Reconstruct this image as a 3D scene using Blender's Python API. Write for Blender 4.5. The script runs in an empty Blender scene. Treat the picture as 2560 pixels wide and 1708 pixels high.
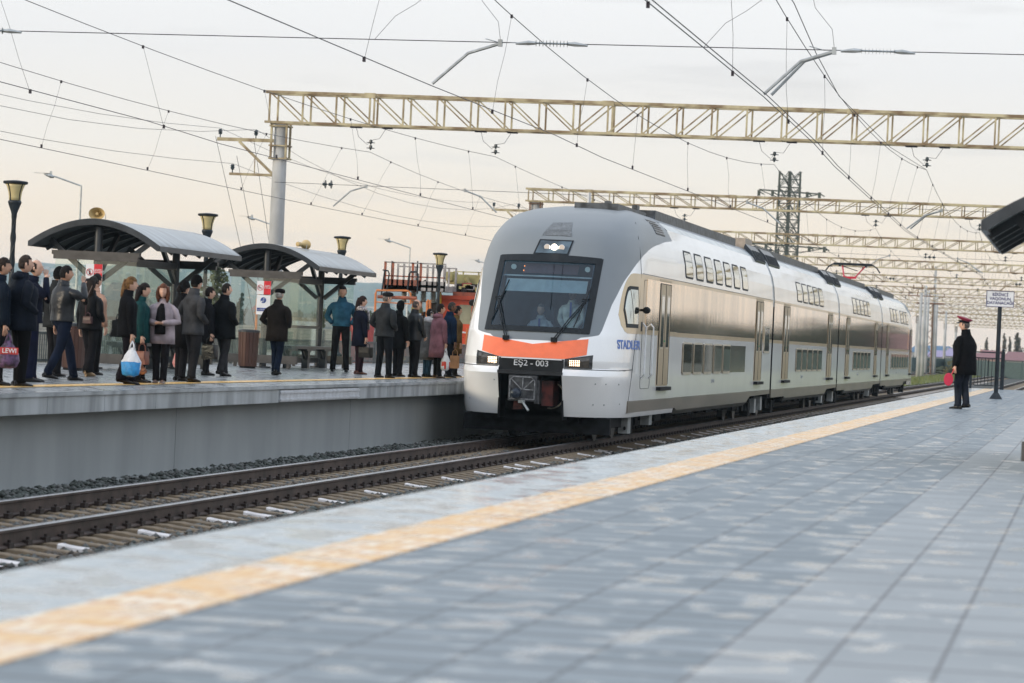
import bpy, bmesh, math, random
import numpy as np
from math import sin, cos, pi, radians, sqrt, atan
from mathutils import Vector, Matrix
random.seed(7); rng = np.random.default_rng(7)
S = bpy.context.scene; COL = S.collection
# ------------------------------------------------------------------ camera
F = 8050.0; ROLL = 0.046; CZ = 0.97
def _basis():
    yaw = atan(1446/8050); th = -11.5/sqrt(8050**2+1446**2)
    Fh = (-sin(yaw), cos(yaw)); R0 = Vector((cos(yaw), sin(yaw), 0))
    Fv = Vector((Fh[0]*cos(th), Fh[1]*cos(th), sin(th))); U0 = Vector((-Fh[0]*sin(th), -Fh[1]*sin(th), cos(th)))
    return R0*cos(ROLL)+U0*sin(ROLL), U0*cos(ROLL)-R0*sin(ROLL), Fv
XC, UC, FC = _basis()
cam = bpy.data.cameras.new('camera'); camo = bpy.data.objects.new('camera', cam); COL.objects.link(camo)
m = Matrix((XC, UC, -FC)).transposed().to_4x4(); m.translation = (0, 0, CZ); camo.matrix_world = m
cam.sensor_width = 36; cam.lens = F/2560*36; cam.clip_start = .5; cam.clip_end = 20000
cam.dof.use_dof = True; cam.dof.focus_distance = 67; cam.dof.aperture_fstop = 4.0
S.camera = camo
S.render.resolution_x = 1024; S.render.resolution_y = 683
# ------------------------------------------------------------------ world
SUN_AZ = radians(-128)   # measured from +Y towards +X
SUN_EL = radians(13)
W_ = bpy.data.worlds.new('World'); S.world = W_; W_.use_nodes = True
nt = W_.node_tree; nt.nodes.clear(); N = nt.nodes.new; K = nt.links.new
out = N('ShaderNodeOutputWorld'); sky = N('ShaderNodeTexSky'); sky.sky_type = 'NISHITA'; sky.sun_disc = False
sky.sun_elevation = SUN_EL; sky.sun_rotation = SUN_AZ % (2*pi); sky.dust_density = 3
bg1 = N('ShaderNodeBackground'); bg1.inputs[1].default_value = .08; K(sky.outputs[0], bg1.inputs[0])
tc = N('ShaderNodeTexCoord'); sp = N('ShaderNodeSeparateXYZ'); K(tc.outputs['Generated'], sp.inputs[0])
asn = N('ShaderNodeMath'); asn.operation = 'ARCSINE'; K(sp.outputs[2], asn.inputs[0])
mr = N('ShaderNodeMapRange'); mr.inputs[1].default_value = 0; mr.inputs[2].default_value = pi/2; K(asn.outputs[0], mr.inputs[0])
rp = N('ShaderNodeValToRGB'); K(mr.outputs[0], rp.inputs[0])
cr = rp.color_ramp; cr.elements[0].position = 0; cr.elements[0].color = (1.0, .74, .55, 1); cr.elements[1].position = 1; cr.elements[1].color = (.80, .90, 1.08, 1)
for p, c in ((.010, (.97, .74, .56)), (.020, (.90, .75, .585)), (.034, (.83, .775, .705)), (.055, (.78, .77, .77)), (.15, (1.02, 1.08, 1.14)), (.4, (.92, 1.0, 1.14))):
    e = cr.elements.new(p); e.color = (*c, 1)
mp = N('ShaderNodeMapping'); mp.inputs['Scale'].default_value = (5, 5, 42); K(tc.outputs['Generated'], mp.inputs[0])
nz = N('ShaderNodeTexNoise'); nz.inputs['Scale'].default_value = 1.6; nz.inputs['Detail'].default_value = 5; nz.inputs['Roughness'].default_value = .5; K(mp.outputs[0], nz.inputs['Vector'])
cl = N('ShaderNodeMapRange'); cl.inputs[1].default_value = .56; cl.inputs[2].default_value = .74; cl.inputs[4].default_value = .6; K(nz.outputs[0], cl.inputs[0])
mixc = N('ShaderNodeMixRGB'); mixc.inputs[2].default_value = (.58, .57, .57, 1); K(cl.outputs[0], mixc.inputs[0]); K(rp.outputs[0], mixc.inputs[1])
bg2 = N('ShaderNodeBackground'); bg2.inputs[1].default_value = 1.0; K(mixc.outputs[0], bg2.inputs[0])
ms = N('ShaderNodeMixShader'); ms.inputs[0].default_value = .9; K(bg1.outputs[0], ms.inputs[1]); K(bg2.outputs[0], ms.inputs[2]); K(ms.outputs[0], out.inputs[0])
sl = bpy.data.lights.new('sun', 'SUN'); sl.energy = 1.7; sl.angle = radians(12); sl.color = (1, .83, .62)
so = bpy.data.objects.new('sun', sl); COL.objects.link(so)
sd = Vector((sin(SUN_AZ)*cos(SUN_EL), cos(SUN_AZ)*cos(SUN_EL), sin(SUN_EL))); so.rotation_euler = sd.to_track_quat('Z', 'Y').to_euler(); so.location = (0, -20, 60)
S.view_settings.view_transform = 'Standard'; S.view_settings.look = 'None'; S.view_settings.exposure = .34; S.view_settings.gamma = 1
try:
    S.cycles.max_bounces = 8; S.cycles.transparent_max_bounces = 16; S.cycles.volume_bounces = 1
except Exception: pass
# ------------------------------------------------------------------ helpers
def ray(x, y): return FC + XC*((x-1280)/F) - UC*((y-854)/F)
def at(x, y, Y):
    d = ray(x, y); t = Y/d.y; return Vector((d.x*t, Y, CZ+d.z*t))
def tag(o, label=None, cat=None, group=None, kind=None):
    if label: o['label'] = label
    if cat: o['category'] = cat
    if group: o['group'] = group
    if kind: o['kind'] = kind
    return o
def empty(name, loc, label, cat, group=None, rz=0):
    o = bpy.data.objects.new(name, None); COL.objects.link(o); o.location = loc; o.rotation_euler = (0, 0, rz); o.empty_display_size = .2
    return tag(o, label, cat, group)
class MB:
    def __init__(s): s.v = []; s.f = []; s.m = []
    def add(s, vs, fs, mi=0):
        b = len(s.v); s.v += [tuple(v) for v in vs]; s.f += [tuple(i+b for i in f) for f in fs]; s.m += [mi]*len(fs)
        return s
    def box(s, x0, x1, y0, y1, z0, z1, mi=0):
        return s.add([(x0,y0,z0),(x1,y0,z0),(x1,y1,z0),(x0,y1,z0),(x0,y0,z1),(x1,y0,z1),(x1,y1,z1),(x0,y1,z1)],
            [(0,3,2,1),(4,5,6,7),(0,1,5,4),(1,2,6,5),(2,3,7,6),(3,0,4,7)], mi)
    def bar(s, a, b, w, h=None, mi=0):
        a = Vector(a); b = Vector(b); d = (b-a); 
        if d.length < 1e-6: return s
        d.normalize(); h = h or w
        u = d.cross(Vector((0,0,1))); u = Vector((1,0,0)) if u.length < 1e-3 else u.normalized(); v = d.cross(u)
        q = [(-w/2,-h/2),(w/2,-h/2),(w/2,h/2),(-w/2,h/2)]
        vs = [a+u*i+v*j for i, j in q]+[b+u*i+v*j for i, j in q]
        return s.add(vs, [(0,1,2,3),(7,6,5,4),(0,4,5,1),(1,5,6,2),(2,6,7,3),(3,7,4,0)], mi)
    def tube(s, pts, r, n=6, mi=0, caps=True):
        pts = [Vector(p) for p in pts]; R = r if isinstance(r, (list, tuple)) else [r]*len(pts)
        vs = []; fs = []; pu = None
        for i, p in enumerate(pts):
            d = (pts[min(i+1, len(pts)-1)]-pts[max(i-1, 0)]).normalized()
            if pu is None:
                u = d.cross(Vector((0,0,1))); u = d.cross(Vector((0,1,0))) if u.length < .1 else u
            else: u = pu-d*pu.dot(d)
            u.normalize(); pu = u; w = d.cross(u)
            vs += [p+(u*cos(2*pi*k/n)+w*sin(2*pi*k/n))*R[i] for k in range(n)]
        for i in range(len(pts)-1):
            for k in range(n): fs.append((i*n+k, i*n+(k+1)%n, (i+1)*n+(k+1)%n, (i+1)*n+k))
        if caps: fs.append(tuple(range(n))[::-1]); fs.append(tuple((len(pts)-1)*n+k for k in range(n)))
        return s.add(vs, fs, mi)
    def lathe(s, prof, c=(0,0,0), n=16, mi=0, axis='z'):
        vs = []; fs = []
        for r, z in prof:
            for k in range(n):
                a = 2*pi*k/n; p = (r*cos(a), r*sin(a), z)
                if axis == 'x': p = (z, r*cos(a), r*sin(a))
                if axis == 'y': p = (r*cos(a), z, r*sin(a))
                vs.append((p[0]+c[0], p[1]+c[1], p[2]+c[2]))
        for i in range(len(prof)-1):
            for k in range(n): fs.append((i*n+k, i*n+(k+1)%n, (i+1)*n+(k+1)%n, (i+1)*n+k))
        fs.append(tuple(range(n))[::-1]); fs.append(tuple((len(prof)-1)*n+k for k in range(n)))
        return s.add(vs, fs, mi)
    def grid(s, rows, mi=0, close=False):
        n = len(rows[0]); vs = [p for r in rows for p in r]; fs = []
        for i in range(len(rows)-1):
            for k in range(n if close else n-1): fs.append((i*n+k, i*n+(k+1)%n, (i+1)*n+(k+1)%n, (i+1)*n+k))
        return s.add(vs, fs, mi)
    def slab(s, rows, thick, mi=0):
        """closed sheet: rows of points plus a copy moved by thick"""
        t = Vector(thick); n = len(rows[0]); r = len(rows)
        vs = [Vector(p) for q in rows for p in q]; vs2 = [v+t for v in vs]; o = len(vs); fs = []
        for i in range(r-1):
            for k in range(n-1):
                a, b, c, d = i*n+k, i*n+k+1, (i+1)*n+k+1, (i+1)*n+k
                fs += [(a,b,c,d), (o+d,o+c,o+b,o+a)]
        ed = [(k, k+1) for k in range(n-1)]+[((r-1)*n+k+1, (r-1)*n+k) for k in range(n-1)]+[((i+1)*n, i*n) for i in range(r-1)]+[(i*n+n-1, (i+1)*n+n-1) for i in range(r-1)]
        for a, b in ed: fs.append((b, a, o+a, o+b))
        return s.add(vs+vs2, fs, mi)
    def ball(s, c, r, n=10, mi=0):
        rx, ry, rz = r if isinstance(r, tuple) else (r, r, r); rows = []
        for i in range(n//2+1):
            a = pi*(i/(n//2))-pi/2; a = max(-pi/2+.02, min(pi/2-.02, a))
            rows.append([(c[0]+rx*cos(a)*cos(2*pi*k/n), c[1]+ry*cos(a)*sin(2*pi*k/n), c[2]+rz*sin(a)) for k in range(n)])
        return s.grid(rows, mi, True)
    def build(s, name, mats, parent=None, smooth=False, loc=None):
        me = bpy.data.meshes.new(name); me.from_pydata([tuple(v) for v in s.v], [], s.f); me.update()
        for mt in (mats if isinstance(mats, (list, tuple)) else [mats]): me.materials.append(mt)
        if any(s.m): me.polygons.foreach_set('material_index', s.m)
        if smooth: me.polygons.foreach_set('use_smooth', [True]*len(me.polygons))
        o = bpy.data.objects.new(name, me); COL.objects.link(o)
        if parent: o.parent = parent
        if loc: o.location = loc
        return o
def auto(o, deg=35):
    me = o.data; me.polygons.foreach_set('use_smooth', [True]*len(me.polygons))
    try: me.set_sharp_from_angle(angle=radians(deg))
    except Exception: pass
    return o
def copy_tree(o, parent=None):
    c = o.copy(); COL.objects.link(c); c.parent = parent
    for ch in list(o.children): copy_tree(ch, c)
    return c
def M(name, col, rough=.6, metal=0, var=.12, scale=6, bump=0, bscale=None, spec=None, coat=0, col2=None, stretch=None, alpha=None, trans=0, ior=None, detail=4, rvar=0):
    mt = bpy.data.materials.new(name); mt.use_nodes = True; t = mt.node_tree; b = t.nodes['Principled BSDF']
    b.inputs['Roughness'].default_value = rough; b.inputs['Metallic'].default_value = metal
    if coat: b.inputs['Coat Weight'].default_value = coat; b.inputs['Coat Roughness'].default_value = .06
    if spec is not None: b.inputs['Specular IOR Level'].default_value = spec
    if trans: b.inputs['Transmission Weight'].default_value = trans
    if ior: b.inputs['IOR'].default_value = ior
    co = t.nodes.new('ShaderNodeTexCoord'); mpn = t.nodes.new('ShaderNodeMapping'); t.links.new(co.outputs['Object'], mpn.inputs[0])
    if stretch: mpn.inputs['Scale'].default_value = stretch
    n1 = t.nodes.new('ShaderNodeTexNoise'); n1.inputs['Scale'].default_value = scale; n1.inputs['Detail'].default_value = detail; t.links.new(mpn.outputs[0], n1.inputs['Vector'])
    c2 = col2 or tuple(max(0, c*(1-var*2.2)) for c in col); c1 = tuple(min(1, c*(1+var*.6)) for c in col) if not col2 else col
    mx = t.nodes.new('ShaderNodeMixRGB'); mx.inputs[1].default_value = (*c1, 1); mx.inputs[2].default_value = (*c2, 1)
    rmp = t.nodes.new('ShaderNodeMapRange'); rmp.inputs[1].default_value = .35; rmp.inputs[2].default_value = .65; t.links.new(n1.outputs[0], rmp.inputs[0]); t.links.new(rmp.outputs[0], mx.inputs[0])
    t.links.new(mx.outputs[0], b.inputs['Base Color'])
    if rvar:
        r2 = t.nodes.new('ShaderNodeMapRange'); r2.inputs[3].default_value = max(0, rough-rvar); r2.inputs[4].default_value = min(1, rough+rvar); t.links.new(n1.outputs[0], r2.inputs[0]); t.links.new(r2.outputs[0], b.inputs['Roughness'])
    if bump:
        n2 = t.nodes.new('ShaderNodeTexNoise'); n2.inputs['Scale'].default_value = bscale or scale*4; n2.inputs['Detail'].default_value = 3; t.links.new(mpn.outputs[0], n2.inputs['Vector'])
        bp = t.nodes.new('ShaderNodeBump'); bp.inputs['Strength'].default_value = bump; bp.inputs['Distance'].default_value = .02; t.links.new(n2.outputs[0], bp.inputs['Height']); t.links.new(bp.outputs[0], b.inputs['Normal'])
    return mt
def Glass(name, tint=(.8, .9, .86), a=.35, rough=.03, tcol=None):
    mt = bpy.data.materials.new(name); mt.use_nodes = True; t = mt.node_tree; t.nodes.clear()
    o = t.nodes.new('ShaderNodeOutputMaterial'); tr = t.nodes.new('ShaderNodeBsdfTransparent'); tr.inputs[0].default_value = (*tint, 1)
    gl = t.nodes.new('ShaderNodeBsdfGlossy'); gl.inputs['Roughness'].default_value = rough; gl.inputs[0].default_value = (.9, .95, 1, 1)
    nn = t.nodes.new('ShaderNodeTexNoise'); nn.inputs['Scale'].default_value = 1.5
    lw = t.nodes.new('ShaderNodeLayerWeight'); pw = t.nodes.new('ShaderNodeMath'); pw.operation = 'POWER'; pw.inputs[1].default_value = 5; lw.inputs[0].default_value = .5; t.links.new(lw.outputs['Facing'], pw.inputs[0])
    fr = t.nodes.new('ShaderNodeMath'); fr.operation = 'MULTIPLY_ADD'; fr.inputs[1].default_value = .90; fr.inputs[2].default_value = .05; t.links.new(pw.outputs[0], fr.inputs[0])
    df = t.nodes.new('ShaderNodeBsdfDiffuse'); df.inputs[0].default_value = (*(tcol or (.5, .62, .58)), 1)
    m1 = t.nodes.new('ShaderNodeMixShader'); mm = t.nodes.new('ShaderNodeMath'); mm.operation = 'MULTIPLY'; mm.inputs[1].default_value = a*2; t.links.new(nn.outputs[0], mm.inputs[0]); t.links.new(mm.outputs[0], m1.inputs[0]); t.links.new(tr.outputs[0], m1.inputs[1]); t.links.new(df.outputs[0], m1.inputs[2])
    m2 = t.nodes.new('ShaderNodeMixShader'); t.links.new(fr.outputs[0], m2.inputs[0]); t.links.new(m1.outputs[0], m2.inputs[1]); t.links.new(gl.outputs[0], m2.inputs[2]); t.links.new(m2.outputs[0], o.inputs[0])
    return mt
def Emit(name, col, st, pat=None):
    mt = bpy.data.materials.new(name); mt.use_nodes = True; t = mt.node_tree; b = t.nodes['Principled BSDF']
    b.inputs['Base Color'].default_value = (*col, 1); b.inputs['Emission Color'].default_value = (*col, 1); b.inputs['Emission Strength'].default_value = st
    return mt
def text_mesh(body, size, name, mat, parent, loc, rot, extr=.003, align='CENTER', sx=1.0, fat=.008):
    cu = bpy.data.curves.new(name, 'FONT'); cu.body = body; cu.size = size; cu.extrude = extr; cu.align_x = align; cu.align_y = 'CENTER'; cu.offset = size*fat
    o = bpy.data.objects.new(name, cu); COL.objects.link(o); bpy.context.view_layer.update()
    me = bpy.data.meshes.new_from_object(o.evaluated_get(bpy.context.evaluated_depsgraph_get())); bpy.data.objects.remove(o)
    me.materials.clear(); me.materials.append(mat); o = bpy.data.objects.new(name, me); COL.objects.link(o); o.parent = parent; o.location = loc; o.rotation_euler = rot; o.scale = (sx, 1, 1)
    return o
# ------------------------------------------------------------------ materials
DK = M('dark_steel', (.022, .030, .038), .45, .2, .2, 5, spec=.3)
BLK = M('black_rubber', (.009, .010, .011), .55, 0, .2, spec=.2)
CONC = M('concrete', (.42, .43, .43), .75, 0, .16, 1.2, .3, 30)
GAL = M('galvanised', (.42, .45, .46), .45, .6, .12)
TRUSS = M('truss_paint', (.50, .45, .29), .6, .1, .3, 1.7, .2, 20, col2=(.19, .13, .07))
WIRE = M('wire', (.035, .03, .04), .5, .5, .1)
PORC = M('porcelain', (.03, .045, .05), .25, 0, .1)
PORCW = M('grey_porcelain', (.30, .32, .30), .3, 0, .1)
WHITE = M('white_paint', (.74, .76, .78), .4, 0, .05)
RED = M('red_paint', (.62, .02, .03), .4, 0, .1)
BLUE = M('blue_paint', (.02, .06, .26), .4, 0, .1)
NAVY = M('navy_letter', (.03, .03, .13), .5, 0, .05)
# ------------------------------------------------------------------ ground, platforms, tracks
RZ = -1.09                       # rail top
def nodes(mt):
    t = mt.node_tree; return t, t.nodes['Principled BSDF'], t.nodes.new, t.links.new
GRD = M('ground_soil', (.085, .08, .06), .9, 0, .25, .08, .5, 3, col2=(.05, .06, .03), detail=8)
g = MB(); g.add([(-9000,-300,-1.62),(9000,-300,-1.62),(9000,9000,-1.62),(-9000,9000,-1.62)], [(0,1,2,3)])
tag(g.build('ground', GRD), kind='structure')
def paver_mat(name, base, base2, tile, lines, strong, wetcol, yw=None, psc=4.2, xo=.13):
    mt = bpy.data.materials.new(name); mt.use_nodes = True; t, b, N, K = nodes(mt)
    tc = N('ShaderNodeTexCoord'); sp = N('ShaderNodeSeparateXYZ'); K(tc.outputs['Object'], sp.inputs[0])
    def ridge(out, period, width, off=0):
        a = N('ShaderNodeMath'); a.operation = 'MULTIPLY_ADD'; a.inputs[1].default_value = 1/period; a.inputs[2].default_value = off; K(out, a.inputs[0])
        f = N('ShaderNodeMath'); f.operation = 'FRACT'; K(a.outputs[0], f.inputs[0])
        l = N('ShaderNodeMath'); l.operation = 'LESS_THAN'; l.inputs[1].default_value = width/period; K(f.outputs[0], l.inputs[0]); return l.outputs[0], a.outputs[0]
    lx, ax = ridge(sp.outputs[0], tile[0], lines, xo); ly, ay = ridge(sp.outputs[1], tile[1], yw or lines*1.6)
    mx = N('ShaderNodeMath'); mx.operation = 'MAXIMUM'; K(lx, mx.inputs[0])
    l2 = N('ShaderNodeMath'); l2.operation = 'MULTIPLY'; l2.inputs[1].default_value = 1.0; K(ly, l2.inputs[0]); K(l2.outputs[0], mx.inputs[1])
    # per tile tone
    fx = N('ShaderNodeMath'); fx.operation = 'FLOOR'; K(ax, fx.inputs[0]); fy = N('ShaderNodeMath'); fy.operation = 'FLOOR'; K(ay, fy.inputs[0])
    cb = N('ShaderNodeCombineXYZ'); K(fx.outputs[0], cb.inputs[0]); K(fy.outputs[0], cb.inputs[1])
    wn = N('ShaderNodeTexWhiteNoise'); wn.noise_dimensions = '2D'; K(cb.outputs[0], wn.inputs['Vector'])
    n1 = N('ShaderNodeTexNoise'); n1.inputs['Scale'].default_value = 2.2; n1.inputs['Detail'].default_value = 6; K(tc.outputs['Object'], n1.inputs['Vector'])
    ad = N('ShaderNodeMath'); ad.operation = 'MULTIPLY_ADD'; ad.inputs[1].default_value = .45; K(wn.outputs['Value'], ad.inputs[0]); n1m = N('ShaderNodeMath'); n1m.operation = 'MULTIPLY'; n1m.inputs[1].default_value = .9; K(n1.outputs[0], n1m.inputs[0]); K(n1m.outputs[0], ad.inputs[2])
    sm = N('ShaderNodeMapRange'); sm.inputs[1].default_value = .3; sm.inputs[2].default_value = 1.0; K(ad.outputs[0], sm.inputs[0])
    c = N('ShaderNodeMixRGB'); c.inputs[1].default_value = (*base, 1); c.inputs[2].default_value = (*base2, 1); K(sm.outputs[0], c.inputs[0])
    c2 = N('ShaderNodeMixRGB'); c2.inputs[2].default_value = (*strong, 1); K(mx.outputs[0], c2.inputs[0]); K(c.outputs[0], c2.inputs[1]); K(c2.outputs[0], b.inputs['Base Color'])
    # damp patches: smoother where water film stands
    mpn = N('ShaderNodeMapping'); mpn.inputs['Scale'].default_value = (.9, .8, 1); K(tc.outputs['Object'], mpn.inputs[0])
    n2 = N('ShaderNodeTexNoise'); n2.inputs['Scale'].default_value = psc; n2.inputs['Detail'].default_value = 2; K(mpn.outputs[0], n2.inputs['Vector'])
    r = N('ShaderNodeMapRange'); r.inputs[1].default_value = wetcol[0]; r.inputs[2].default_value = wetcol[1]; r.inputs[3].default_value = wetcol[2]; r.inputs[4].default_value = wetcol[3]; K(n2.outputs[0], r.inputs[0]); K(r.outputs[0], b.inputs['Roughness'])
    n3 = N('ShaderNodeTexNoise'); n3.inputs['Scale'].default_value = 60; K(tc.outputs['Object'], n3.inputs['Vector'])
    h = N('ShaderNodeMath'); h.operation = 'MULTIPLY_ADD'; h.inputs[1].default_value = -2.2; K(mx.outputs[0], h.inputs[0]); K(n3.outputs[0], h.inputs[2])
    bp = N('ShaderNodeBump'); bp.inputs['Strength'].default_value = .35; bp.inputs['Distance'].default_value = .004; K(h.outputs[0], bp.inputs['Height']); K(bp.outputs[0], b.inputs['Normal'])
    return mt
PAVD = paver_mat('paver_blue_grey', (.15, .185, .205), (.225, .262, .285), (.36, .36), .017, (.095, .11, .12), (.54, .64, .62, .10), yw=.055)
PAVL = paver_mat('paver_light_slab', (.225, .25, .262), (.29, .315, .325), (.35, .72), .014, (.11, .115, .12), (.58, .65, .6, .10), xo=.2286, yw=.04)
COPE = paver_mat('wet_coping', (.31, .345, .35), (.42, .455, .455), (.62, .9), .01, (.25, .28, .29), (.42, .56, .45, .06))
PAVLEFT = paver_mat('platform_granite', (.17, .185, .19), (.25, .265, .27), (.6, .6), .01, (.15, .16, .17), (.42, .62, .5, .12))
TACT = paver_mat('tactile_tile', (.78, .70, .53), (.74, .50, .24), (.080, .39), .026, (.58, .29, .08), (.46, .60, .5, .14), yw=.10)
TACTY = paver_mat('tactile_yellow', (.72, .46, .12), (.80, .58, .26), (.085, .085), .02, (.62, .32, .06), (.45, .65, .5, .2))
# right platform
p = MB()
p.box(-3.94, 9, -12, 106, -1.6, -.25); p.box(-4.0, 9.05, -12.05, 106.05, -.25, -.012)
rp_ = tag(p.build('platform', CONC), kind='structure')
def sheet(name, x0, x1, y0, y1, z, mat, kind='structure'):
    q = MB(); q.add([(x0,y0,z),(x1,y0,z),(x1,y1,z),(x0,y1,z)], [(0,1,2,3)]); return tag(q.build(name, mat), kind=kind)
sheet('platform_coping', -4.0, -3.33, -12.05, 106.05, -.004, COPE)
sheet('platform_paving', -2.94, -1.13, -12.05, 106.05, -.004, PAVD)
sheet('platform_slabs', -1.13, 9.05, -12.05, 106.05, -.004, PAVL)
def tactile(name, x0, x1, y0, y1, z, mat, rows, step, mat2):
    q = MB(); q.box(x0, x1, y0, y1, z-.006, z)
    o = q.build(name, mat); return tag(o, kind='structure')
tactile('tactile_strip', -3.33, -2.94, -12.05, 106.05, 0.0, TACT, 4, .08, None)
# left platform with a slight rise to the back
def gz(X): return .025*min(4.6, max(0, -13.5-X))
LX = [-12.93, -13.5, -14.5, -16, -17.3, -18.6]
YL0, YL1 = 15, 210
rows = [[(x, y, gz(x)) for x in LX] for y in np.arange(YL0, YL1+1, 15)]
q = MB(); q.grid(rows); tag(q.build('platform_surface', PAVLEFT), kind='structure')
FASC = M('fascia_concrete', (.40, .43, .45), .6, 0, .22, 2.2, .25, 25, col2=(.20, .22, .23), stretch=(1, 1, .18), detail=8)
q = MB(); q.box(-12.96, -12.93, YL0, 50.8, -.27, -.05); q.box(-12.96, -12.93, 56.6, YL1, -.27, -.05); q.box(-12.93, -12.90, YL0, YL1, -.05, -.004); q.box(-18.6, -12.96, YL0, YL1, -.25, -.06)
y = YL0
for i in range(130):
    q.box(-12.93, -12.926+.003*random.random(), y+.01, y+2.38, -.275+.01*random.random(), -.052); y += 2.4
    if 48.5 < y < 56.6: y = 56.6
    if y > YL1-2.5: break
tag(q.build('platform_edge', FASC), kind='structure')
WALL = M('wall_concrete', (.30, .32, .325), .8, 0, .12, 1.1, .15, 12, col2=(.25, .27, .275), detail=5, stretch=(1, 1, .3))
q = MB(); y = YL0-3.2
while y < YL1:
    q.box(-13.9, -13.25, y+.012, y+11.4-.012, -1.25, -.25); y += 11.4
q.box(-13.85, -13.262, YL0, YL1, -1.5, -.26); q.box(-13.25, -13.12, YL0, YL1, -1.5, -1.235)
tag(q.build('platform_wall', WALL), kind='structure')
q = MB(); q.box(-18.6, -13.9, YL0, YL0+.3, -1.6, -.25); q.box(-18.65, -18.45, YL0, YL1, -1.6, .06); q.box(-18.5, -13, YL1-.3, YL1, -1.6, -.25)
tag(q.build('platform_base', CONC), kind='structure')
tactile('tactile_strip', -14.15, -13.8, YL0, YL1, .019, TACTY, 4, .08, None)
# pale service box in the platform edge
MBX = M('pale_metal_box', (.55, .58, .62), .45, .2, .08)
e = empty('service_cabinet', (-12.94, 53.7, -.26), 'pale grey metal service cabinet set into the edge of the far platform', 'cabinet')
q = MB(); q.box(-.25, .03, -2.85, 2.85, .0, .19); q.build('cabinet_body', MBX, e); q = MB(); q.box(-.25, .045, -2.87, 2.87, .135, .165); q.box(-.02, .045, -2.87, 2.87, .02, .05); q.build('cover_lip', MBX, e)
# ballast
BAL = M('ballast_bed', (.065, .068, .062), .95, 0, .3, 9, .9, 45, detail=8)
BROWN = M('ballast_bed_rusty', (.17, .145, .115), .95, 0, .3, 9, .9, 45, detail=8)
q = MB(); q.add([(-13.15,10,-1.345),(-4.0,10,-1.345),(-4.0,700,-1.345),(-13.15,700,-1.345)], [(0,1,2,3)])
q.add([(-13.15,10,-1.345),(-13.15,700,-1.345),(-13.2,700,-1.6),(-13.2,10,-1.6)], [(0,1,2,3)])
tag(q.build('ballast_bed', BAL), kind='structure')
q = MB(); q.add([(-30,10,-1.33),(-18.65,10,-1.33),(-18.65,700,-1.33),(-30,700,-1.33)], [(0,1,2,3)]); tag(q.build('ballast_bed', BAL), kind='structure')
def stones(name, bands, mats, seed):
    r = np.random.default_rng(seed); P = []; Sz = []
    for x0, x1, y0, y1, n, zb, zt in bands:
        # density falls with distance
        u = r.random(n); y = y0*(y1/y0)**u; x = x0+(x1-x0)*r.random(n); z = zb+(zt-zb)*r.random(n)
        P.append(np.stack([x, y, z], 1)); Sz.append(.022+.022*r.random(n))
    P = np.concatenate(P); sz = np.concatenate(Sz); n = len(P)
    base = np.array([(1,1,.2),(-1,1,-.1),(-1,-1,.2),(1,-1,0),(.1,0,1),(0,.1,-1)], float)
    V = base[None]*(.6+.8*r.random((n, 6, 3))); a = r.random(n)*2*pi; ca, sa = np.cos(a)[:, None], np.sin(a)[:, None]
    V = np.stack([V[..., 0]*ca-V[..., 1]*sa, V[..., 0]*sa+V[..., 1]*ca, V[..., 2]*.8], -1)*sz[:, None, None]+P[:, None]
    tri = np.array([(0,1,4),(1,2,4),(2,3,4),(3,0,4),(1,0,5),(2,1,5),(3,2,5),(0,3,5)])
    Fc = (tri[None]+6*np.arange(n)[:, None, None]).reshape(-1)
    me = bpy.data.meshes.new(name); me.vertices.add(n*6); me.vertices.foreach_set('co', V.reshape(-1)); me.loops.add(len(Fc)); me.loops.foreach_set('vertex_index', Fc.astype(np.int32))
    me.polygons.add(n*8); me.polygons.foreach_set('loop_start', np.arange(0, len(Fc), 3, dtype=np.int32)); me.polygons.foreach_set('loop_total', np.full(n*8, 3, dtype=np.int32))
    for mt in mats: me.materials.append(mt)
    mi = np.repeat(r.integers(0, len(mats), n), 8).astype(np.int32); me.polygons.foreach_set('material_index', mi); me.update(); me.validate()
    o = bpy.data.objects.new(name, me); COL.objects.link(o); return o
ST1 = M('stone_green_grey', (.10, .115, .105), .85, 0, .3, 8); ST2 = M('stone_grey', (.15, .155, .15), .85, 0, .3, 8); ST3 = M('stone_brown', (.15, .125, .10), .85, 0, .3, 8)
def glab(o, l): return tag(o, l, 'gravel', kind='stuff')
glab(stones('ballast_stones', [(-13.22, -11.86, 24, 95, 15000, -1.31, -1.22), (-11.95,-11.8,24,90,1800,-1.3,-1.26)], [ST1, ST1, ST2], 1), 'green grey ballast stones along the foot of the far platform wall')
glab(stones('ballast_stones', [(-9.4, -7.6, 28, 130, 15000, -1.34, -1.28), (-10.1, -9.4, 28, 130, 4500, -1.36, -1.32)], [ST1, ST2, ST3], 2), 'dark ballast stones between the rails and the near platform edge')
glab(stones('ballast_stones', [(-11.65, -10.2, 28, 85, 8000, -1.36, -1.305)], [ST3, ST2, ST3], 3), 'brown ballast stones lying between the two near rails')
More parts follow.
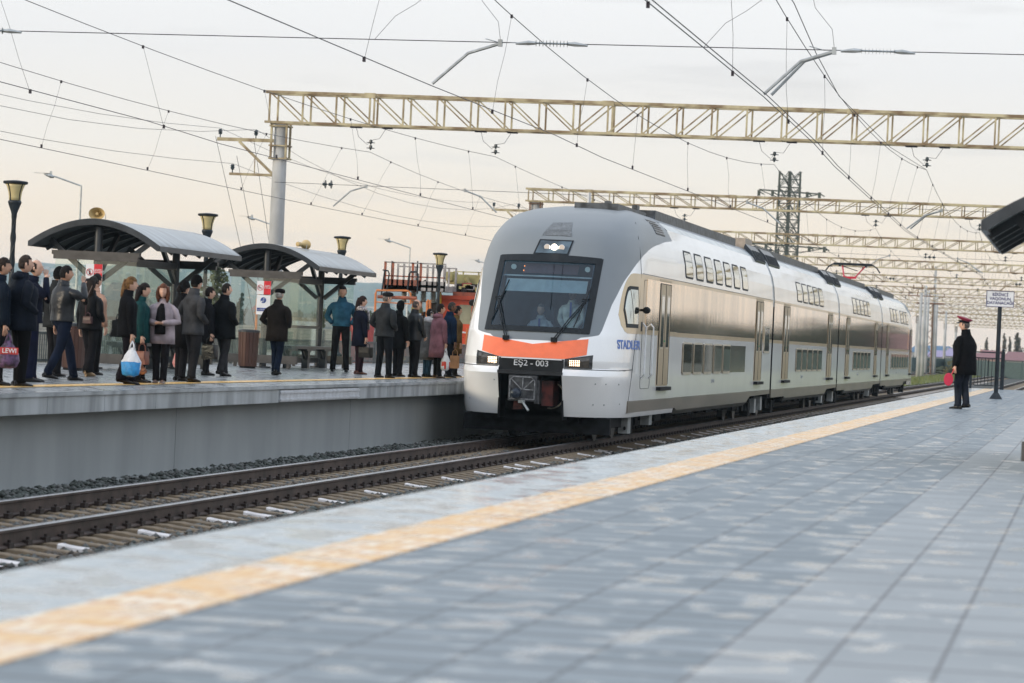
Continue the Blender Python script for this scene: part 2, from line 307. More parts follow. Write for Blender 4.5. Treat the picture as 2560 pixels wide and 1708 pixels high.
# rails, sleepers
t, b, N, K = nodes(TACT); _src = b.inputs['Base Color'].links[0].from_socket; _tc = N('ShaderNodeTexCoord')
for _sc, _lo, _hi, _c in ((5.5, .48, .60, (.80, .77, .70)), (2.3, .45, .58, (.70, .42, .15)), (30, .60, .72, (.45, .38, .28))):
    _n = N('ShaderNodeTexNoise'); _n.inputs['Scale'].default_value = _sc; _n.inputs['Detail'].default_value = 4; K(_tc.outputs['Object'], _n.inputs['Vector']); _m = N('ShaderNodeMapRange'); _m.inputs[1].default_value = _lo; _m.inputs[2].default_value = _hi; _m.inputs[4].default_value = .8 if _sc == 2.3 else .5; K(_n.outputs[0], _m.inputs[0]); _x = N('ShaderNodeMixRGB'); _x.inputs[2].default_value = (*_c, 1); K(_m.outputs[0], _x.inputs[0]); K(_src, _x.inputs[1]); _src = _x.outputs[0]
K(_src, b.inputs['Base Color'])
RAILS = M('rail_side', (.075, .05, .04), .65, .2, .25, 3, .2, 30); RAILT = M('rail_head', (.30, .30, .31), .28, .9, .1)
SLP = M('concrete_sleeper', (.27, .205, .13), .85, 0, .25, 5, .3, 40, col2=(.14, .105, .07)); SLW = M('whitewashed_sleeper', (.74, .70, .68), .8, 0, .1, 8); CLIP = M('rusty_clip', (.035, .022, .018), .6, .3, .2)
def rail_mesh(mb, path, up=.0):
    prof = [(-.066,-.18,0),(.066,-.18,0),(.066,-.165,0),(.012,-.15,0),(.012,-.045,0),(.036,-.035,0),(.037,-.008,1),(.028,0,1),(-.028,0,1),(-.037,-.008,1),(-.036,-.035,0),(-.012,-.045,0),(-.012,-.15,0),(-.066,-.165,0)]
    n = len(prof); b = len(mb.v)
    for i, (x, y) in enumerate(path):
        x2, y2 = path[min(i+1, len(path)-1)]; x1, y1 = path[max(i-1, 0)]; d = Vector((x2-x1, y2-y1)).normalized(); nx, ny = d.y, -d.x
        for a, z, _ in prof: mb.v.append((x+nx*a, y+ny*a, RZ+z))
    for i in range(len(path)-1):
        for k in range(n):
            mb.f.append((b+i*n+k, b+(i+1)*n+k, b+(i+1)*n+(k+1)%n, b+i*n+(k+1)%n)); mb.m.append(1 if prof[k][2] and prof[(k+1) % n][2] else 0)
def sleeper_mb(white):
    q = MB(); hw = .115
    for sgn in (-1, 1):
        xs = [0, .35, .62, .80, 1.0, 1.12, 1.35] if sgn > 0 else [0, -.35, -.62, -.80, -1.0, -1.12, -1.35]
        zs = [-.225, -.222, -.195, -.182, -.185, -.205, -.225]
        rr = []
        for x, z in zip(xs, zs):
            rr.append([(x, -hw, -.34), (x, -hw*.82, z-.01), (x, -hw*.6, z), (x, hw*.6, z), (x, hw*.82, z-.01), (x, hw, -.34)])
        b = len(q.v); q.grid(rr if sgn > 0 else rr, 0)
        for k in range(len(q.f)):
            pass
        if white and sgn > 0:
            for k in range(len(q.f)-20+0, len(q.f)):
                pass
    # white ends: outer bays of both sides
    for k, f in enumerate(q.f):
        cx = sum(q.v[i][0] for i in f)/4
        if white and cx > .90: q.m[k] = 1
    for sx in (-.76, .76):
        for d in (-.085, .085): q.box(sx+d-.03, sx+d+.03, -.07, .07, -.185, -.13, 2); q.lathe([(.018, -.15), (.018, -.10)], (sx+d, 0, 0), 6, 2)
    return q
def track(X, label, near=None, y0=15, y1=700, extra=True):
    e = empty('railway_track', (X, y0, 0), label, 'railway track')
    for s in (-1, 1):
        q = MB(); rail_mesh(q, [(s*.795, 0), (s*.795, y1-y0)]); q.build('rail', [RAILS, RAILT], e)
    ys = np.arange(y0+.3, y1, .546); 
    if near:
        sel = [y for y in ys if near[0] <= y <= near[1]][:98]; rest = [y for y in ys if not (near[0] <= y <= near[1]) or y > sel[-1]]
        a = sleeper_mb(False); a_ = None; w_ = None
        wi = 0
        for i, y in enumerate(sel):
            wh = (i % 5 == 1) or (i % 17 == 2)
            if wh: 
                if not w_: w_ = sleeper_mb(True).build('sleeper', [SLP, SLW, CLIP], e); o = w_
                else: o = w_.copy(); COL.objects.link(o)
                o['label'] = 'sleeper with whitewashed end'
            else:
                if not a_: a_ = a.build('sleeper', [SLP, SLW, CLIP], e); o = a_
                else: o = a_.copy(); COL.objects.link(o)
            o.parent = e; o.location = (0, y-y0, RZ); o.rotation_euler.z = random.uniform(-.006, .006)
    else: rest = list(ys)
    q = MB(); base = sleeper_mb(True) ; basep = sleeper_mb(False)
    for i, y in enumerate(rest):
        src = base if i % 3 == 0 and y < 320 else basep
        if y > 330 and i % 2: continue
        b = len(q.v); q.v += [(v[0], v[1]+y-y0, v[2]+RZ) for v in src.v]; q.f += [tuple(j+b for j in f) for f in src.f]; q.m += src.m
    tag(q.build('sleeper', [SLP, SLW, CLIP], e), kind='stuff')
    return e
track(-10.94, 'railway track under the white and orange train', near=(27, 85))
track(-5.86, 'railway track running beside the near platform edge', y0=40)
track(-21.0, 'railway track behind the far platform carrying the orange maintenance vehicle', y0=60)
track(-26.3, 'railway track beyond the one with the orange maintenance vehicle', y0=60)
for i, (xa, xb, y0) in enumerate([(-30, -14, 300), (-36, -16, 330), (-46, -22, 360)]):
    e = empty('railway_track', (0, 0, 0), ['curved siding nearest the concrete poles right of the train tail', 'second curved siding beyond the tail of the train', 'farthest curved siding in front of the green fence'][i], 'railway track')
    path = []
    for k in range(24):
        t = k/23; path.append((xa+(xb-xa)*t**2.2-(0 if t < .6 else 0), y0+t*330))
    for s in (-.795, .795):
        q = MB(); rail_mesh(q, [(x+s, y) for x, y in path]); q.build('rail', [RAILS, RAILT], e)
GRASS = M('grass', (.10, .14, .03), .9, 0, .3, .6, .6, 20, col2=(.16, .16, .05))
def grass(name, x0, x1, y0, y1, n, h, label, seed):
    r = np.random.default_rng(seed); vs = []; fs = []
    for i in range(n):
        x = r.uniform(x0, x1); y = r.uniform(y0, y1); a = r.uniform(0, pi); w = .05+.05*r.random(); hh = h*(.4+.8*r.random()); dx, dy = cos(a)*w, sin(a)*w; b = len(vs)
        vs += [(x-dx, y-dy, -1.6), (x+dx, y+dy, -1.6), (x+r.normal(0, .08), y+r.normal(0, .08), -1.33+hh)]; fs.append((b, b+1, b+2))
    q = MB(); q.v = vs; q.f = fs; q.m = [0]*len(fs); tag(q.build('grass', GRASS), label, 'grass', kind='stuff')
sheet('grass_verge', -18.3, -13.4, 212, 700, -1.30, GRASS)
sheet('grass_verge', -3.4, 12, 125, 700, -1.31, GRASS)
grass('grass', -18.3, -13.4, 213, 420, 6000, .22, 'green grass strip between the tracks behind the train tail', 5)
grass('grass', -3.4, 3, 126, 360, 2500, .2, 'grass growing beside the tracks beyond the end of the near platform', 6)
# ------------------------------------------------------------------ the train
TX = -10.94; NP = 2.7
def it(z, T): return float(np.interp(z, [a for a, b in T], [b for a, b in T]))
YFT = [(0.4,63.45),(.52,63.38),(1.34,62.98),(1.44,63.04),(1.50,63.12),(1.65,63.1),(2.15,63.35),(3.7,64.75),(4.08,65.1),(4.3,65.4),(4.5,65.9),(4.7,66.7),(4.85,67.8),(4.98,69.5),(5.06,71.3)]
WT = [(0.4,1.66),(.6,1.7),(3.44,1.7),(3.9,1.66),(4.2,1.59),(4.43,1.49),(4.64,1.37),(4.8,1.18),(4.93,.9),(5.02,.6),(5.06,.4)]
LT = [(0.4,2.7),(4.3,2.7),(4.7,2.2),(4.85,1.8),(4.98,1.2),(5.06,.8)]
def Wz(z): return it(z, WT)
def nY(x, z):
    t = min(1, abs(x)/Wz(z)); return it(z, YFT)+it(z, LT)*(1-max(0, 1-t**NP)**(1/NP))
def nX(Y, z):
    u = min(1, max(0, (Y-it(z, YFT))/it(z, LT))); return Wz(z)*(1-(1-u)**NP)**(1/NP)
def thr(Y): return float(np.interp(Y, [62, 63.2, 63.45, 63.9, 64.61, 65.38, 66.1, 66.89, 68.0, 68.91, 71, 73.4], [1.9, 2.02, 2.09, 2.18, 2.80, 3.34, 3.66, 3.9, 4.07, 4.16, 4.32, 4.44]))
TW = M('train_white', (.84, .85, .85), .22, 0, .03, .6, coat=.6); TG = M('train_silver_grey', (.30, .33, .36), .30, .25, .10, .7, coat=.3, rvar=.06)
TGD = M('train_gold', (.50, .38, .22), .28, .55, .06, 1, coat=.3)
TB = M('train_mirror_belt', (.86, .68, .47), .06, .95, .12, .8, stretch=(1, 1.6, .15), bump=.05, bscale=2.5)
TDR = M('train_door_gold', (.42, .33, .20), .32, .5, .08, 2); TSK = M('train_skirt', (.20, .175, .145), .30, .3, .25, .8, stretch=(1, .5, 3), col2=(.13, .12, .10))
TRG = M('roof_grey', (.22, .24, .26), .5, .2, .12); TRP = M('roof_panel', (.50, .56, .58), .22, .1, .12, .5, stretch=(1, 2, 1)); TDK = M('train_dark', (.010, .011, .013), .7, 0, .3, spec=.15)
OR = M('train_orange', (.95, .17, .045), .28, 0, .03, coat=.5); GLD = M('dark_glass', (.03, .04, .045), .05, 0, .1, spec=.8)
GLU = M('upper_glass', (.50, .53, .50), .03, .95, .03, .5); GLL = M('lower_glass', (.06, .055, .035), .03, 0, .5, 1.4, spec=.4, col2=(.03, .03, .022), stretch=(1, 3, 1))
GAS = M('gasket', (.012, .016, .02), .6, 0, .1, spec=.2); GASL = M('light_gasket', (.55, .50, .40), .3, .6, .1)
train = empty('passenger_train', (TX, 62.9, RZ), 'white and grey double-deck electric train with orange nose stripe coming along the tracks', 'train')
TO = Vector((0, -62.9, 0))
def tb(mb, name, mats, parent, **k):
    mb.v = [(v[0], v[1]-62.9, v[2]) for v in mb.v]; return mb.build(name, mats, parent, **k)
ZL = [.52, .62, .74, .86, .87, 1.0, 1.15, 1.34, 1.37, 1.44, 1.50, 1.56, 1.64, 1.66, 1.8, 1.95, 2.05, 2.15, 2.2, 2.27, 2.4, 2.6, 2.8, 3.0, 3.2, 3.42, 3.5, 3.6, 3.7, 3.8, 3.9, 4.0, 4.1, 4.2, 4.3, 4.4, 4.5, 4.6, 4.7, 4.78, 4.85, 4.92, 4.98, 5.02, 5.06]
FR = sorted(set([0, .12, .25, .38, .46, .54, .60, .66, .72, .78, .83, .87, .90, .93, .955, .973, .986, .994, 1.0]))
YE = 72.4
def nose(name, mir=None, hole=True, wind=True):
    q = MB(); rows = []; G = []; fr = [-f for f in FR[::-1]][:-1]+FR
    for z in ZL:
        w = Wz(z); r = []; g = []; y0 = nY(w, z)
        ys = [y0+(YE-y0)*k/9 for k in range(9, 0, -1)]
        for y in ys: r.append((-w, y, z)); g.append(z-thr(y))
        for f in fr:
            x = f*w; y = nY(x, z); r.append((x, y, z)); g.append((z-thr(y)) if abs(x) > .9 else z-(2.02 if z < 2.3 else 1.9))
        for y in ys[::-1]: r.append((w, y, z)); g.append(z-thr(y))
        rows.append(r); G += g
    n = len(rows[0]); q.v = [p for r in rows for p in r]
    for i in range(len(rows)-1):
        for k in range(n-1):
            ids = (i*n+k, i*n+k+1, (i+1)*n+k+1, (i+1)*n+k); cx = sum(q.v[j][0] for j in ids)/4; cz = sum(q.v[j][2] for j in ids)/4; cy = sum(q.v[j][1] for j in ids)/4
            if hole and abs(cx) < .655 and cz < 1.645 and cy < 65: continue
            if hole and abs(cx) < .93 and 2.27 < cz < 3.6 and cy < 65.3: continue
            q.f.append(ids); q.m.append(0)
    # roof cap: closes the crest
    top = rows[-1]; half = n//2
    for k in range(half): q.f.append(((len(rows)-1)*n+k, (len(rows)-1)*n+k+1, (len(rows)-1)*n+n-2-k, (len(rows)-1)*n+n-1-k)); q.m.append(0)
    vs = list(q.v)
    mt = bpy.data.materials.get('train_nose_paint')
    if not mt:
        mt = TW.copy(); mt.name = 'train_nose_paint'; t, b, N, K = nodes(mt)
        at_ = N('ShaderNodeAttribute'); at_.attribute_name = 'g'; ge = N('ShaderNodeMapRange'); ge.inputs[1].default_value = -.004; ge.inputs[2].default_value = .004; K(at_.outputs['Fac'], ge.inputs[0])
        src = b.inputs['Base Color'].links[0].from_socket
        n1 = N('ShaderNodeTexNoise'); n1.inputs['Scale'].default_value = 1.1; n1.inputs['Detail'].default_value = 4; tcx = N('ShaderNodeTexCoord'); K(tcx.outputs['Object'], n1.inputs['Vector'])
        cg = N('ShaderNodeMixRGB'); cg.inputs[1].default_value = (.15, .175, .19, 1); cg.inputs[2].default_value = (.19, .21, .225, 1); K(n1.outputs[0], cg.inputs[0])
        mx = N('ShaderNodeMixRGB'); K(ge.outputs[0], mx.inputs[0]); K(src, mx.inputs[1]); K(cg.outputs[0], mx.inputs[2]); K(mx.outputs[0], b.inputs['Base Color'])
        rr = N('ShaderNodeMapRange'); rr.inputs[3].default_value = .22; rr.inputs[4].default_value = .46; K(ge.outputs[0], rr.inputs[0]); K(rr.outputs[0], b.inputs['Roughness']); cw = N('ShaderNodeMapRange'); cw.inputs[3].default_value = .6; cw.inputs[4].default_value = .05; K(ge.outputs[0], cw.inputs[0]); K(cw.outputs[0], b.inputs['Coat Weight'])
    return q, mt, G
def patch(x0, x1, zlo, zhi, off, nx=16, nz=6, mats=0, mb=None, th=.02):
    """sheet lying on the nose front; zlo/zhi functions of x"""
    q = mb or MB(); rows = []
    for j in range(nz+1):
        r = []
        for i in range(nx+1):
            x = x0+(x1-x0)*i/nx; a, b = zlo(x), zhi(x); z = a+(b-a)*j/nz; y = nY(x, z)
            dy = (nY(x+.01, z)-nY(x-.01, z))/.02; dz = (nY(x, z+.01)-nY(x, z-.01))/.02; nn = Vector((dy, -1, dz)).normalized()
            r.append((x+nn.x*off, y+nn.y*off, z+nn.z*off))
        rows.append(r)
    q.slab(rows, (0, th, 0), mats); return q
def sideN(Y0, Y1, zlo, zhi, off, ny=10, nz=6, mi=0, mb=None, s=1, fx=None, th=.012):
    q = mb or MB(); rows = []
    for j in range(nz+1):
        r = []
        for i in range(ny+1):
            Y = Y0+(Y1-Y0)*i/ny; a, b = zlo(Y), zhi(Y); z = a+(b-a)*j/nz; x = (fx or nX)(Y, z)
            r.append((s*(x+off), Y, z))
        rows.append(r)
    q.slab(rows, (-s*th, 0, 0), mi); return q
c_ = lambda v: (lambda *_: v)
# ---- car shells
def rounded(Y0, Y1, z0, z1, r, k=4):
    pts = []
    for cy, cz, a0 in ((Y1-r, z0+r, -90), (Y1-r, z1-r, 0), (Y0+r, z1-r, 90), (Y0+r, z0+r, 180)):
        for i in range(k+1): a = radians(a0+90*i/k); pts.append((cy+r*cos(a), cz+r*sin(a)))
    return pts
def bX(z): return Wz(z)
def plate_side(mb, pts, off, mi=0, s=1, lean=0, inner=None):
    """polygon (Y,z) laid on the body side with a 12 mm thickness"""
    a = [(s*(bX(z)+off), y, z) for y, z in pts]; b = [(s*(bX(z)+off-.03), y, z) for y, z in pts]; n = len(a); o = len(mb.v); mb.v += a+b
    if inner:
        c = [(s*(bX(z)+off), y, z) for y, z in inner]; o2 = len(mb.v); mb.v += c
        for k in range(n): mb.f.append((o+k, o+(k+1) % n, o2+(k+1) % n, o2+k)); mb.m.append(mi)
    else: mb.f.append(tuple(range(o, o+n))); mb.m.append(mi)
    for k in range(n): mb.f.append((o+k, o+n+k, o+n+(k+1) % n, o+(k+1) % n)); mb.m.append(mi)
def rr_side(mb, Y0, Y1, z0, z1, rad, off, mi=0, s=1):
    zs = sorted(set([z0, z0+rad*.3, z0+rad]+list(np.linspace(z0+rad, z1-rad, max(2, int((z1-z0)/.12))))+[z1-rad, z1-rad*.3, z1])); rows = []
    for z in zs:
        d = max(0, rad-min(z-z0, z1-z)); i = rad-sqrt(max(0, rad*rad-d*d)); rows.append([(s*(bX(z)+off), Y0+i, z), (s*(bX(z)+off), Y1-i, z)])
    mb.slab(rows, (-s*.03, 0, 0), mi); return mb
def skirt_bottom(Y, lo, hi, ya, yb):
    return lo if ya < Y < yb else hi
def car_shell(name, Ya, Yb, ya, yb, G=None, noseq=None, parent=None, tail=False):
    """body with one skirt drop between ya and yb"""
    q = MB(); L = [(.86,0),(1.2,0),(2.23,0),(2.33,1),(3.42,2),(3.5,1),(3.7,0),(3.9,0),(4.05,0),(4.2,0),(4.32,0),(4.43,0),(4.54,0),(4.64,0),(4.72,3),(4.8,3),(4.86,4),(4.93,4),(5.02,4),(5.08,4)]
    Ys = list(np.linspace(Ya, Yb, 9)); prof = [(Wz(z), z) for z, _ in L]; n = len(prof)
    for s in (-1, 1):
        for i in range(n-1):
            b = len(q.v); 
            for Y in Ys: q.v += [(s*prof[i][0], Y, prof[i][1]), (s*prof[i+1][0], Y, prof[i+1][1])]
            for k in range(len(Ys)-1): q.f.append((b+2*k, b+2*k+1, b+2*k+3, b+2*k+2)); q.m.append(L[i+1][1])
    q.box(-.32, .32, Ya, Yb, 5.02, 5.10, 4)
    for Y in (Ya, Yb):
        b = len(q.v); P_ = [(-x, Y, z) for x, z in prof]+[(x, Y, z) for x, z in prof[::-1]]; q.v += P_; q.f.append(tuple(range(b, b+len(P_)))); q.m.append(5)
    q.box(-1.6, 1.6, Ya+.02, Yb-.02, .80, .87, 5)
    return q
def skirt(Ya, Yb, ya, yb, lo=.47, mid=.62, s=1):
    q = MB()
    P_ = [(Ya, .86), (Ya, mid), (ya-.3, mid), (ya, lo), (yb-.9, lo), (yb, mid+.1), (Yb, mid+.12), (Yb, .86)]
    # upper band and lower body as quads along Y
    xs = sorted(set([p[0] for p in P_])); 
    def bot(Y): return float(np.interp(Y, [p[0] for p in P_[1:7]], [p[1] for p in P_[1:7]]))
    rr = []
    for t in (0, .25, .8, 1):
        rr.append([(s*(1.703-(.10 if t == 0 and bot(Y) < .55 else 0)), Y, bot(Y)+(.858-bot(Y))*t) for Y in xs])
    q.slab(rr, (-s*.04, 0, 0), 0); return q
SH = [TW, TGD, TB, TRP, TRG, TDK]
cars = [(YE, 94.6, 73, 89.1), (95.05, 119.75, 99.5, 115.6), (120.2, 145.0, 124.2, 140.6), (145.45, 166.5, 149.3, 164)]
LBL = ['leading carriage with the driver cab', 'second carriage of the train', 'third carriage of the train', 'last carriage carrying the red pantograph']
shells = []
for (Ya, Yb, ya, yb), lb in zip(cars, LBL):
    q = car_shell('carriage', Ya, Yb, ya, yb); o = tb(q, 'carriage', SH, train); o['label'] = lb; auto(o, 30); shells.append(o)
    for s in (-1, 1):
        k = skirt(65.15 if Ya == YE else Ya, 170.5 if Yb == 166.5 else Yb, ya, yb, s=s)
        if Ya == YE:
            pass
        tb(k, 'skirt', TSK, o)
# front nose
q, NM, G = nose('nose'); 
no = tb(q, 'driver_cab', [NM], train); no.data.polygons.foreach_set('use_smooth', [True]*len(no.data.polygons))
try: no.data.set_sharp_from_angle(angle=radians(28))
except Exception: pass
a = no.data.attributes.new('g', 'FLOAT', 'POINT'); a.data.foreach_set('value', G)
# tail nose: same shell turned round
q, NM, G = nose('nose', hole=False); q.v = [(x, 166.5+(YE-y)*.62, z) for x, y, z in q.v]; q.f = [f[::-1] for f in q.f]
tn = tb(q, 'driver_cab', [NM], train); tn.data.polygons.foreach_set('use_smooth', [True]*len(tn.data.polygons)); a = tn.data.attributes.new('g', 'FLOAT', 'POINT'); a.data.foreach_set('value', G); tn['label'] = 'rear driver cab at the far end of the train'
# belt on noses
def nbelt(mb, s):
    def zl(Y): return 2.24+.25*max(0, (65.0-Y)/.35)**2
    def zh(Y): return 3.49-.9*max(0, (65.85-Y)/1.15)**1.6
    sideN(64.72, 66.75, zl, zh, .004, 14, 8, 0, mb, s); sideN(66.75, YE+.02, c_(2.24), c_(3.49), .004, 10, 6, 0, mb, s)
    sideN(67.2, YE+.02, c_(2.34), c_(3.41), .009, 10, 6, 1, mb, s)
for s in (-1, 1): q = MB(); nbelt(q, s); auto(tb(q, 'window_band', [TGD, TB], no))
q = MB()
for s in (-1, 1):
    pts = [(166.4, 2.34), (169.8, 2.34), (169.8, 3.40), (166.4, 3.40)]; plate_side(q, pts, .006, 0, s)
tb(q, 'window_band', TB, tn)
# orange stripe, black plate, headlights
V = lambda x: 2.085-.145*(1-min(1, abs(x)/1.06))
zlo = lambda x: 1.665 if abs(x) < .66 else 1.665+.10*(abs(x)-.66)/.40
tb(patch(-1.06, 1.06, zlo, lambda x: V(x), .006, 24, 6), 'orange_stripe', OR, no, smooth=False)
WPL = M('nose_white', (.72, .72, .71), .25, 0, .03, coat=.5)
PLT = M('plate_black', (.02, .022, .025), .35, .1, .15)
q = MB(); rr = [[(x, nY(0, 1.66)+.0-.03, 1.66) for x in (-.655, 0, .655)], [(x, nY(0, 1.6)+.06, 1.40) for x in (-.655, 0, .655)]]
rr = [[(-.655, 63.17, 1.658), (.655, 63.17, 1.658)], [(-.655, 63.19, 1.37), (.655, 63.19, 1.37)]]
q.slab(rr, (0, .05, 0)); q.box(-.66, .66, 63.06, 63.2, 1.33, 1.40); plate = tb(q, 'number_plate', PLT, train)
text_mesh('EŞ2 - 003', .165, 'train_number', WHITE, plate, (0, 63.16-62.9, 1.555), (pi/2, 0, 0), .004, sx=1.08)
LED = Emit('led_lamp', (1.0, .72, .50), 4.5)
for s in (-1, 1):
    q = MB(); a0, a1 = .665, 1.17
    def zl(x): return 1.485
    def zh(x): return 1.665+.10*(abs(x)-.66)/.5
    x0, x1 = (a0, a1) if s > 0 else (-a1, -a0)
    patch(x0, x1, zl, zh, .012, 8, 4, 0, q); h = tb(q, 'headlight', PLT, train)
    q = MB(); x0, x1 = (a0+.05, a1-.06) if s > 0 else (-a1+.06, -a0-.05); patch(x0, x1, c_(1.515), lambda x: zh(x)-.03, .02, 6, 3, 0, q)
    LG = bpy.data.materials.get('lamp_glass') or M('lamp_glass', (.07, .06, .05), .12, .2, .2, 12, coat=.5); tb(q, 'lens', LG, h)
    q = MB()
    for i in range(6):
        for j in range(4):
            x = s*(.80 if s < 0 else .86)+(i-2.5)*.034; z = 1.545+j*.032+.012*(abs(x)-.7); y = nY(x, z); q.ball((x, y-.03, z), .010, 6)
    tb(q, 'led_array', LED, h)
# white chamfer seam
q = MB(); q.tube([(x, nY(x, 1.475)-.004, 1.475) for x in np.linspace(-1.66, -.66, 14)], .008); q.tube([(x, nY(x, 1.475)-.004, 1.475) for x in np.linspace(.66, 1.66, 14)], .008)
for s in (-1, 1): q.tube([(s*(nX(Y, 1.5)+.001), Y, 1.475+.02*(Y-64.3)) for Y in np.linspace(64.3, 65.6, 8)], .008); q.tube([(s*(nX(Y, z)+.001), Y, z) for Y, z in ((65.15, .6), (65.25, .9), (65.55, 1.5), (66.2, 2.9), (66.46, 3.5), (66.6, 3.9), (66.9, 4.25), (67.6, 4.6))], .007)
tb(q, 'panel_seam', GAS, no)
q = MB()
for x, z in ((1.25, 1.2), (1.42, 1.2), (1.6, 1.2), (1.2, .78), (1.38, .78), (1.6, .8), (-1.35, .8), (-.73, 1.2)): q.ball((x, nY(x, z), z), .018, 6)
tb(q, 'bolt', GAL, no)
# windscreen
WS = Glass('windscreen_glass', (.44, .58, .68), .04, .02, (.03, .12, .19))
q = MB(); rows_ = [[(x, nY(x, z)-.008, z) for x in np.linspace(-.95, .95, 17)] for z in np.linspace(2.25, 3.65, 11)]; q.grid(rows_); ws = tb(q, 'windscreen', WS, no)
q = MB()
for x0, x1, zl, zh in ((-1.06, -.93, 2.18, 3.72), (.93, 1.06, 2.18, 3.72)): patch(x0, x1, c_(zl), c_(zh), .022, 3, 12, 0, q)
patch(-1.0, 1.0, c_(2.18), c_(2.28), .024, 16, 2, 0, q); patch(-1.03, 1.03, c_(3.61), lambda x: 3.73+.03*(1-(x/1.03)**2), .026, 16, 2, 0, q)
tb(q, 'windscreen_frame', GAS, no)
# inside the cab
IN1 = M('cab_lining', (.02, .065, .10), .8, 0, .1); INB = M('roller_blind', (.42, .44, .42), .8, 0, .05); INR = M('display_dark_red', (.09, .025, .022), .4, 0, .1)
q = MB(); q.box(-1.3, 1.3, 67.0, 67.1, 1.9, 3.8); q.slab([[(s_*a, y, z) for y, a in ((64.0, .98), (65.2, 1.25), (67.0, 1.4))] for z in (2.0, 2.25)], (.01, 0, 0)) if False else None; q.slab([[(-1.0, 64.15, 2.1), (-1.4, 67, 2.1)], [(-1.0, 65.15, 3.75), (-1.4, 67, 3.75)]], (.02, 0, 0)); q.slab([[(1.0, 64.15, 2.1), (1.4, 67, 2.1)], [(1.0, 65.15, 3.75), (1.4, 67, 3.75)]], (-.02, 0, 0)); q.box(-1.1, 1.1, 65.25, 67.0, 3.72, 3.77); q.box(-1.0, 1.0, 63.95, 67.0, 2.0, 2.08); tb(q, 'cab_interior', IN1, no)
q = MB(); rr = [[(x, nY(x, z)+.16, z) for x in (-.84, 0, .84)] for z in (3.0, 3.12, 3.26)]; q.slab(rr, (0, .01, 0)); tb(q, 'sun_blind', INB, no)
q = MB(); rr = [[(x, nY(x, z)+.10, z) for x in (-.92, 0, .92)] for z in (3.31, 3.34)]; q.slab(rr, (0, .02, 0)); tb(q, 'blind_rail', INB, no)
q = MB(); rr = [[(x, nY(x, z)+.08, z) for x in (-.50, 0, .62)] for z in (3.38, 3.58)]; q.slab(rr, (0, .02, 0)); d = tb(q, 'destination_display', INR, train)
q = MB(); [q.ball((-.49, nY(-.49, z)+.07, z), .011, 6) for z in (3.43, 3.52)]; tb(q, 'display_dot', Emit('dot', (1, .25, .05), 4), d)
for x in (-.72, .80):
    q = MB(); y = nY(x, 3.5)+.05; q.lathe([(.055, y), (.055, y+.02)], (x, 0, 3.5), 14, 0, 'y'); tb(q, 'marker_lamp', M('lamp_disc', (.62, .62, .56), .5, 0, .02), no)
q = MB(); q.box(-.95, .95, 63.95, 64.35, 2.08, 2.30); q.box(-.4, .1, 65.1, 65.2, 2.1, 2.7); q.box(.32, .78, 65.1, 65.2, 2.1, 2.8); tb(q, 'driver_desk', IN1, no)
# wipers
for s, pts, bl in ((-1, [(-.56, 2.07), (-.90, 2.84)], [(-.95, 2.40), (-.74, 3.22)]), (1, [(.42, 2.04), (.90, 2.86)], [(.76, 2.32), (.97, 3.22)])):
    q = MB(); f = lambda x, z, o: (x, nY(x, z)-o, z)
    for d in (-.025, .025): q.tube([f(pts[0][0]+d, pts[0][1], .05), f((pts[0][0]+pts[1][0])/2+d, (pts[0][1]+pts[1][1])/2, .09), f(pts[1][0]+d*.6, pts[1][1], .06)], .012)
    q.box(pts[0][0]-.06, pts[0][0]+.06, nY(pts[0][0], 2.05)-.09, nY(pts[0][0], 2.05), 2.0, 2.09); q.tube([f(pts[1][0]-.07, pts[1][1]+.02, .06), f(pts[1][0]+.07, pts[1][1]+.04, .06)], .014)
    q.tube([f(bl[0][0]+(bl[1][0]-bl[0][0])*t, bl[0][1]+(bl[1][1]-bl[0][1])*t, .04) for t in np.linspace(0, 1, 7)], .014); tb(q, 'wiper', GAS, no)
# top lamp and grille
def qpatch(c, off, mb, mi=0, n=6, th=.015):
    rows = []
    for j in range(n+1):
        r = []
        for i in range(n+1):
            u, v = i/n, j/n; x = (c[3][0]*(1-u)+c[2][0]*u)*(1-v)+(c[0][0]*(1-u)+c[1][0]*u)*v; z = (c[3][1]*(1-u)+c[2][1]*u)*(1-v)+(c[0][1]*(1-u)+c[1][1]*u)*v; r.append((x, nY(x, z)-off, z-off*.3 if False else z+off*.3))
        rows.append(r)
    mb.slab(rows, (0, th, 0), mi); return mb
q = MB(); qpatch([(-.27, 4.09), (.43, 4.09), (.38, 3.77), (-.35, 3.77)], .015, q); tl = tb(q, 'top_lamp', GAS, train)
q = MB(); qpatch([(-.24, 4.06), (.40, 4.06), (.35, 3.80), (-.31, 3.80)], .022, q); tb(q, 'lamp_window', M('lamp_window', (.07, .11, .14), .1, .2, .3, 3, coat=.5), tl)
q = MB()
for x in (-.08, .22):
    y = nY(x, 3.92); q.lathe([(.06, y-.05), (.065, y-.045), (.05, y-.03)], (x, 0, 3.93), 14, 0, 'y')
tb(q, 'reflector', M('chrome', (.7, .72, .74), .12, 1, .02), tl)
q = MB(); y = nY(.07, 3.92); q.ball((.07, y-.05, 3.93), (.06, .03, .065), 12); tb(q, 'lit_lamp', Emit('top_light', (1, .86, .68), 14), tl)
q = MB(); qpatch([(-.13, 4.47), (.27, 4.48), (.37, 4.18), (-.25, 4.18)], .008, q); gr = tb(q, 'ventilation_grille', M('grille', (.20, .22, .24), .5, .3, .5, 60, bump=.8, bscale=90), train)
q = MB()
for k in range(11):
    z = 4.20+k*.026; w0 = -.24+(z-4.18)*.4; w1 = .365-(z-4.18)*.33; q.tube([(x, nY(x, z)-.014, z) for x in np.linspace(w0, w1, 5)], .005, 4)
tb(q, 'grille_slats', GAL, gr)
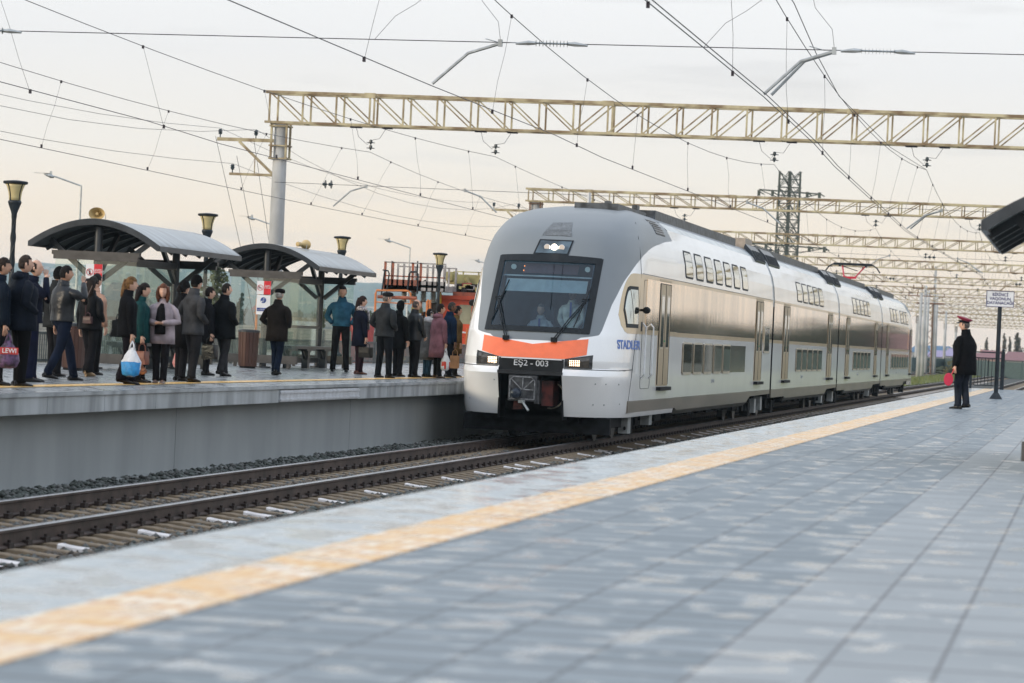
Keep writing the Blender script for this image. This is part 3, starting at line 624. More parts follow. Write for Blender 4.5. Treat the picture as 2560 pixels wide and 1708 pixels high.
# coupler and recess
q = MB(); q.box(-.66, -.62, 63.3, 65, .45, 1.4); q.box(.62, .66, 63.3, 65, .45, 1.4); q.box(-.66, .66, 64.6, 64.7, .4, 1.5); q.box(-.66, .66, 63.3, 64.7, 1.36, 1.42); q.box(-1.2, 1.2, 63.9, 65.6, .50, .80)
tb(q, 'coupler_recess', TDK, no)
CPM = M('coupler_metal', (.10, .105, .11), .5, .5, .5, 9, bump=.4, bscale=30, col2=(.035, .035, .04)); CPL = M('worn_edge', (.34, .35, .37), .45, .5, .3, 12)
q = MB(); q.box(-.40, .17, 62.95, 63.5, .80, 1.31); q.box(.12, .22, 63.0, 63.5, .76, 1.22); q.tube([(-.1, 63.4, 1.0), (-.1, 64.6, 1.0)], .13, 10); cp = tb(q, 'coupler', CPM, train)
q = MB(); y = 62.94
for a, b in (((-.37, .86), (-.37, 1.22)), ((-.37, 1.22), (-.30, 1.28)), ((-.30, 1.28), (.06, 1.28)), ((.06, 1.28), (.13, 1.2)), ((.13, 1.2), (.13, .84)), ((.13, .84), (-.37, .84)), ((-.35, 1.24), (-.13, 1.03)), ((.11, 1.24), (-.10, 1.03)), ((-.11, 1.26), (-.11, 1.03)), ((-.11, 1.03), (.12, 1.03)), ((-.36, .83), (-.15, .98))):
    q.bar((a[0], y, a[1]), (b[0], y, b[1]), .02, .02)
tb(q, 'coupler_ribs', CPL, cp)
q = MB(); q.lathe([(.04, 62.72), (.09, 62.74), (.11, 62.82), (.10, 62.96)], (-.22, 0, .95), 14, 0, 'y'); tb(q, 'coupler_knob', M('knob', (.025, .035, .055), .3, .2, .1), cp)
q = MB(); q.tube([(-.10, 62.9, .80), (.05, 62.8, .62)], .025); q.box(-.18, -.05, 62.9, 62.96, .76, .82); tb(q, 'lever', GAL, cp)
RB = M('red_bellows', (.085, .016, .012), .8, 0, .4, 5); q = MB(); rr = [[(.23+.02*k, 63.2+.15*k, z) for k in range(4)] for z in (.72, .9, 1.1, 1.22)]; q.slab(rr, (.22, .05, 0)); tb(q, 'red_cover', RB, no); q = MB(); q.slab([[(-.32, 63.1, .62), (-.1, 63.1, .64)], [(-.30, 63.1, .80), (-.16, 63.1, .78)]], (0, .05, 0)); tb(q, 'red_flap', RB, no)
q = MB(); pts = [(.60*sin(a)*.45+.36, 63.55, .93+.26*cos(a)) for a in np.linspace(-.2, pi+.2, 14)]; q.tube(pts, .018); tb(q, 'opening_rim', M('rim_cream', (.35, .30, .22), .6, 0, .3), no)
q = MB(); q.box(-1.5, 1.5, 64.1, 64.3, .17, .50); q.box(-1.0, .9, 63.9, 64.2, .40, .62); q.box(-1.4, 1.4, 64.3, 66, .3, .6); tb(q, 'snowplough', TDK, no)
# cab side: window, steps, handrails, mirror, cab door seam
for s in (1, -1):
    q = MB(); sideN(64.98, 66.10, lambda Y: 2.36+.0*Y, lambda Y: 3.22-.55*max(0, (65.5-Y)/.55)**1.4, .012, 10, 6, 0, q, s); f = tb(q, 'cab_window', GAS, train)
    q = MB(); sideN(65.06, 65.50, c_(2.44), lambda Y: 3.14-.5*max(0, (65.48-Y)/.5)**1.4, .018, 6, 6, 0, q, s); sideN(65.54, 66.03, c_(2.44), c_(3.15), .018, 6, 6, 0, q, s); tb(q, 'pane', GLU, f)
    q = MB()
    for Y in (66.75, 67.95): q.tube([(s*1.70, Y+.1, 2.47), (s*1.78, Y, 2.40), (s*1.78, Y, 1.40), (s*1.70, Y+.1, 1.32)], .018)
    tb(q, 'handrail', WHITE, no)
    q = MB(); q.tube([(s*1.69, 66.35, 2.74), (s*1.82, 66.3, 2.74)], .03); q.lathe([(.05, 66.2), (.075, 66.24), (.07, 66.4), (.03, 66.46)], (s*1.84, 0, 2.74), 10, 0, 'y'); tb(q, 'mirror_camera', BLK, no)
    q = MB(); pts = rounded(66.75, 68.2, 1.1, 3.38, .12); 
    for i in range(len(pts)): a, b = pts[i], pts[(i+1) % len(pts)]; q.bar((s*1.702, a[0], a[1]), (s*1.702, b[0], b[1]), .008, .008)
    q.bar((s*1.702, 66.5, 3.505), (s*1.702, 94.4, 3.49), .008, .008); q.box(*sorted((s*1.70, s*1.706)), 66.5, 66.75, 2.3, 2.5)
    tb(q, 'cab_door_seam', GAS, no)
# side lettering, painted small numbers
LB = M('letter_blue', (.02, .13, .50), .35, 0, .03); LG2 = M('letter_grey', (.35, .37, .38), .5, 0, .03)
_YT = np.linspace(63.8, 67.0, 120); _XT = []
for _y in _YT: _d = Vector((TX+nX(_y, 2.0), _y, 2.0+RZ-CZ)); _XT.append(_d.dot(XC)/_d.dot(FC))
def side_text(body, size, mat, parent, Y, z, sx=1, name='side_lettering', bend=False):
    o = text_mesh(body, size, name, mat, parent, (0, 0, 0), (0, 0, 0), .002, 'LEFT', fat=.03 if bend else .008)
    tw = max(v.co.x for v in o.data.vertices)
    for v in o.data.vertices:
        y = Y+v.co.x*sx; zz = z+v.co.y; dz = v.co.z
        if bend: y = float(np.interp(np.interp(64.38, _YT, _XT)+(np.interp(66.58, _YT, _XT)-np.interp(64.38, _YT, _XT))*v.co.x/tw, _XT, _YT))
        v.co = ((nX(y, zz) if bend else bX(zz))+.006+dz, y-62.9, zz)
    return o
lt = side_text('STADLER', .25, LB, no, 63.95+.36, 2.0, 1.75, bend=True)
for (Y, p, k) in ((79.6, 0, 1), (104.8, 1, 2), (130.5, 2, 3), (157, 3, 4)): side_text('EŞ2-003 %d' % k, .12, LG2, shells[p], Y, 1.19, 1.5, 'carriage_number')
# doors, windows
def door(parent, Y0, Y1, s, emp=False):
    q = MB(); plate_side(q, [(Y0, 1.14), (Y1, 1.14), (Y1, 3.46), (Y0, 3.46)], .006, 0, s); w = Y1-Y0; plate_side(q, [(Y0+.06*w, 1.17), (Y1-.06*w, 1.17), (Y1-.06*w, 3.36), (Y0+.06*w, 3.36)], .016, 0, s)
    q.box(*sorted((s*1.70, s*1.722)), (Y0+Y1)/2-.012, (Y0+Y1)/2+.012, 1.17, 3.36, 1); q.box(*sorted((s*1.70, s*1.720)), Y0+.05*w, Y1-.05*w, 3.36, 3.375, 1)
    for yy in (Y0+.05*w, Y1-.05*w): q.box(*sorted((s*1.70, s*1.721)), yy-.01, yy+.01, 1.17, 3.36, 1)
    d = tb(q, 'door', [TDR, GAS], parent)
    return d
def door_windows(d, Y0, Y1, s, q, g):
    w = Y1-Y0
    for a, b in ((.14, .40), (.60, .86)):
        plate_side(q, rounded(Y0+a*w, Y0+b*w, 1.95, 3.13, .07), .022, 0, s); plate_side(q, rounded(Y0+a*w+.035, Y0+b*w-.035, 1.99, 3.09, .05), .026, 1, s)
def add_doors(parent, spans):
    for s in (1, -1):
        for Y0, Y1 in spans:
            d = door(parent, Y0, Y1, s)
            q = d.data
            k = MB(); door_windows(d, Y0, Y1, s, k, 0); k.box(*sorted((s*1.68, s*1.80)), Y0+.1, Y1-.02, 1.04, 1.12, 2); k.box(*sorted((s*1.70, s*1.735)), (Y0+Y1)/2-.05, (Y0+Y1)/2+.05, 2.1, 2.14, 3)
            k.v = [(v[0], v[1]-62.9, v[2]) for v in k.v]
            bm = bmesh.new(); bm.from_mesh(q); off = len(q.vertices); nv = [bm.verts.new(v) for v in k.v]
            for f, mi in zip(k.f, k.m):
                fc = bm.faces.new([nv[i] for i in f]); fc.material_index = 2+mi
            bm.to_mesh(q); bm.free(); [q.materials.append(x) for x in (GASL, GLU, TDK, M('door_button', (.02, .25, .12), .4))]
def upper(parent, spans):
    for Y0, Y1 in spans:
        for s in (1, -1):
            q = MB(); rr_side(q, Y0, Y1, 3.6, 4.24, .12, .010, 0, s); rr_side(q, Y0+.09, Y1-.09, 3.645, 4.195, .09, .014, 1, s); tb(q, 'upper_window', [GAS, GLU], parent)
def lower(parent, spans, band=None):
    for s in (1, -1):
        if band: q = MB(); plate_side(q, [(band[0], 1.40), (band[1], 1.40), (band[1], 2.10), (band[0], 2.10)], .006, 0, s); tb(q, 'window_surround', M('surround', (.07, .05, .03), .10, .2, .3, 1.5, spec=.4), parent)
        for Y0, Y1 in spans:
            q = MB(); plate_side(q, rounded(Y0, Y1, 1.37, 2.12, .06), .022, 0, s); plate_side(q, rounded(Y0+.06, Y1-.06, 1.43, 2.08, .05), .027, 1, s); tb(q, 'lower_window', [GASL, GLL], parent)
add_doors(no, [(69.25, 71.2)]); add_doors(shells[0], [(89.8, 91.8)])
add_doors(shells[1], [(98.0, 100.1), (114.9, 117.0)]); add_doors(shells[2], [(123.7, 125.6), (140.3, 142.1)]); add_doors(shells[3], [(148.7, 150.5)]); add_doors(tn, [(168.0, 169.8)])
upper(shells[0], [(73.75+2.06*k, 75.2+2.06*k) for k in range(7)])
upper(shells[1], [(102.6+2.13*k, 104.35+2.13*k) for k in range(5)]); upper(shells[2], [(127.2+2.1*k, 128.9+2.1*k) for k in range(5)])
upper(shells[3], [(151.5+2.3*k, 153.2+2.3*k) for k in range(3)]+[(159.6+2.3*k, 161.3+2.3*k) for k in range(3)])
lower(shells[0], [(73.7+2.06*k, 75.3+2.06*k) for k in range(5)], (73.6, 87.4)); lower(shells[1], [(102.8+2.05*k, 104.4+2.05*k) for k in range(5)], (102.6, 112.9))
lower(shells[2], [(127.9+2.05*k, 129.5+2.05*k) for k in range(5)], (127.8, 138.1)); lower(shells[3], [(152.6+2.1*k, 154.2+2.1*k) for k in range(7)], (152.5, 167))
for s in (1, -1):
    q = MB(); plate_side(q, rounded(92.2, 93.75, 1.93, 2.71, .08), .02, 0, s); plate_side(q, rounded(92.32, 93.63, 1.99, 2.66, .06), .026, 1, s); tb(q, 'small_window', [GASL, GLU], shells[0])
# gangways between cars
for a, b in ((94.6, 95.05), (119.75, 120.2), (145.0, 145.45)):
    q = MB(); q.box(-1.64, 1.64, a-.02, b+.02, .6, 3.5); q.box(-1.35, 1.35, a-.02, b+.02, 3.5, 4.6); tb(q, 'gangway', TDK, train)
    q = MB(); [q.tube([(s*(Wz(z)-.03), (a+b)/2-.12, z) for z in (3.3, 3.44, 3.9, 4.2, 4.43, 4.64, 4.8)], .05, 6) for s in (-1, 1)]; tb(q, 'gap_strip', GAL, train)
# roof equipment
SOL = M('roof_louvre', (.05, .06, .075), .35, .3, .3, 30)
def hvac(parent, y0, y1, fr):
    for s in (1, -1):
        q = MB(); rr = []
        for x, z in ((1.46, 4.56), (1.30, 4.84), (1.12, 5.02)): rr.append([(s*x, y0+(y1-y0)*k/5, z) for k in range(6)])
        q.slab(rr, (-s*.04, 0, -.12)); 
        for k in range(9): y = y0+(y1-y0)*(k+.5)/9; q.bar((s*1.47, y, 4.57), (s*1.31, y, 4.85), .03, .03)
        tb(q, 'roof_louvre', SOL, parent)
hvac(shells[0], 91.5, 94.2, 0); hvac(shells[1], 95.3, 98.6, 1); hvac(shells[1], 117.0, 119.6, 1); hvac(shells[2], 120.3, 123.2, 1); hvac(shells[2], 142.4, 144.8, 1); hvac(shells[3], 145.7, 148.8, 1)
for s in (1, -1):
    q = MB(); rr = [[(s*(Wz(z)+.012), Y, z) for Y in (69.9, 70.6, 71.4)] for z in (4.46, 4.6, 4.78)]; q.slab(rr, (-s*.01, 0, -.01)); 
    for k in range(6): z = 4.48+k*.055; q.bar((s*(Wz(z)+.016), 69.95, z), (s*(Wz(z)+.016), 71.35, z), .02, .012)
    tb(q, 'roof_louvre', SOL, no)
ROOFS = M('roof_box', (.09, .10, .11), .5, .2, .3)
q = MB(); q.box(-.95, .95, 73.5, 90.5, 4.9, 5.12); q.box(-.15, .8, 68.6, 73.0, 4.8, 5.03); q.box(.5, .62, 72.8, 73.2, 5, 5.2); q.box(.3, .42, 69.9, 70.2, 4.95, 5.14); tb(q, 'roof_box', ROOFS, shells[0])
q = MB(); q.tube([(.05, 69.3, 4.9), (.05, 69.3, 5.28)], [.05, .03], 8); tb(q, 'antenna', M('antenna', (.5, .52, .54), .4, 0, .05), no)
RT = M('roof_tan', (.38, .32, .26), .6, 0, .1); q = MB(); q.box(-1.0, 1.0, 92.6, 94.5, 4.6, 5.22); tb(q, 'roof_box', RT, shells[0])
for p, a, b in ((1, 96, 118.5), (2, 121, 143.5), (3, 148, 165)): q = MB(); q.box(-.95, .95, a, b, 4.9, 5.12); q.box(-.5, .4, a+17, a+19, 5.1, 5.25); tb(q, 'roof_box', ROOFS, shells[p])
# pantograph
PR = M('pantograph_red', (.50, .02, .05), .45, 0, .1); q = MB(); py = 147.1
q.box(-.5, .5, py-.6, py+.6, 5.12, 5.2); q.tube([(0, py, 5.2), (.02, py-.1, 5.5)], .07, 8); q.box(-.30, .30, py-.15, py+.05, 5.42, 5.52); q.tube([(-.26, py-.1, 5.5), (-.42, py+.9, 6.03)], .035); q.tube([(.26, py-.1, 5.5), (.62, py+.9, 6.03)], .035)
pg = tb(q, 'pantograph', PR, train)
q = MB(); y = py+.9; q.box(-.85, .95, y-.15, y+.15, 6.05, 6.1); q.tube([(-1.2, y, 5.75), (-1.05, y, 5.97), (-.8, y, 6.13), (.9, y, 6.13), (1.15, y, 5.97), (1.3, y, 5.75)], .035); q.box(-.6, -.5, y-.1, y+.1, 5.98, 6.08); q.box(.6, .7, y-.1, y+.1, 5.98, 6.08); q.tube([(-.4, y, 6.0), (.3, y-.5, 5.8)], .02)
tb(q, 'contact_head', DK, pg)
# bogies and underframe
WH = M('wheel', (.16, .15, .14), .4, .7, .2); UND = M('underframe', (.010, .010, .011), .8, 0, .3, spec=.15)
def bogie(parent, yc):
    q = MB(); q.box(-1.25, 1.25, yc-1.9, yc+1.9, .42, .72); q.box(-1.32, -1.12, yc-2, yc+2, .3, .58); q.box(1.12, 1.32, yc-2, yc+2, .3, .58)
    for s in (-1, 1):
        for d in (-1.25, 1.25): q.box(*sorted((s*1.1, s*1.40)), yc+d-.22, yc+d+.22, .28, .62); q.tube([(s*1.3, yc+d*.4, .3), (s*1.3, yc+d*.4, .85)], .1, 8)
        q.box(*sorted((s*1.2, s*1.45)), yc-.25, yc+.25, .12, .5); q.tube([(s*1.45, yc-.9, .25), (s*1.2, yc+1.1, .7)], .03)
    b = tb(q, 'bogie', UND, train)
    for d in (-1.25, 1.25):
        for s in (-1, 1):
            k = MB(); k.lathe([(.10, -.09), (.12, -.07), (.40, -.05), (.455, -.065), (.46, .06), (.485, .065), (.485, .09), (.1, .09)][::-1] if s > 0 else [(.1, -.09), (.485, -.09), (.485, -.065), (.46, -.06), (.455, .065), (.40, .05), (.12, .07), (.10, .09)], (s*.79, 0, 0), 24, 0, 'x')
            k.v = [(v[0], v[1]+yc+d, v[2]+.462) for v in k.v]; tb(k, 'wheel', WH, b)
bogie(no, 67.45)
for p, yy in ((0, 89.5+1.9), (1, 98.0), (1, 117.2), (2, 123.0), (2, 142.3), (3, 148.0)): bogie(shells[p], yy)
bogie(tn, 168.2)
for p, (a, b) in enumerate(((70.3, 89), (100.6, 114.6), (125.5, 139.8), (150.5, 165))):
    q = MB(); q.box(-1.5, 1.5, a+.8, b-.8, .5, .85)
    for k in range(int((b-a)/2)): y = a+1+k*2+random.random()*.5; q.box(-1.4, 1.4, y, y+1.1, .32+.1*random.random(), .6)
    tb(q, 'underframe', UND, shells[p])
for p in ((92.6, .35), (66.9, .3), (70.2, .42), (94.3, .4), (116, .35), (121, .35), (141, .35)): q = MB(); q.box(1.3, 1.5, p[0]-.25, p[0]+.2, p[1]-.15, p[1]+.25); tb(q, 'track_magnet', GAL, train)
# ------------------------------------------------------------------ overhead line
GY = [54, 110, 163, 213, 263, 313, 363, 413, 465, 517, 570, 625, 680, 735]
ORD = ['nearest', 'second nearest', 'third nearest', 'fourth', 'fifth', 'sixth', 'seventh', 'eighth', 'ninth', 'tenth', 'eleventh', 'twelfth', 'thirteenth', 'fourteenth']
def truss(x0, x1, zb, zt, dpt, pitch, fl=True):
    q = MB(); n = int((x1-x0)/pitch); 
    for y in (-dpt/2, dpt/2):
        q.box(x0-.15, x1, y-.05, y+.05, zt-.10, zt); q.box(x0-.15, x1, y-.05, y+.05, zb, zb+.08)
        for k in range(n+1):
            x = x0+k*pitch+(0.10 if y > 0 else 0); q.box(x-.03, x+.03, y-.03, y+.03, zb, zt)
            if k < n:
                if x < x0+10.5: q.bar((x, y, zt-.05), (x+pitch, y, zb+.04), .045)
                else: q.bar((x, y, zb+.04), (x+pitch, y, zt-.05), .045)
    for k in range(0, n+1):
        x = x0+k*pitch; q.box(x-.03, x+.03, -dpt/2, dpt/2, zb+.01, zb+.05); q.box(x-.03, x+.03, -dpt/2, dpt/2, zt-.06, zt-.02)
        if k % 2 and k < n: q.bar((x, -dpt/2, zb+.03), (x+pitch, dpt/2, zb+.03), .035)
        if k % 7 == 3: q.box(x-.2, x+.2, -dpt/2-.07, -dpt/2-.05, zt-.16, zt+.02); q.box(x+.12, x+.18, -dpt/2, -dpt/2+.06, zb, zt)
    return q
def disc_string(mb, top, n, r=.13, mi=0, axis=(0, 0, -1), pitch=.17):
    a = Vector(axis); p = Vector(top)
    u = a.cross(Vector((0, 1, 0))) if abs(a.y) < .9 else a.cross(Vector((1, 0, 0))); u.normalize(); w = a.cross(u)
    for k in range(n):
        c = p+a*(pitch*k+.05); rings = []
        for rr, h in ((.03, -.05), (.055, -.02), (.06, .03), (r, .05), (r, .065), (.04, .07), (.025, .12)):
            rings.append([c+a*h+(u*cos(2*pi*i/12)+w*sin(2*pi*i/12))*rr for i in range(12)])
        mb.grid(rings, mi, True)
    return mb
PPOST = M('concrete_post', (.50, .52, .53), .8, 0, .22, 1.6, .3, 20, col2=(.30, .31, .31), stretch=(1, 1, .4), detail=6)
RUST = M('rusty_steel', (.25, .14, .08), .75, .3, .4, 6, col2=(.10, .06, .04))
MESX = [(-25.1, 'D'), (-20.65, 'C'), (-10.94, 'A'), (-5.75, 'B')]
def post_mesh(h0, h1, r0=.29, r1=.225):
    q = MB(); q.lathe([(r0, h0), (r1, h1)], (0, 0, 0), 18)
    return q
tri = {}
for i, Y in enumerate(GY):
    if i == 0: continue
    x0 = -28.7 if i < 5 else -30.5
    big = i == 1; zb, zt = (8.08, 9.22) if big else (7.95, 8.66)
    e = empty('catenary_gantry', (x0, Y, 0), 'yellowish steel lattice gantry over the tracks, %s to the camera in view' % {1:'nearest',2:'second nearest',3:'third nearest',4:'fourth nearest'}.get(i, ORD[i-1]+' nearest'), 'gantry', 'lattice gantries over the tracks')
    key = (big, x0)
    if key not in tri: tri[key] = truss(0, 42, zb, zt, .8, 1.2 if big else 1.05).build('lattice_beam', TRUSS); bo = tri[key]
    else: bo = tri[key].copy(); COL.objects.link(bo)
    bo.parent = e
    for xp in (.35, 41):
        if xp > 1 and i > 4: continue
        q = MB(); q.lathe([(.30, -1.6), (.235, zb-.02)], (xp, 0, 0), 18); po = q.build('concrete_post', PPOST, e, smooth=False); auto(po, 50)
    q = MB()
    for dx in (-.27, .27):
        for dy in (-.27, .27): q.box(.35+dx-.035, .35+dx+.035, dy-.035, dy+.035, zb-1.25, zb)
    for z in (zb-.06, zb-.75, zb-1.2): q.box(.02, .68, -.33, -.27, z-.05, z); q.box(.02, .68, .27, .33, z-.05, z); q.box(0, .06, -.3, .3, z-.05, z); q.box(.64, .70, -.3, .3, z-.05, z)
    q.build('post_cap', TRUSS if big else RUST, e)
    if i <= 3:
        k = MB(); k.box(-1.95, .1, -.05, .05, 7.42, 7.54); k.bar((-1.15, 0, 7.42), (.1, 0, 6.32), .09); k.box(-1.45, .1, -.05, .05, 6.22, 6.31)
        k.bar((-.55, 0, 6.9), (-.55, 0, 6.31), .03); k.build('side_bracket', TRUSS, e)
        for (px, pz) in ((-1.85, 7.54), (-.55, 7.54), (-1.35, 6.31)):
            k = MB(); k.lathe([(.02, 0), (.02, .1), (.08, .12), (.05, .16), (.09, .18), (.055, .22), (.085, .24), (.05, .29), (.02, .3)], (px, 0, pz), 10); k.build('pin_insulator', PORC, e)
    if big:
        k = MB()
        for a, b in (((539, 341), (602, 620)), ((592, 390), (636, 620)), ((634, 345), (674, 615))):
            pa, pb = at(*a, Y), at(*b, Y); k.tube([(pa.x-x0, 0, pa.z), (pb.x-x0, 0, pb.z), (pb.x-x0+(pb.x-pa.x)*1.1, 0, -1.5)], .009, 5)
            k.build('guy_wire', WIRE, e); k = MB()
    if i <= 6:
        for X, nm in MESX:
            zt_ = 7.28 if nm in 'AB' else 7.2
            hy = zb; k = MB(); lx = X-x0
            k.tube([(lx-.55, 0, hy), (lx-.45, 0, hy-.35), (lx-.12, 0, hy-.62), (lx, 0, zt_+.42)], .008, 4); k.tube([(lx+.55, 0, hy), (lx+.3, 0, hy-.4), (lx, 0, zt_+.42)], .008, 4); k.box(lx-.75, lx-.35, -.1, .1, hy-.05, hy); k.box(lx+.4, lx+.75, -.1, .1, hy-.05, hy)
            k.build('hanger', WIRE, e); k = MB(); disc_string(k, (lx, 0, zt_+.44), 2, pitch=.19, r=.15); k.build('disc_insulator', PORC, e)
# wires
def sag(y, y0, y1, a, s): t = (y-y0)/(y1-y0); return a-s*4*t*(1-t)
CX = {'A': -10.94, 'B': -5.95, 'C': -20.1, 'D': -25.9}
LW = {'A': 'overhead line of contact and carrier wires above the arriving train', 'B': 'overhead line with doubled contact wire above the track nearest the near platform', 'C': 'overhead line above the track carrying the orange maintenance vehicle', 'D': 'overhead line above the farthest track at the left, behind the far platform'}
def contact_x(nm, y):
    zz = {'A': .35, 'B': .35, 'C': .3, 'D': .3}[nm]; ks = GY; v = [(-1)**k*zz*(-1 if nm == 'A' else 1) for k in range(len(ks))]
    return CX[nm]+float(np.interp(y, ks, v))
for X, nm in MESX:
    e = empty('overhead_line', (0, 0, 0), LW[nm], 'overhead line')
    yy = list(range(10, 54, 6))+[54]; ztop = 7.28 if nm in 'AB' else 7.2
    full = [-2]+GY
    pts = []; spans = list(zip(full[:-1], full[1:]))[:9 if nm in 'AB' else 9]
    for (a, b) in spans:
        for k in range(0, 13): 
            y = a+(b-a)*k/12
            if y < 12: continue
            dz = {'A': .88, 'B': .62, 'C': .42, 'D': .42}[nm]
            pts.append((X+(CX[nm]-X)*4*(k/12)*(1-k/12)*.4, y, sag(y, a, b, ztop if a > 0 else ztop-.1, dz)))
    q = MB(); q.tube(pts, .0085, 5, caps=False); q.build('carrier_wire', WIRE, e)
    for dx in ((0, .09) if nm == 'B' else (0,)):
        q = MB(); q.tube([(contact_x(nm, y)+dx, y, 5.2-.08*(y > 70)) for y in range(12, spans[-1][1], 6)], .0085, 5, caps=False); q.build('contact_wire', WIRE, e)
    nd = 0
    for (a, b) in spans:
        if a > 300: break
        for k in (1, 3, 5, 7, 9, 11):
            y = a+(b-a)*(k/12)+random.uniform(-.8, .8)
            if y < 20: continue
            zt_ = sag(y, a, b, ztop, {'A': .88, 'B': .62, 'C': .42, 'D': .42}[nm]); t = (y-a)/(b-a); xt = X+(CX[nm]-X)*4*t*(1-t)*.4; xc = contact_x(nm, y)
            q = MB(); q.tube([(xt, y, zt_), (xt*.6+xc*.4+.03*random.uniform(-1, 1), y+.02, zt_*.6+5.2*.4), (xt*.3+xc*.7+.04*random.uniform(-1, 1), y+.04, zt_*.3+5.2*.7), (xc, y, 5.15)], .0035, 4, caps=False); q.box(xt-.02, xt+.02, y-.03, y+.03, zt_-.05, zt_+.02); q.box(xc-.02, xc+.02, y-.03, y+.03, 5.13, 5.21)
            q.build('dropper', WIRE, e); nd += 1
# second catenary converging over track B
e = empty('overhead_line', (0, 0, 0), 'slack carrier wire converging above the near track at the right', 'overhead line')
q = MB(); q.tube([(-5.2, 30, 7.35), (-5.35, 56, 7.0), (-5.55, 63, 6.8), (-5.7, 71, 6.6), (-5.8, 91, 6.79), (-5.75, 110, 7.28)], .0085, 5); q.build('carrier_wire', WIRE, e)
# feeder wires on side brackets
e = empty('feeder_wire', (0, 0, 0), 'three thin feeder wires on side brackets left of the gantry posts', 'wire')
for dx, dz, sg in ((-1.85, 7.86, .75), (-.55, 7.86, 1.3), (-1.35, 6.63, .62)):
    pts = []
    for a, b in ((54, 110), (110, 163), (163, 213)):
        for k in range(9): y = a+(b-a)*k/8; pts.append((-28.7+dx+(0 if y > 110 else -.0), y, sag(y, a, b, dz, sg)))
    q = MB(); q.tube(pts, .007, 4, caps=False); q.build('wire', WIRE, e)
# cross-span wires with insulators and registration arms
def rod_ins(mb, x, y, z, big, sl=0):
    if big:
        q = mb; q.tube([(x-.28, y, z), (x+.28, y, z+sl*.5)], .018, 6)
        for k in range(10): q.lathe([(.02, -.004), (.06, 0), (.02, .004)], (x-.27+.06*k, y, z+sl*.06*k), 10, 1, 'x')
        for s in (-1, 1): q.tube([(x+s*.28, y, z), (x+s*.40, y, z), (x+s*.62, y, z-.02)], [.03, .045, .02], 6)
        q.tube([(x-1.15, y, z+.05), (x-.9, y, z-.01), (x-.6, y, z)], .008, 4)
    else: disc_string(mb, (x-.22, y, z), 2, .15, 1, (1, 0, 0), .21)
    return mb
XS = {0: ([(-19.3), (-9.25), (-3.72)], True), 1: ([-26.4], False), 2: ([-16.2, -8.0], False), 3: ([-13, -4.8], False)}
CROSSL = ['closest cross-span wire with long ribbed insulators high across the picture', 'cross-span wire below the nearest gantry, tied to its concrete post', 'cross-span wire below the second nearest gantry, with pairs of black disc insulators', 'cross-span wire below the third nearest gantry in view', 'cross-span wire below the fourth nearest gantry', 'cross-span wire below the fifth nearest gantry', 'cross-span wire below the sixth nearest gantry']
for i, Y in enumerate(GY[:7]):
    x0 = -28.35 if i < 5 else -30
    e = empty('cross_span_wire', (0, Y-.6 if i else Y, 0), CROSSL[i], 'cross-span wire', 'cross-span wires holding the overhead lines')
    zf = lambda x: 5.97+(.006*(x+12) if i == 0 else -.004*(x+20))
    q = MB(); q.tube([(x, 0, zf(x)) for x in np.linspace(x0, 12, 12)], .008, 5, caps=False); q.build('span_wire', WIRE, e)
    xs, big = XS.get(i, ([-20+3*i, -9+2*i], i % 2 == 0))
    for x in xs: rod_ins(MB(), x, 0, zf(x), big, 0).build('insulator', [GAL, PORCW if big else PORC], e)
    for nm in 'ABCD':
        xc = contact_x(nm, Y); s = 1 if xc > CX[nm] else -1
        if i == 0 and nm in 'CD': continue
        xs_ = xc+(1.15 if (i+(nm in 'BD')) % 2 == 0 or i == 0 else -1.15); zs = zf(xs_); k = MB(); u = 1 if xs_ > xc else -1
        wid = .028 if i < 2 else .022
        k.tube([(xs_, 0, zs-.02), (xs_-u*.55, 0, zs-.20), (xc, 0, 5.24)], wid, 7); k.box(xs_-.035, xs_+.035, -.04, .04, zs-.07, zs+.05)
        if nm == 'B': k.tube([(xs_, .1, zs-.02), (xs_-u*.5, .1, zs-.19), (xc+.12, .1, 5.24)], wid, 7)
        k.build('registration_arm', GAL if i < 3 else TRUSS, e)
        if i == 0:
            k = MB(); k.tube([(xs_+u*.0, 0, zs+.03), (xs_-.05, 0, zs+.35), (xs_-.35, 0, zs+.7), (xs_-.45*u, 0, 7.1)], .004, 4); k.tube([(xs_-2.2, 0, zf(xs_-2.2)), (xs_-1.85, 0, zs+.4), (xs_-1.5, 0, zs+.62), (xs_-.9, 0, 7.1)], .004, 4); k.build('stay_wire', WIRE, e)
    if i == 0:
        for xx in (-28.35, 12):
            k = MB(); k.lathe([(.30, -1.6), (.24, 9.0)], (xx, 0, 0), 16); k.build('concrete_post', PPOST, e)
# far posts
FP = [(2296, 912, 340, 7.6), (2306, 914, 352, 8.6), (2314, 930, 405, 9.2), (2329, 930, 415, 12.5), (2336, 930, 420, 9.0), (2360, 918, 500, 8.0)]
for i, (x, y, Y, h) in enumerate(FP):
    p = at(x, 900, Y); e = empty('line_post', (p.x, Y, -1.6), ['pale post just right of the train tail, leftmost of the cluster', 'pale post second from the left in the cluster behind the train', 'thick pale post in the middle of the far cluster', 'tallest pale post in the far cluster, wires at its top', 'pale post at the right end of the far cluster', 'lone pale post standing right of the far cluster'][i], 'post', 'concrete line posts beyond the train')
    q = MB(); q.lathe([(.23, 0), (.15, h+1.6)], (0, 0, 0), 12); q.build('concrete_post', PPOST, e, smooth=True); q = MB(); q.box(-1.4, 1.1, -.05, .05, h+1.2, h+1.3); [q.box(xx-.05, xx+.05, -.05, .05, h+1.3, h+1.65) for xx in (-1.3, -.4, .9)]; q.build('cross_arm', RUST, e)
p = at(2321, 900, 408); e = empty('lattice_post', (p.x, 408, -1.6), 'rusty brown lattice post between the pale concrete posts far behind', 'post')
q = MB(); 
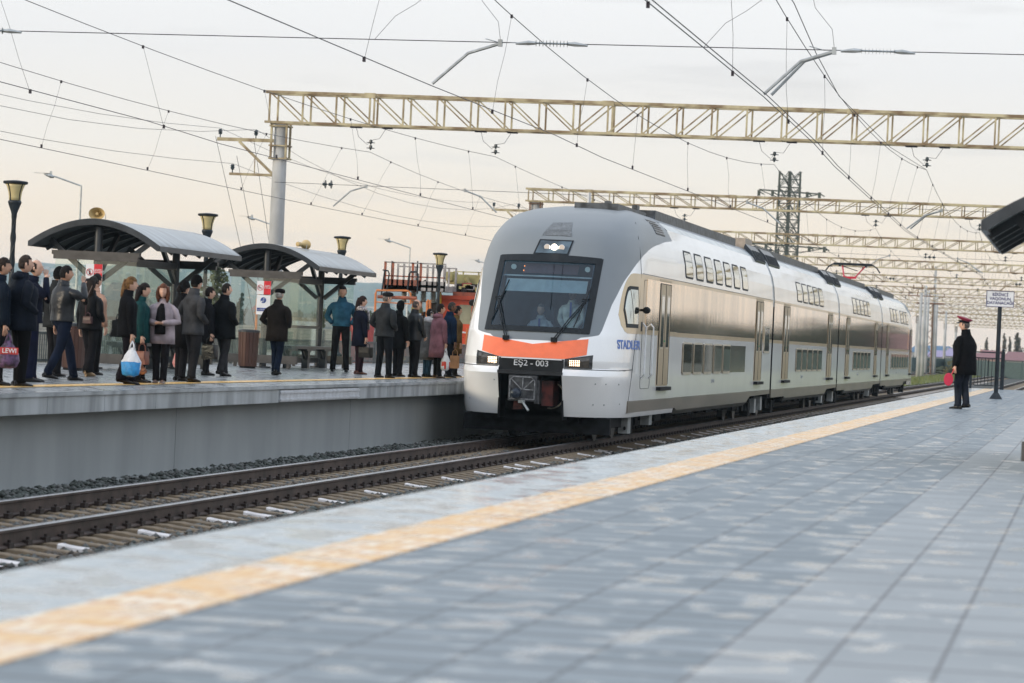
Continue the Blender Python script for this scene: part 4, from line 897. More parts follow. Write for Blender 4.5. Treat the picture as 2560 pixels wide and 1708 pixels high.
for dx in (-.35, .35):
    for dy in (-.35, .35): q.bar((dx, dy, 0), (dx*.8, dy*.8, 9.2), .12)
for k in range(12): z = k*.76; s = 1 if k % 2 else -1; q.bar((-.35*s, -.35, z), (.35*s, -.35, z+.76), .07); q.bar((-.35, -.35*s, z), (-.35, .35*s, z+.76), .07)
q.build('lattice_body', RUST, e); q = MB(); q.box(-1.8, 1.6, -.1, .1, 9.1, 9.3); q.build('cross_arm', RUST, e)
# pylon
e = empty('power_pylon', (0, 0, 0), 'dark lattice power pylon rising behind the train', 'pylon'); PY = 560; PYM = M('pylon_steel', (.07, .08, .06), .7, .3, .2)
p = at(1955, 873, PY); e.location = (p.x, PY, -1.6); H = at(1955, 428, PY).z+1.6
def wz(z): return 3.6-1.0*z/H
q = MB()
for col in (-1, 1):
  for sx in (-1, 1):
    for sy in (-1, 1): q.bar((col*1.1+sx*.95, sy*1.1, 0), (col*.95+sx*.85, sy*1.0, H), .15)
  lv = np.linspace(0, H, 13)
  for a, b in zip(lv[:-1], lv[1:]):
    for sy in (-1, 1):
        c0 = col*(1.1-.15*a/H); c1 = col*(1.1-.15*b/H); q.bar((c0-.95, sy*1.1, a), (c1+.85, sy*1.05, b), .12); q.bar((c0+.95, sy*1.1, a), (c1-.85, sy*1.05, b), .12); q.bar((c0-.95, sy*1.1, a), (c0+.95, sy*1.1, a), .12); q.bar((c0-.95, sy*1.1, (a+b)/2), (c0+.95, sy*1.1, (a+b)/2), .1); q.bar((-2.0, sy*1.1, a), (2.0, sy*1.05, b), .09); q.bar((2.0, sy*1.1, a), (-2.0, sy*1.05, b), .09)
q.build('lattice_body', PYM, e)
for z, w in ((H*.90, 6.6), (H*.62, 8.2), (H*.37, 6.4)):
    q = MB(); w *= .8; q.bar((-w, 0, z), (w, 0, z-.4), .25); q.bar((-w, 0, z), (-1, 0, z-1.6), .16); q.bar((w, 0, z-.4), (1, 0, z-1.6), .16)
    for xx in (-w, -w*.55, w*.6, w): q.box(xx-.25, xx+.25, -.2, .2, z-1.1, z-.1); q.bar((xx, 0, z-.3), (xx+.9, 0, z-.8), .2)
    q.build('cross_arm', PYM, e)
# ------------------------------------------------------------------ shelters
SM = M('shelter_steel', (.055, .062, .07), .38, .5, .12, 4); SR = M('shelter_roof', (.12, .155, .185), .34, .3, .25, 1.2, stretch=(1, 4, 1), coat=.3); SU = M('shelter_soffit', (.03, .036, .038), .6, 0, .2)
SG = Glass('shelter_glass', (.93, .97, .94), .035, .02, (.30, .40, .38)); SBASE = M('panel_frame', (.09, .085, .08), .5, .3, .1)
WOOD = M('bin_wood', (.085, .035, .022), .45, 0, .3, 6, stretch=(1, 1, .15), col2=(.05, .02, .014))
def shelter(X, Y, z0, label, L=4.85, grp='platform shelters with arched roofs'):
    e = empty('platform_shelter', (X, Y, z0), label, 'shelter', grp); w = 1.16
    for j, y in enumerate((0, L)):
        q = MB(); q.lathe([(.17, 0), (.17, .03), (.072, .035), (.072, 2.46)], (0, y, 0), 20); auto(q.build('post', SM, e), 40)
        for sx in (-1, 1):
            for z0_, z1_, xx in ((1.55, 2.17, .90),):
                q = MB(); q.bar((sx*.08, y, z0_), (sx*xx, y+(.12 if j == 0 else -.12), z1_+.05), .07, .09); q.build('brace', SM, e)
            q = MB(); q.bar((0, y+(.08 if j == 0 else -.08), 1.62), (0, y+(1.1 if j == 0 else -1.1), 2.34), .07, .09) if sx > 0 else None
            if sx > 0: q.build('brace', SM, e)
    def arc(t): return (w*t, 2.12+.40*(1-abs(t)**2.0)+.02*(1-abs(t)))
    ts = np.linspace(-1, 1, 21); ya, yb = -.25, L+.28
    q = MB(); q.slab([[(arc(t)[0], y, arc(t)[1]+.03) for t in ts] for y in np.linspace(ya, yb, 9)], (0, 0, .03)); auto(q.build('roof_sheet', SR, e), 60)
    q = MB(); q.slab([[(arc(t)[0]*.985, y, arc(t)[1]-.012) for t in ts] for y in (ya+.03, yb-.03)], (0, 0, .03)); q.build('roof_lining', SU, e)
    q = MB()
    for y in (ya, yb):
        for a, b in zip(ts[:-1], ts[1:]): q.bar((arc(a)[0], y, arc(a)[1]), (arc(b)[0], y, arc(b)[1]), .06, .10)
    for s in (-1, 1): q.bar((s*w, ya-.02, arc(1)[1]), (s*w, yb+.02, arc(1)[1]), .06, .09)
    q.build('roof_rim', SM, e)
    for k in range(1, 6):
        y = ya+(yb-ya)*k/6; q = MB()
        for a, b in zip(ts[:-1:2], ts[2::2]): q.bar((arc(a)[0], y, arc(a)[1]-.05), (arc(b)[0], y, arc(b)[1]-.05), .06, .09)
        q.build('roof_rib', SM, e)
    for y in (0, L):
        yo = -.10 if y == 0 else .10
        q = MB(); q.box(-.76, .76, y+yo-.05, y+yo+.05, 1.88, 2.02); q.box(-.79, .79, y+yo-.055, y+yo+.055, 1.955, 2.03); q.build('panel_beam', SM if y else SBASE, e)
        q = MB(); q.box(-.73, .73, y+yo-.006, y+yo+.006, .26, 1.885); q.build('glass_panel', SG, e)
        q = MB(); q.box(-.76, .76, y+yo-.04, y+yo+.04, .10, .27); q.box(-.60, -.54, y+yo-.03, y+yo+.03, 0, .1); q.box(.54, .60, y+yo-.03, y+yo+.03, 0, .1); q.build('panel_base', SBASE, e)
    q = MB(); q.box(-.05, .05, .1, L-.1, 1.84, 1.97); q.box(-.05, .05, .1, L-.1, .10, .22); q.box(-.04, .04, .1, L-.1, .86, .92); q.build('long_beam', SM, e)
    for k in range(3): q = MB(); a = .12+(L-.24)*k/3; q.box(-.006, .006, a+.02, a+(L-.24)/3-.02, .92, 1.845); q.box(-.006, .006, a+.02, a+(L-.24)/3-.02, .22, .86); q.build('glass_panel', SG, e)
    bt = MB()
    q = MB(); q.box(.12, .52, .35, L-.35, .42, .46); [q.box(.12+.1*k, .2+.1*k, .35, L-.35, .46, .48) for k in range(4)]; q.build('bench_seat', SM, e)
    for k in range(3):
        y = .8+(L-1.6)*k/2; q = MB(); q.bar((.32, y-.35, .40), (.32, y-.1, .22), .05); q.bar((.32, y+.35, .40), (.32, y+.1, .22), .05); q.box(.25, .39, y-.09, y+.09, 0, .40); q.box(.2, .44, y-.4, y+.4, .38, .42); q.build('bench_leg', SM, e)
    return e
z1 = gz(-17.02)
shelter(-17.02, 53.75, z1, 'dark arched-roof platform shelter at the left, behind the crowd, with a no-walking sign')
shelter(-17.02, 65.4, z1, 'dark arched-roof platform shelter in the middle, behind the man in the blue jacket')
shelter(.21, 28.3, 0, 'near platform shelter whose dark roof corner cuts in at the right edge', L=5.4)
# signs on posts
LBL_ = [('shelter', -16.70, 54.0), ('shelter', -16.70, 65.3)]
for i, Y in enumerate((53.75, 65.4)):
    e = empty('notice_sign', (-17.02, Y-.17, z1-.05), ['red and white no-walking notice on the front post of the left shelter', 'red and white no-smoking notice on the front post of the middle shelter'][i], 'sign', 'notices on the shelter posts')
    q = MB(); q.box(-.15, .15, -.02, 0, 1.58, 1.86); up = q.build('upper_plate', WHITE, e); q = MB(); q.box(-.145, .145, -.02, 0, 1.16 if i else 1.2, 1.565); lo = q.build('lower_plate', WHITE, e)
    q = MB(); q.box(0, .15, -.024, -.02, 1.58, 1.86); q.build('red_field', RED, up)
    q = MB()
    for k in range(20): a = 2*pi*k/20; b = 2*pi*(k+1)/20; q.bar((-.075+.058*cos(a), -.024, 1.72+.058*sin(a)), (-.075+.058*cos(b), -.024, 1.72+.058*sin(b)), .012, .006)
    q.bar((-.115, -.026, 1.76), (-.035, -.026, 1.68), .012, .006); q.build('ban_symbol', RED, up)
    q = MB()
    if i == 0: q.box(-.088, -.062, -.023, -.02, 1.685, 1.74); q.ball((-.075, -.022, 1.755), (.011, .003, .012), 8); q.bar((-.08, -.022, 1.69), (-.09, -.022, 1.67), .008); q.bar((-.07, -.022, 1.69), (-.058, -.022, 1.672), .008)
    else: q.bar((-.11, -.022, 1.715), (-.05, -.022, 1.715), .012); q.bar((-.10, -.022, 1.73), (-.12, -.022, 1.755), .006)
    q.build('pictogram', BLK, up)
    tx = ('YOLLARLA\nHƏRƏKƏT ETMƏK\nQADAĞANDIR' if i == 0 else 'SİQARET\nÇƏKMƏYİN\nNO SMOKING')
    text_mesh(tx, .026, 'sign_text', WHITE, up, (.075, -.025, 1.74), (pi/2, 0, 0), .001)
    q = MB(); q.lathe([(.062, -.022), (.062, -.02)], (0, 0, 1.46), 20, 0, 'y'); q.build('blue_disc', BLUE, lo); q = MB(); q.bar((.01, -.024, 1.42), (.015, -.024, 1.48), .018, .004); q.ball((.012, -.024, 1.495), (.009, .002, .009), 8); q.bar((.01, -.024, 1.47), (-.02, -.024, 1.455), .008, .004); q.box(-.045, -.018, -.024, -.021, 1.42, 1.445); q.build('bin_pictogram', WHITE, lo)
    q = MB(); q.box(-.13, .13, -.023, -.02, 1.23, 1.30); q.build('blue_field', BLUE, lo); text_mesh('XAHİŞ OLUNUR\nTULLANTILARI QUTUYA ATIN', .018, 'sign_text', WHITE, lo, (0, -.025, 1.265), (pi/2, 0, 0), .001)
# bins
for i, (X, Y) in enumerate(((-16.72, 51.7), (-16.95, 63.9))):
    e = empty('litter_bin', (X, Y, gz(X)), ['brown slatted litter bin behind the woman in black bomber jacket', 'brown slatted litter bin left of the old man in a flat cap'][i], 'litter bin', 'slatted litter bins on the far platform')
    for k in range(18):
        a = 2*pi*k/18; q = MB(); r0, r1 = .185, .215; ca, sa = cos(a), sin(a); tx, ty = -sa*.03, ca*.03
        vs = [(r0*ca-tx, r0*sa-ty, .04), (r0*ca+tx, r0*sa+ty, .04), ((r0-.02)*ca+tx, (r0-.02)*sa+ty, .04), ((r0-.02)*ca-tx, (r0-.02)*sa-ty, .04)]; vt = [(r1*ca-tx*1.12, r1*sa-ty*1.12, .74), (r1*ca+tx*1.12, r1*sa+ty*1.12, .74), ((r1-.02)*ca+tx, (r1-.02)*sa+ty, .74), ((r1-.02)*ca-tx, (r1-.02)*sa-ty, .74)]
        q.add(vs+vt, [(0,1,2,3),(7,6,5,4),(0,4,5,1),(1,5,6,2),(2,6,7,3),(3,7,4,0)]); q.build('slat', WOOD, e)
    q = MB(); q.lathe([(.165, .0), (.165, .06), (.15, .07), (.18, .72), (.05, .72)], (0, 0, 0), 20); q.build('liner', BLK, e); q = MB(); q.lathe([(.205, .73), (.225, .735), (.225, .77), (.16, .79), (.155, .76), (.16, .74)], (0, 0, 0), 24); q.build('rim', SM, e)
# lamps
LGL = M('lamp_glass_amber', (.62, .54, .30), .35, 0, .12, 3, trans=.0, col2=(.50, .42, .20))
for i, Y in enumerate((51.8, 63.8, 75.85, 87.75, 99.7, 111.6)):
    e = empty('platform_lamp', (-17.9, Y, gz(-17.9)), ['dark torch-shaped platform lamp at the far left of the platform', 'dark torch-shaped platform lamp rising between the two shelters', 'dark torch-shaped platform lamp right of the middle shelter', 'dark torch-shaped platform lamp in front of the orange maintenance vehicle', 'platform lamp hidden mostly behind the train nose', 'farthest platform lamp behind the train'][i], 'lamp', 'torch-shaped lamps along the far platform')
    q = MB(); q.lathe([(.12, 0), (.12, .25), (.055, .3), (.045, .5), (.038, 2.5), (.045, 2.53)], (0, 0, 0), 14)
    for ph in (0, pi): q.tube([(.038*cos(a+ph), .038*sin(a+ph), .5+2.0*a/(5*pi)) for a in np.linspace(0, 5*pi, 40)], .012, 4)
    auto(q.build('post', DK, e), 50)
    q = MB(); q.lathe([(.045, 2.5), (.05, 2.56), (.11, 2.72), (.115, 2.74), (.11, 2.755), (.10, 2.77)], (0, 0, 0), 20); auto(q.build('lamp_base', DK, e), 40)
    pr = [(.098, 2.77), (.102, 2.83), (.115, 2.91), (.14, 2.99), (.17, 3.045)]
    q = MB(); q.lathe(pr, (0, 0, 0), 20); q.build('lamp_shade', LGL, e, smooth=True)
    q = MB(); q.lathe([(.17, 3.04), (.205, 3.05), (.21, 3.085), (.19, 3.095), (.05, 3.11)], (0, 0, 0), 20); auto(q.build('lamp_cap', DK, e), 40)
    q = MB()
    for k in range(4): a = pi/4+pi/2*k+.3; q.tube([((r+.006)*cos(a), (r+.006)*sin(a), z) for r, z in pr], .009, 4)
    q.build('lamp_rib', DK, e)
# loudspeakers
SPK = M('speaker_ochre', (.52, .38, .17), .5, 0, .08)
for i, (X, Y, rz) in enumerate(((-17.06, 53.75, .15), (-17.0, 68.3, 2.7))):
    e = empty('loudspeaker', (X, Y, z1+2.55), ['ochre horn loudspeaker on the roof of the left shelter', 'cream horn loudspeaker on the roof of the middle shelter'][i], 'loudspeaker', 'horn loudspeakers on shelter roofs', rz=rz); e.scale = (.72,)*3
    q = MB(); prof = [(.03, .14), (.05, .1), (.10, 0), (.17, -.13), (.185, -.15), (.17, -.14), (.09, 0), (.05, .02)]; n = 20
    q.grid([[(r*1.08*cos(2*pi*k/n), y, .19+.82*r*sin(2*pi*k/n)) for k in range(n)] for r, y in prof], 0, True); auto(q.build('horn', SPK, e), 50)
    q = MB(); q.lathe([(.07, .12), (.07, .25), (.03, .26)], (0, 0, .19), 14, 0, 'y'); q.lathe([(.03, -.12), (.035, -.11), (.045, .02)], (0, 0, .19), 12, 0, 'y'); q.build('driver_unit', SPK, e)
    q = MB(); q.tube([(-.1, .05, 0), (-.19, .05, .05), (-.19, .03, .19)], .008); q.tube([(.1, .05, 0), (.19, .05, .05), (.19, .03, .19)], .008); q.build('bracket', GAL, e)
# train stop sign on the near platform
e = empty('stop_sign', (-2.22, 79.3, 0), 'white rectangular sign on a black post behind the station master', 'sign')
q = MB(); q.lathe([(.16, 0), (.13, .05), (.055, .16)], (0, 0, 0), 4); q.tube([(0, 0, .1), (0, 0, 2.25)], .052, 12); auto(q.build('post', DK, e), 40)
q = MB(); q.box(-.335, .335, -.075, -.055, 2.245, 2.635); bd = q.build('sign_board', WHITE, e)
q = MB(); q.bar((-.335, -.08, 2.25), (.335, -.08, 2.25), .014); q.bar((-.335, -.08, 2.63), (.335, -.08, 2.63), .014); q.bar((-.33, -.08, 2.245), (-.33, -.08, 2.635), .014); q.bar((.33, -.08, 2.245), (.33, -.08, 2.635), .014); q.build('border', NAVY, bd)
for k, t in enumerate(('BİRİNCİ', 'VAQONUN', 'DAYANACAĞI')): text_mesh(t, .100, 'sign_text', NAVY, bd, (0, -.078, 2.540-.100*k), (pi/2, 0, 0), .002, sx=.98, fat=.022)
# railing at the end of the near platform
e = empty('railing', (-3.75, 104.5, 0), 'dark steel railing at the far end of the near platform', 'railing')
for x in (0, 1.0): q = MB(); q.box(x-.06 if x else -.04, x+.06 if x else .04, -.05, .05, 0, 1.22); q.ball((x, 0, 1.26), .05, 8); q.build('post', DK, e)
q = MB(); q.box(0, 1, -.02, .02, 1.16, 1.2); q.box(0, 1, -.02, .02, .98, 1.01); q.box(0, 1, -.02, .02, .10, .13); q.build('rail', DK, e)
for k in range(1, 9): q = MB(); q.box(k*.11-.01, k*.11+.01, -.012, .012, .12, .99); q.build('baluster', DK, e)
# fence at the back of the far platform: long runs between the lamps
FM = M('fence_steel', (.12, .14, .15), .6, .2, .2)
for y0, y1, lb in ((36, 53.6, 'dark paling fence behind the people at the far left'), (53.6, 59.3, 'dark paling fence seen through the glass of the left shelter'), (59.3, 65.2, 'dark paling fence between the two shelters'), (65.2, 71, 'dark paling fence seen through the glass of the middle shelter'), (71, 125, 'dark paling fence running on behind the people beside the train nose')):
    e = empty('platform_fence', (-18.45, y0, .10), lb, 'fence', 'fence runs at the back of the far platform'); n = round((y1-y0)/2.9); d = (y1-y0)/n
    q = MB(); [q.box(-.006, .006, k*.12+.02, k*.12+.07, .02, .56) for k in range(int((y1-y0)/.12))]; q.build('palings', FM, e); q = MB(); q.box(-.02, .02, 0, y1-y0, .54, .58); q.box(-.02, .02, 0, y1-y0, .05, .09); q.build('rail', FM, e)
    for k in range(n): q = MB(); q.box(-.03, .03, -.03, .03, 0, .78); q.ball((0, 0, .8), .035, 6); q.build('post', FM, e, loc=(0, k*d, 0))
# ------------------------------------------------------------------ people
SK = [M('skin_light', (.62, .38, .28), .55, 0, .08, 12), M('skin_tan', (.50, .29, .20), .55, 0, .08, 12), M('skin_brown', (.20, .10, .065), .55, 0, .08, 12)]
EYEM = M('eye_dark', (.02, .015, .012), .3, 0, 0); LIP = M('lip', (.36, .12, .10), .5, 0, .05); BROW = M('brow', (.04, .025, .02), .8, 0, .1)
_mc = {}
def cloth(col, rough=.85, sheen=0, wr=.35, ws=26, name='cloth'):
    k = (col, rough, wr, ws)
    if k not in _mc: _mc[k] = M(name, tuple(c*.62 for c in col) if max(col) < .1 else tuple(c*.85 for c in col), rough, 0, .2, 5, bump=min(1, wr*2.2), bscale=ws*.6, spec=.08 if rough > .5 else .3)
    return _mc[k]
QUEUE = []
def hash(t): return sum((i+1)*ord(c) for i, c in enumerate(t))
def head_pts(c, s, yaw, n=22, m=16, grow=1.0, back=0):
    """head surface rows, chin to crown; local y is the face direction"""
    rows = []
    for i in range(m+1):
        v = -1+2*i/m; a = max(-.985, min(.985, v)); ph = math.asin(a) if True else 0
        row = []
        for k in range(n):
            th = 2*pi*k/n; x = cos(ph)*cos(th); y = cos(ph)*sin(th); z = a
            X = .076*x*(1-.16*max(0, -z)**1.5); Y = .098*y*(1 if y < 0 else .93); Zz = .122*z
            f = max(0, y)
            if z < -.2: X *= 1-.25*(-z-.2)*(f+.2); 
            if z < -.35 and y < 0: Y *= 1-.45*(-z-.35)
            # features on the front
            if y > .2:
                nx = x/.42; 
                Y += .026*math.exp(-(nx/.33)**2)*math.exp(-((z+.14)/.17)**2)          # nose
                Y += .010*math.exp(-(nx/.22)**2)*math.exp(-((z-.08)/.16)**2)
                Y -= .010*math.exp(-((abs(nx)-.62)/.28)**2)*math.exp(-((z-.06)/.10)**2)   # sockets
                Y += .006*math.exp(-((z-.20)/.08)**2)*math.exp(-(nx/1.2)**2)             # brow
                Y += .008*math.exp(-(nx/.45)**2)*math.exp(-((z+.48)/.08)**2)              # lips
                Y += .010*math.exp(-(nx/.5)**2)*math.exp(-((z+.82)/.14)**2)               # chin
            row.append((X*grow, Y*grow, Zz*grow))
        rows.append(row)
    cy, sy = cos(yaw), sin(yaw); out = []
    for r in rows: out.append([Vector((c[0]+s*(p[0]*cy-p[1]*sy), c[1]+s*(p[0]*sy+p[1]*cy), c[2]+s*p[2])) for p in r])
    return out
def loft(mb, cs, radii, n=18, mi=0, fold=.0, seed=0, up=None, cap=True, sq=2.4):
    """rings along cs; radii (rx, ry) in ring plane; ring plane from direction"""
    r = random.Random(seed); P = [Vector(c) for c in cs]; rows = []; ph = [r.uniform(0, 6.28) for _ in range(4)]
    for i, p in enumerate(P):
        d = (P[min(i+1, len(P)-1)]-P[max(i-1, 0)]).normalized(); u = Vector((1, 0, 0)) if up is None else Vector(up); u = (u-d*u.dot(d)); u.normalize(); w = d.cross(u)
        rx, ry = radii[i]; row = []
        for k in range(n):
            a = 2*pi*k/n; c, s_ = cos(a), sin(a); cx = math.copysign(abs(c)**(2/sq), c); sx = math.copysign(abs(s_)**(2/sq), s_)
            f = 1+fold*(sin(3*a+ph[0]+i*1.3)*.5+sin(5*a+ph[1]-i*.9)*.3+r.uniform(-.3, .3))
            row.append(p+u*cx*rx*f+w*sx*ry*f)
        rows.append(row)
    b = len(mb.v); mb.grid(rows, mi, True)
    if cap: mb.f.append(tuple(b+k for k in range(n))[::-1]); mb.m.append(mi); e = b+(len(rows)-1)*n; mb.f.append(tuple(e+k for k in range(n))); mb.m.append(mi)
    return mb
def lerp(a, b, t): return Vector(a)*(1-t)+Vector(b)*t
def person(label, X, Y, H, face, z=None, coat=None, pants=None, shoes=(.015, .013, .013), hair=None, arms=('down', 'down'), skin=0, fat=1.0, walk=0, head=0, fem=False, group=None, hat=None, lower=True, extra=None, spread=.10, scarf=None, tilt=0):
    k = H/1.79; z = gz(X) if z is None else z
    e = empty('person', (X, Y, z), label, 'person', group, rz=radians(face)); hw = (.19 if fem else .215)*fat**.5
    hip = .92*k; sh = 1.44*k; sp = spread*k
    # legs: feet positions
    if walk: fl, fr = Vector((-sp*.6, walk, .07)), Vector((sp*.6, -walk, .09+.03*abs(walk)))
    else: fl, fr = Vector((-sp, .03, .07)), Vector((sp, -.02, .07))
    legs = []
    for s, ft in ((-1, fl), (1, fr)):
        hp = Vector((s*.085*k*fat, 0, hip)); kn = (hp+ft)/2+Vector((0, .03+.10*abs(walk) if walk else .015, 0)); legs.append((hp, kn, ft))
    # arms
    A = []
    for s, pose in ((-1, arms[0]), (1, arms[1])):
        S0 = Vector((s*(hw-.015)*k, 0, sh-.03)); 
        if pose == 'down': el = S0+Vector((s*.055, -.02, -.29*k)); wr = el+Vector((s*.015, .05, -.25*k))
        elif pose == 'pocket': el = S0+Vector((s*.10, -.09, -.27*k)); wr = Vector((s*(hw+.0)*k, .10, hip+.10*k))
        elif pose == 'bag': el = S0+Vector((s*.06, -.01, -.29*k)); wr = el+Vector((s*.01, .03, -.26*k))
        elif pose == 'face': el = S0+Vector((s*.06, .18, -.20*k)); wr = Vector((s*.045, .165, sh+.07*k))
        elif pose == 'smoke': el = S0+Vector((s*.14, .14, -.16*k)); wr = Vector((s*.12, .25, sh+.07*k))
        elif pose == 'clasp': el = S0+Vector((s*.09, .02, -.28*k)); wr = Vector((s*.06, .21*fat, hip+.17*k))
        elif pose == 'front': el = S0+Vector((s*.05, .02, -.28*k)); wr = Vector((s*.12, .17, hip+.02*k))
        elif pose == 'back': el = S0+Vector((s*.10, -.10, -.27*k)); wr = Vector((s*.04, -.17*fat, hip+.06*k))
        A.append((S0, el, wr, pose))
    # skeleton for the continuous body
    V_ = []; E_ = []; R_ = []
    def v(p, r): V_.append(tuple(p)); R_.append(r); return len(V_)-1
    def ed(a, b): E_.append((a, b))
    pel = v((0, 0, hip+.04), .075*k); wa = v((0, 0, hip+.2*k), .10*k); ch = v((0, -.01, sh-.1*k), .105*k); nb = v((0, -.02, sh+.03*k), .058*k); nk = v((0, .0, sh+.12*k), .052*k)
    ed(pel, wa); ed(wa, ch); ed(ch, nb); ed(nb, nk)
    if lower:
        for hp, kn, ft in legs: a = v(hp, .075*k); b = v(kn, .05*k); c = v(ft+Vector((0, 0, .02)), .028*k); d = v(ft+Vector((0, .10, -.045)), .010*k); ed(pel, a); ed(a, b); ed(b, c); ed(c, d)
    for (S0, el, wr, pose), s in zip(A, (-1, 1)):
        a = v(S0+Vector((-s*.05, 0, -.03)), .03*k); b = v(el, .03*k); c = v(wr, .023*k); ed(ch, a); ed(a, b); ed(b, c)
        d = (wr-el).normalized(); side = Vector((0, 1, 0)); side = side-d*side.dot(d); side = side.normalized() if side.length > .1 else Vector((1, 0, 0)); nrm = d.cross(side)
        if pose == 'pocket': continue
        pm = v(wr+d*.055*k, .027*k); ed(c, pm)
        curl = nrm*(s*-1)*.03
        for q_, (o, ln) in enumerate(((-.027, .070), (-.009, .080), (.009, .076), (.026, .062))):
            f1 = v(wr+d*.095*k+side*o*k, .0095*k); f2 = v(wr+d*(.095+ln*.5)*k+side*o*1.15*k+curl*.4, .0088*k); f3 = v(wr+d*(.095+ln*.85)*k+side*o*1.15*k+curl*1.1, .0078*k); ed(pm, f1); ed(f1, f2); ed(f2, f3)
        t1 = v(wr+d*.04*k+side*.035*k, .011*k); t2 = v(wr+d*.085*k+side*.056*k+curl*.3, .0095*k); ed(pm, t1); ed(t1, t2)
    me = bpy.data.meshes.new('body'); me.from_pydata(V_, E_, []); o = bpy.data.objects.new('tmp', me); COL.objects.link(o)
    md = o.modifiers.new('s', 'SKIN'); md.use_smooth_shade = True
    for i, r in enumerate(R_): me.skin_vertices[0].data[i].radius = (r, r)
    me.skin_vertices[0].data[0].use_root = True
    o.modifiers.new('d', 'SUBSURF').levels = 1; o.modifiers['d'].render_levels = 1
    hc = Vector((0, .025+tilt*.3, sh+.225*k)); hy = radians(head)
    QUEUE.append((o, e, hc, k, hy, SK[skin]))
    # ---- clothing
    CO = coat or {}; col = CO.get('c', (.02, .02, .025)); hem = CO.get('hem', .78)*k; cm = cloth(col, CO.get('rough', .85), wr=CO.get('wr', .35), ws=CO.get('ws', 24), name='coat_cloth'); w0 = CO.get('w', 1.0)*fat*1.09; hw *= 1.05
    mb = MB(); zs = [hem, hem+(hip-hem)*.5 if hem < hip-.05 else hem+.02, hip+.04*k, hip+.18*k, hip+.32*k, sh-.12*k, sh-.04*k, sh+.01*k, sh+.05*k, sh+.085*k]
    if zs[1] > zs[2]: zs[1] = (zs[0]+zs[2])/2
    fl = CO.get('flare', 1.0); body = [(.185*w0*fl, .15*w0*fl), (.18*w0*(fl+1)/2, .148*w0*(fl+1)/2), (.178*w0, .145*w0), (.168*w0, .138*w0), (.185*w0, .142*w0), (hw*1.0, .135*w0), (hw*.93, .118), (.13, .095), (.078, .078), (.074, .074)]
    loft(mb, [(0, -.01-(.02 if i > 5 else 0)+tilt*.0, zz) for i, zz in enumerate(zs)], [(a*k, b*k) for a, b in body], 22, 0, .032 if CO.get('puff') is None else .045, hash(label) % 999)
    o_ = mb.build('coat', cm, e, smooth=True)
    for (S0, el, wr, pose), s in zip(A, (-1, 1)):
        mb = MB(); sr = CO.get('sl', 1.0)*fat**.4; st = S0+Vector((-s*.09, 0, .0)); pts = [st, S0+Vector((-s*.02, 0, -.035)), lerp(S0, el, .35), lerp(S0, el, .7), el, lerp(el, wr, .3), lerp(el, wr, .65), wr+(wr-el).normalized()*.01]
        rr = [.045, .066, .070, .066, .062, .058, .05, .042]; loft(mb, pts, [(r*k*sr, r*k*sr) for r in rr], 14, 0, .045, hash(label+str(s)) % 997, up=(0, 1, .2), sq=2.1); mb.build('sleeve', CO.get('slm') or cm, e, smooth=True)
    if CO.get('collar', 1): 
        mb = MB(); loft(mb, [(0, -.02, sh+.04*k), (0, -.015, sh+.085*k), (0, -.01, sh+(.135 if CO.get('collar') == 2 else .115)*k)], [(.105*k, .095*k), (.083*k, .085*k), (.078*k, .085*k)], 18, 0, .02, 3, cap=False); mb.build('collar', CO.get('cc') or cm, e, smooth=True)
    if CO.get('hood'): mb = MB(); mb.ball((0, -.085, sh+.055*k), (.135*k, .07*k, .06*k), 14); mb.build('hood', cm, e, smooth=True)
    if CO.get('open'):
        mb = MB(); loft(mb, [(0, .105*w0, hip-.02), (0, .118*w0, hip+.2*k), (0, .10*w0, sh-.10*k), (0, .06, sh-.02*k)], [(.085, .045*w0), (.08, .05*w0), (.06, .05), (.03, .03)], 12, 0, .02, 3); mb.build('shirt', cloth(CO['open'], .8), e, smooth=True)
    if lower:
        pm_ = cloth(pants or (.018, .018, .022), .85, wr=.4, ws=16, name='trouser_cloth'); mb = MB(); flr = CO.get('tf', 1.0)
        for (hp, kn, ft), s in zip(legs, (-1, 1)):
            an = ft+Vector((0, -.0, .015)); pts = [hp+Vector((-s*.02, -.005, .10*k)), hp, lerp(hp, kn, .5), kn, lerp(kn, an, .5), an+Vector((0, 0, .02)), an+Vector((0, .01, -.035))]
            rr = [.105, .10, .09, .072, .066*(1+.4*(flr-1)), .062*flr, .066*flr]; loft(mb, pts, [(r*k*fat**.5*.95, r*k*fat**.5*1.02) for r in rr], 14, 0, .035, hash(label+'l') % 991+s)
        loft(mb, [(0, -.005, hip+.14*k), (0, -.005, hip+.04*k), (0, 0, hip-.04*k), (0, 0, hip-.10*k)], [(.165*k*fat**.5, .125*k), (.17*k*fat**.5, .13*k), (.15*k*fat**.5, .12*k), (.06*k, .07*k)], 16, 0, .02, 2)
        mb.build('trousers', pm_, e, smooth=True)
        shm = cloth(shoes, .35, wr=.1, name='shoe_leather')
        for hp, kn, ft in legs:
            mb = MB(); lift = 0 if (ft.z < .075) else .03; rows = []
            for yy, w_, h_ in ((-.09, .028, .06), (-.075, .036, .075), (-.02, .040, .085), (.05, .045, .065), (.12, .046, .045), (.17, .036, .035), (.19, .015, .022)):
                rows.append([(ft.x+w_*cos(a)*k, ft.y+yy*k, lift-(lift*yy*3)+max(0, h_*(.5+.5*sin(a)))) for a in np.linspace(0, 2*pi, 13)[:-1]])
            b = len(mb.v); mb.grid(rows, 0, True); mb.f += [tuple(b+i for i in range(12)), tuple(b+6*12+i for i in range(12))[::-1]]; mb.m += [0, 0]; mb.build('shoe', shm, e, smooth=True)
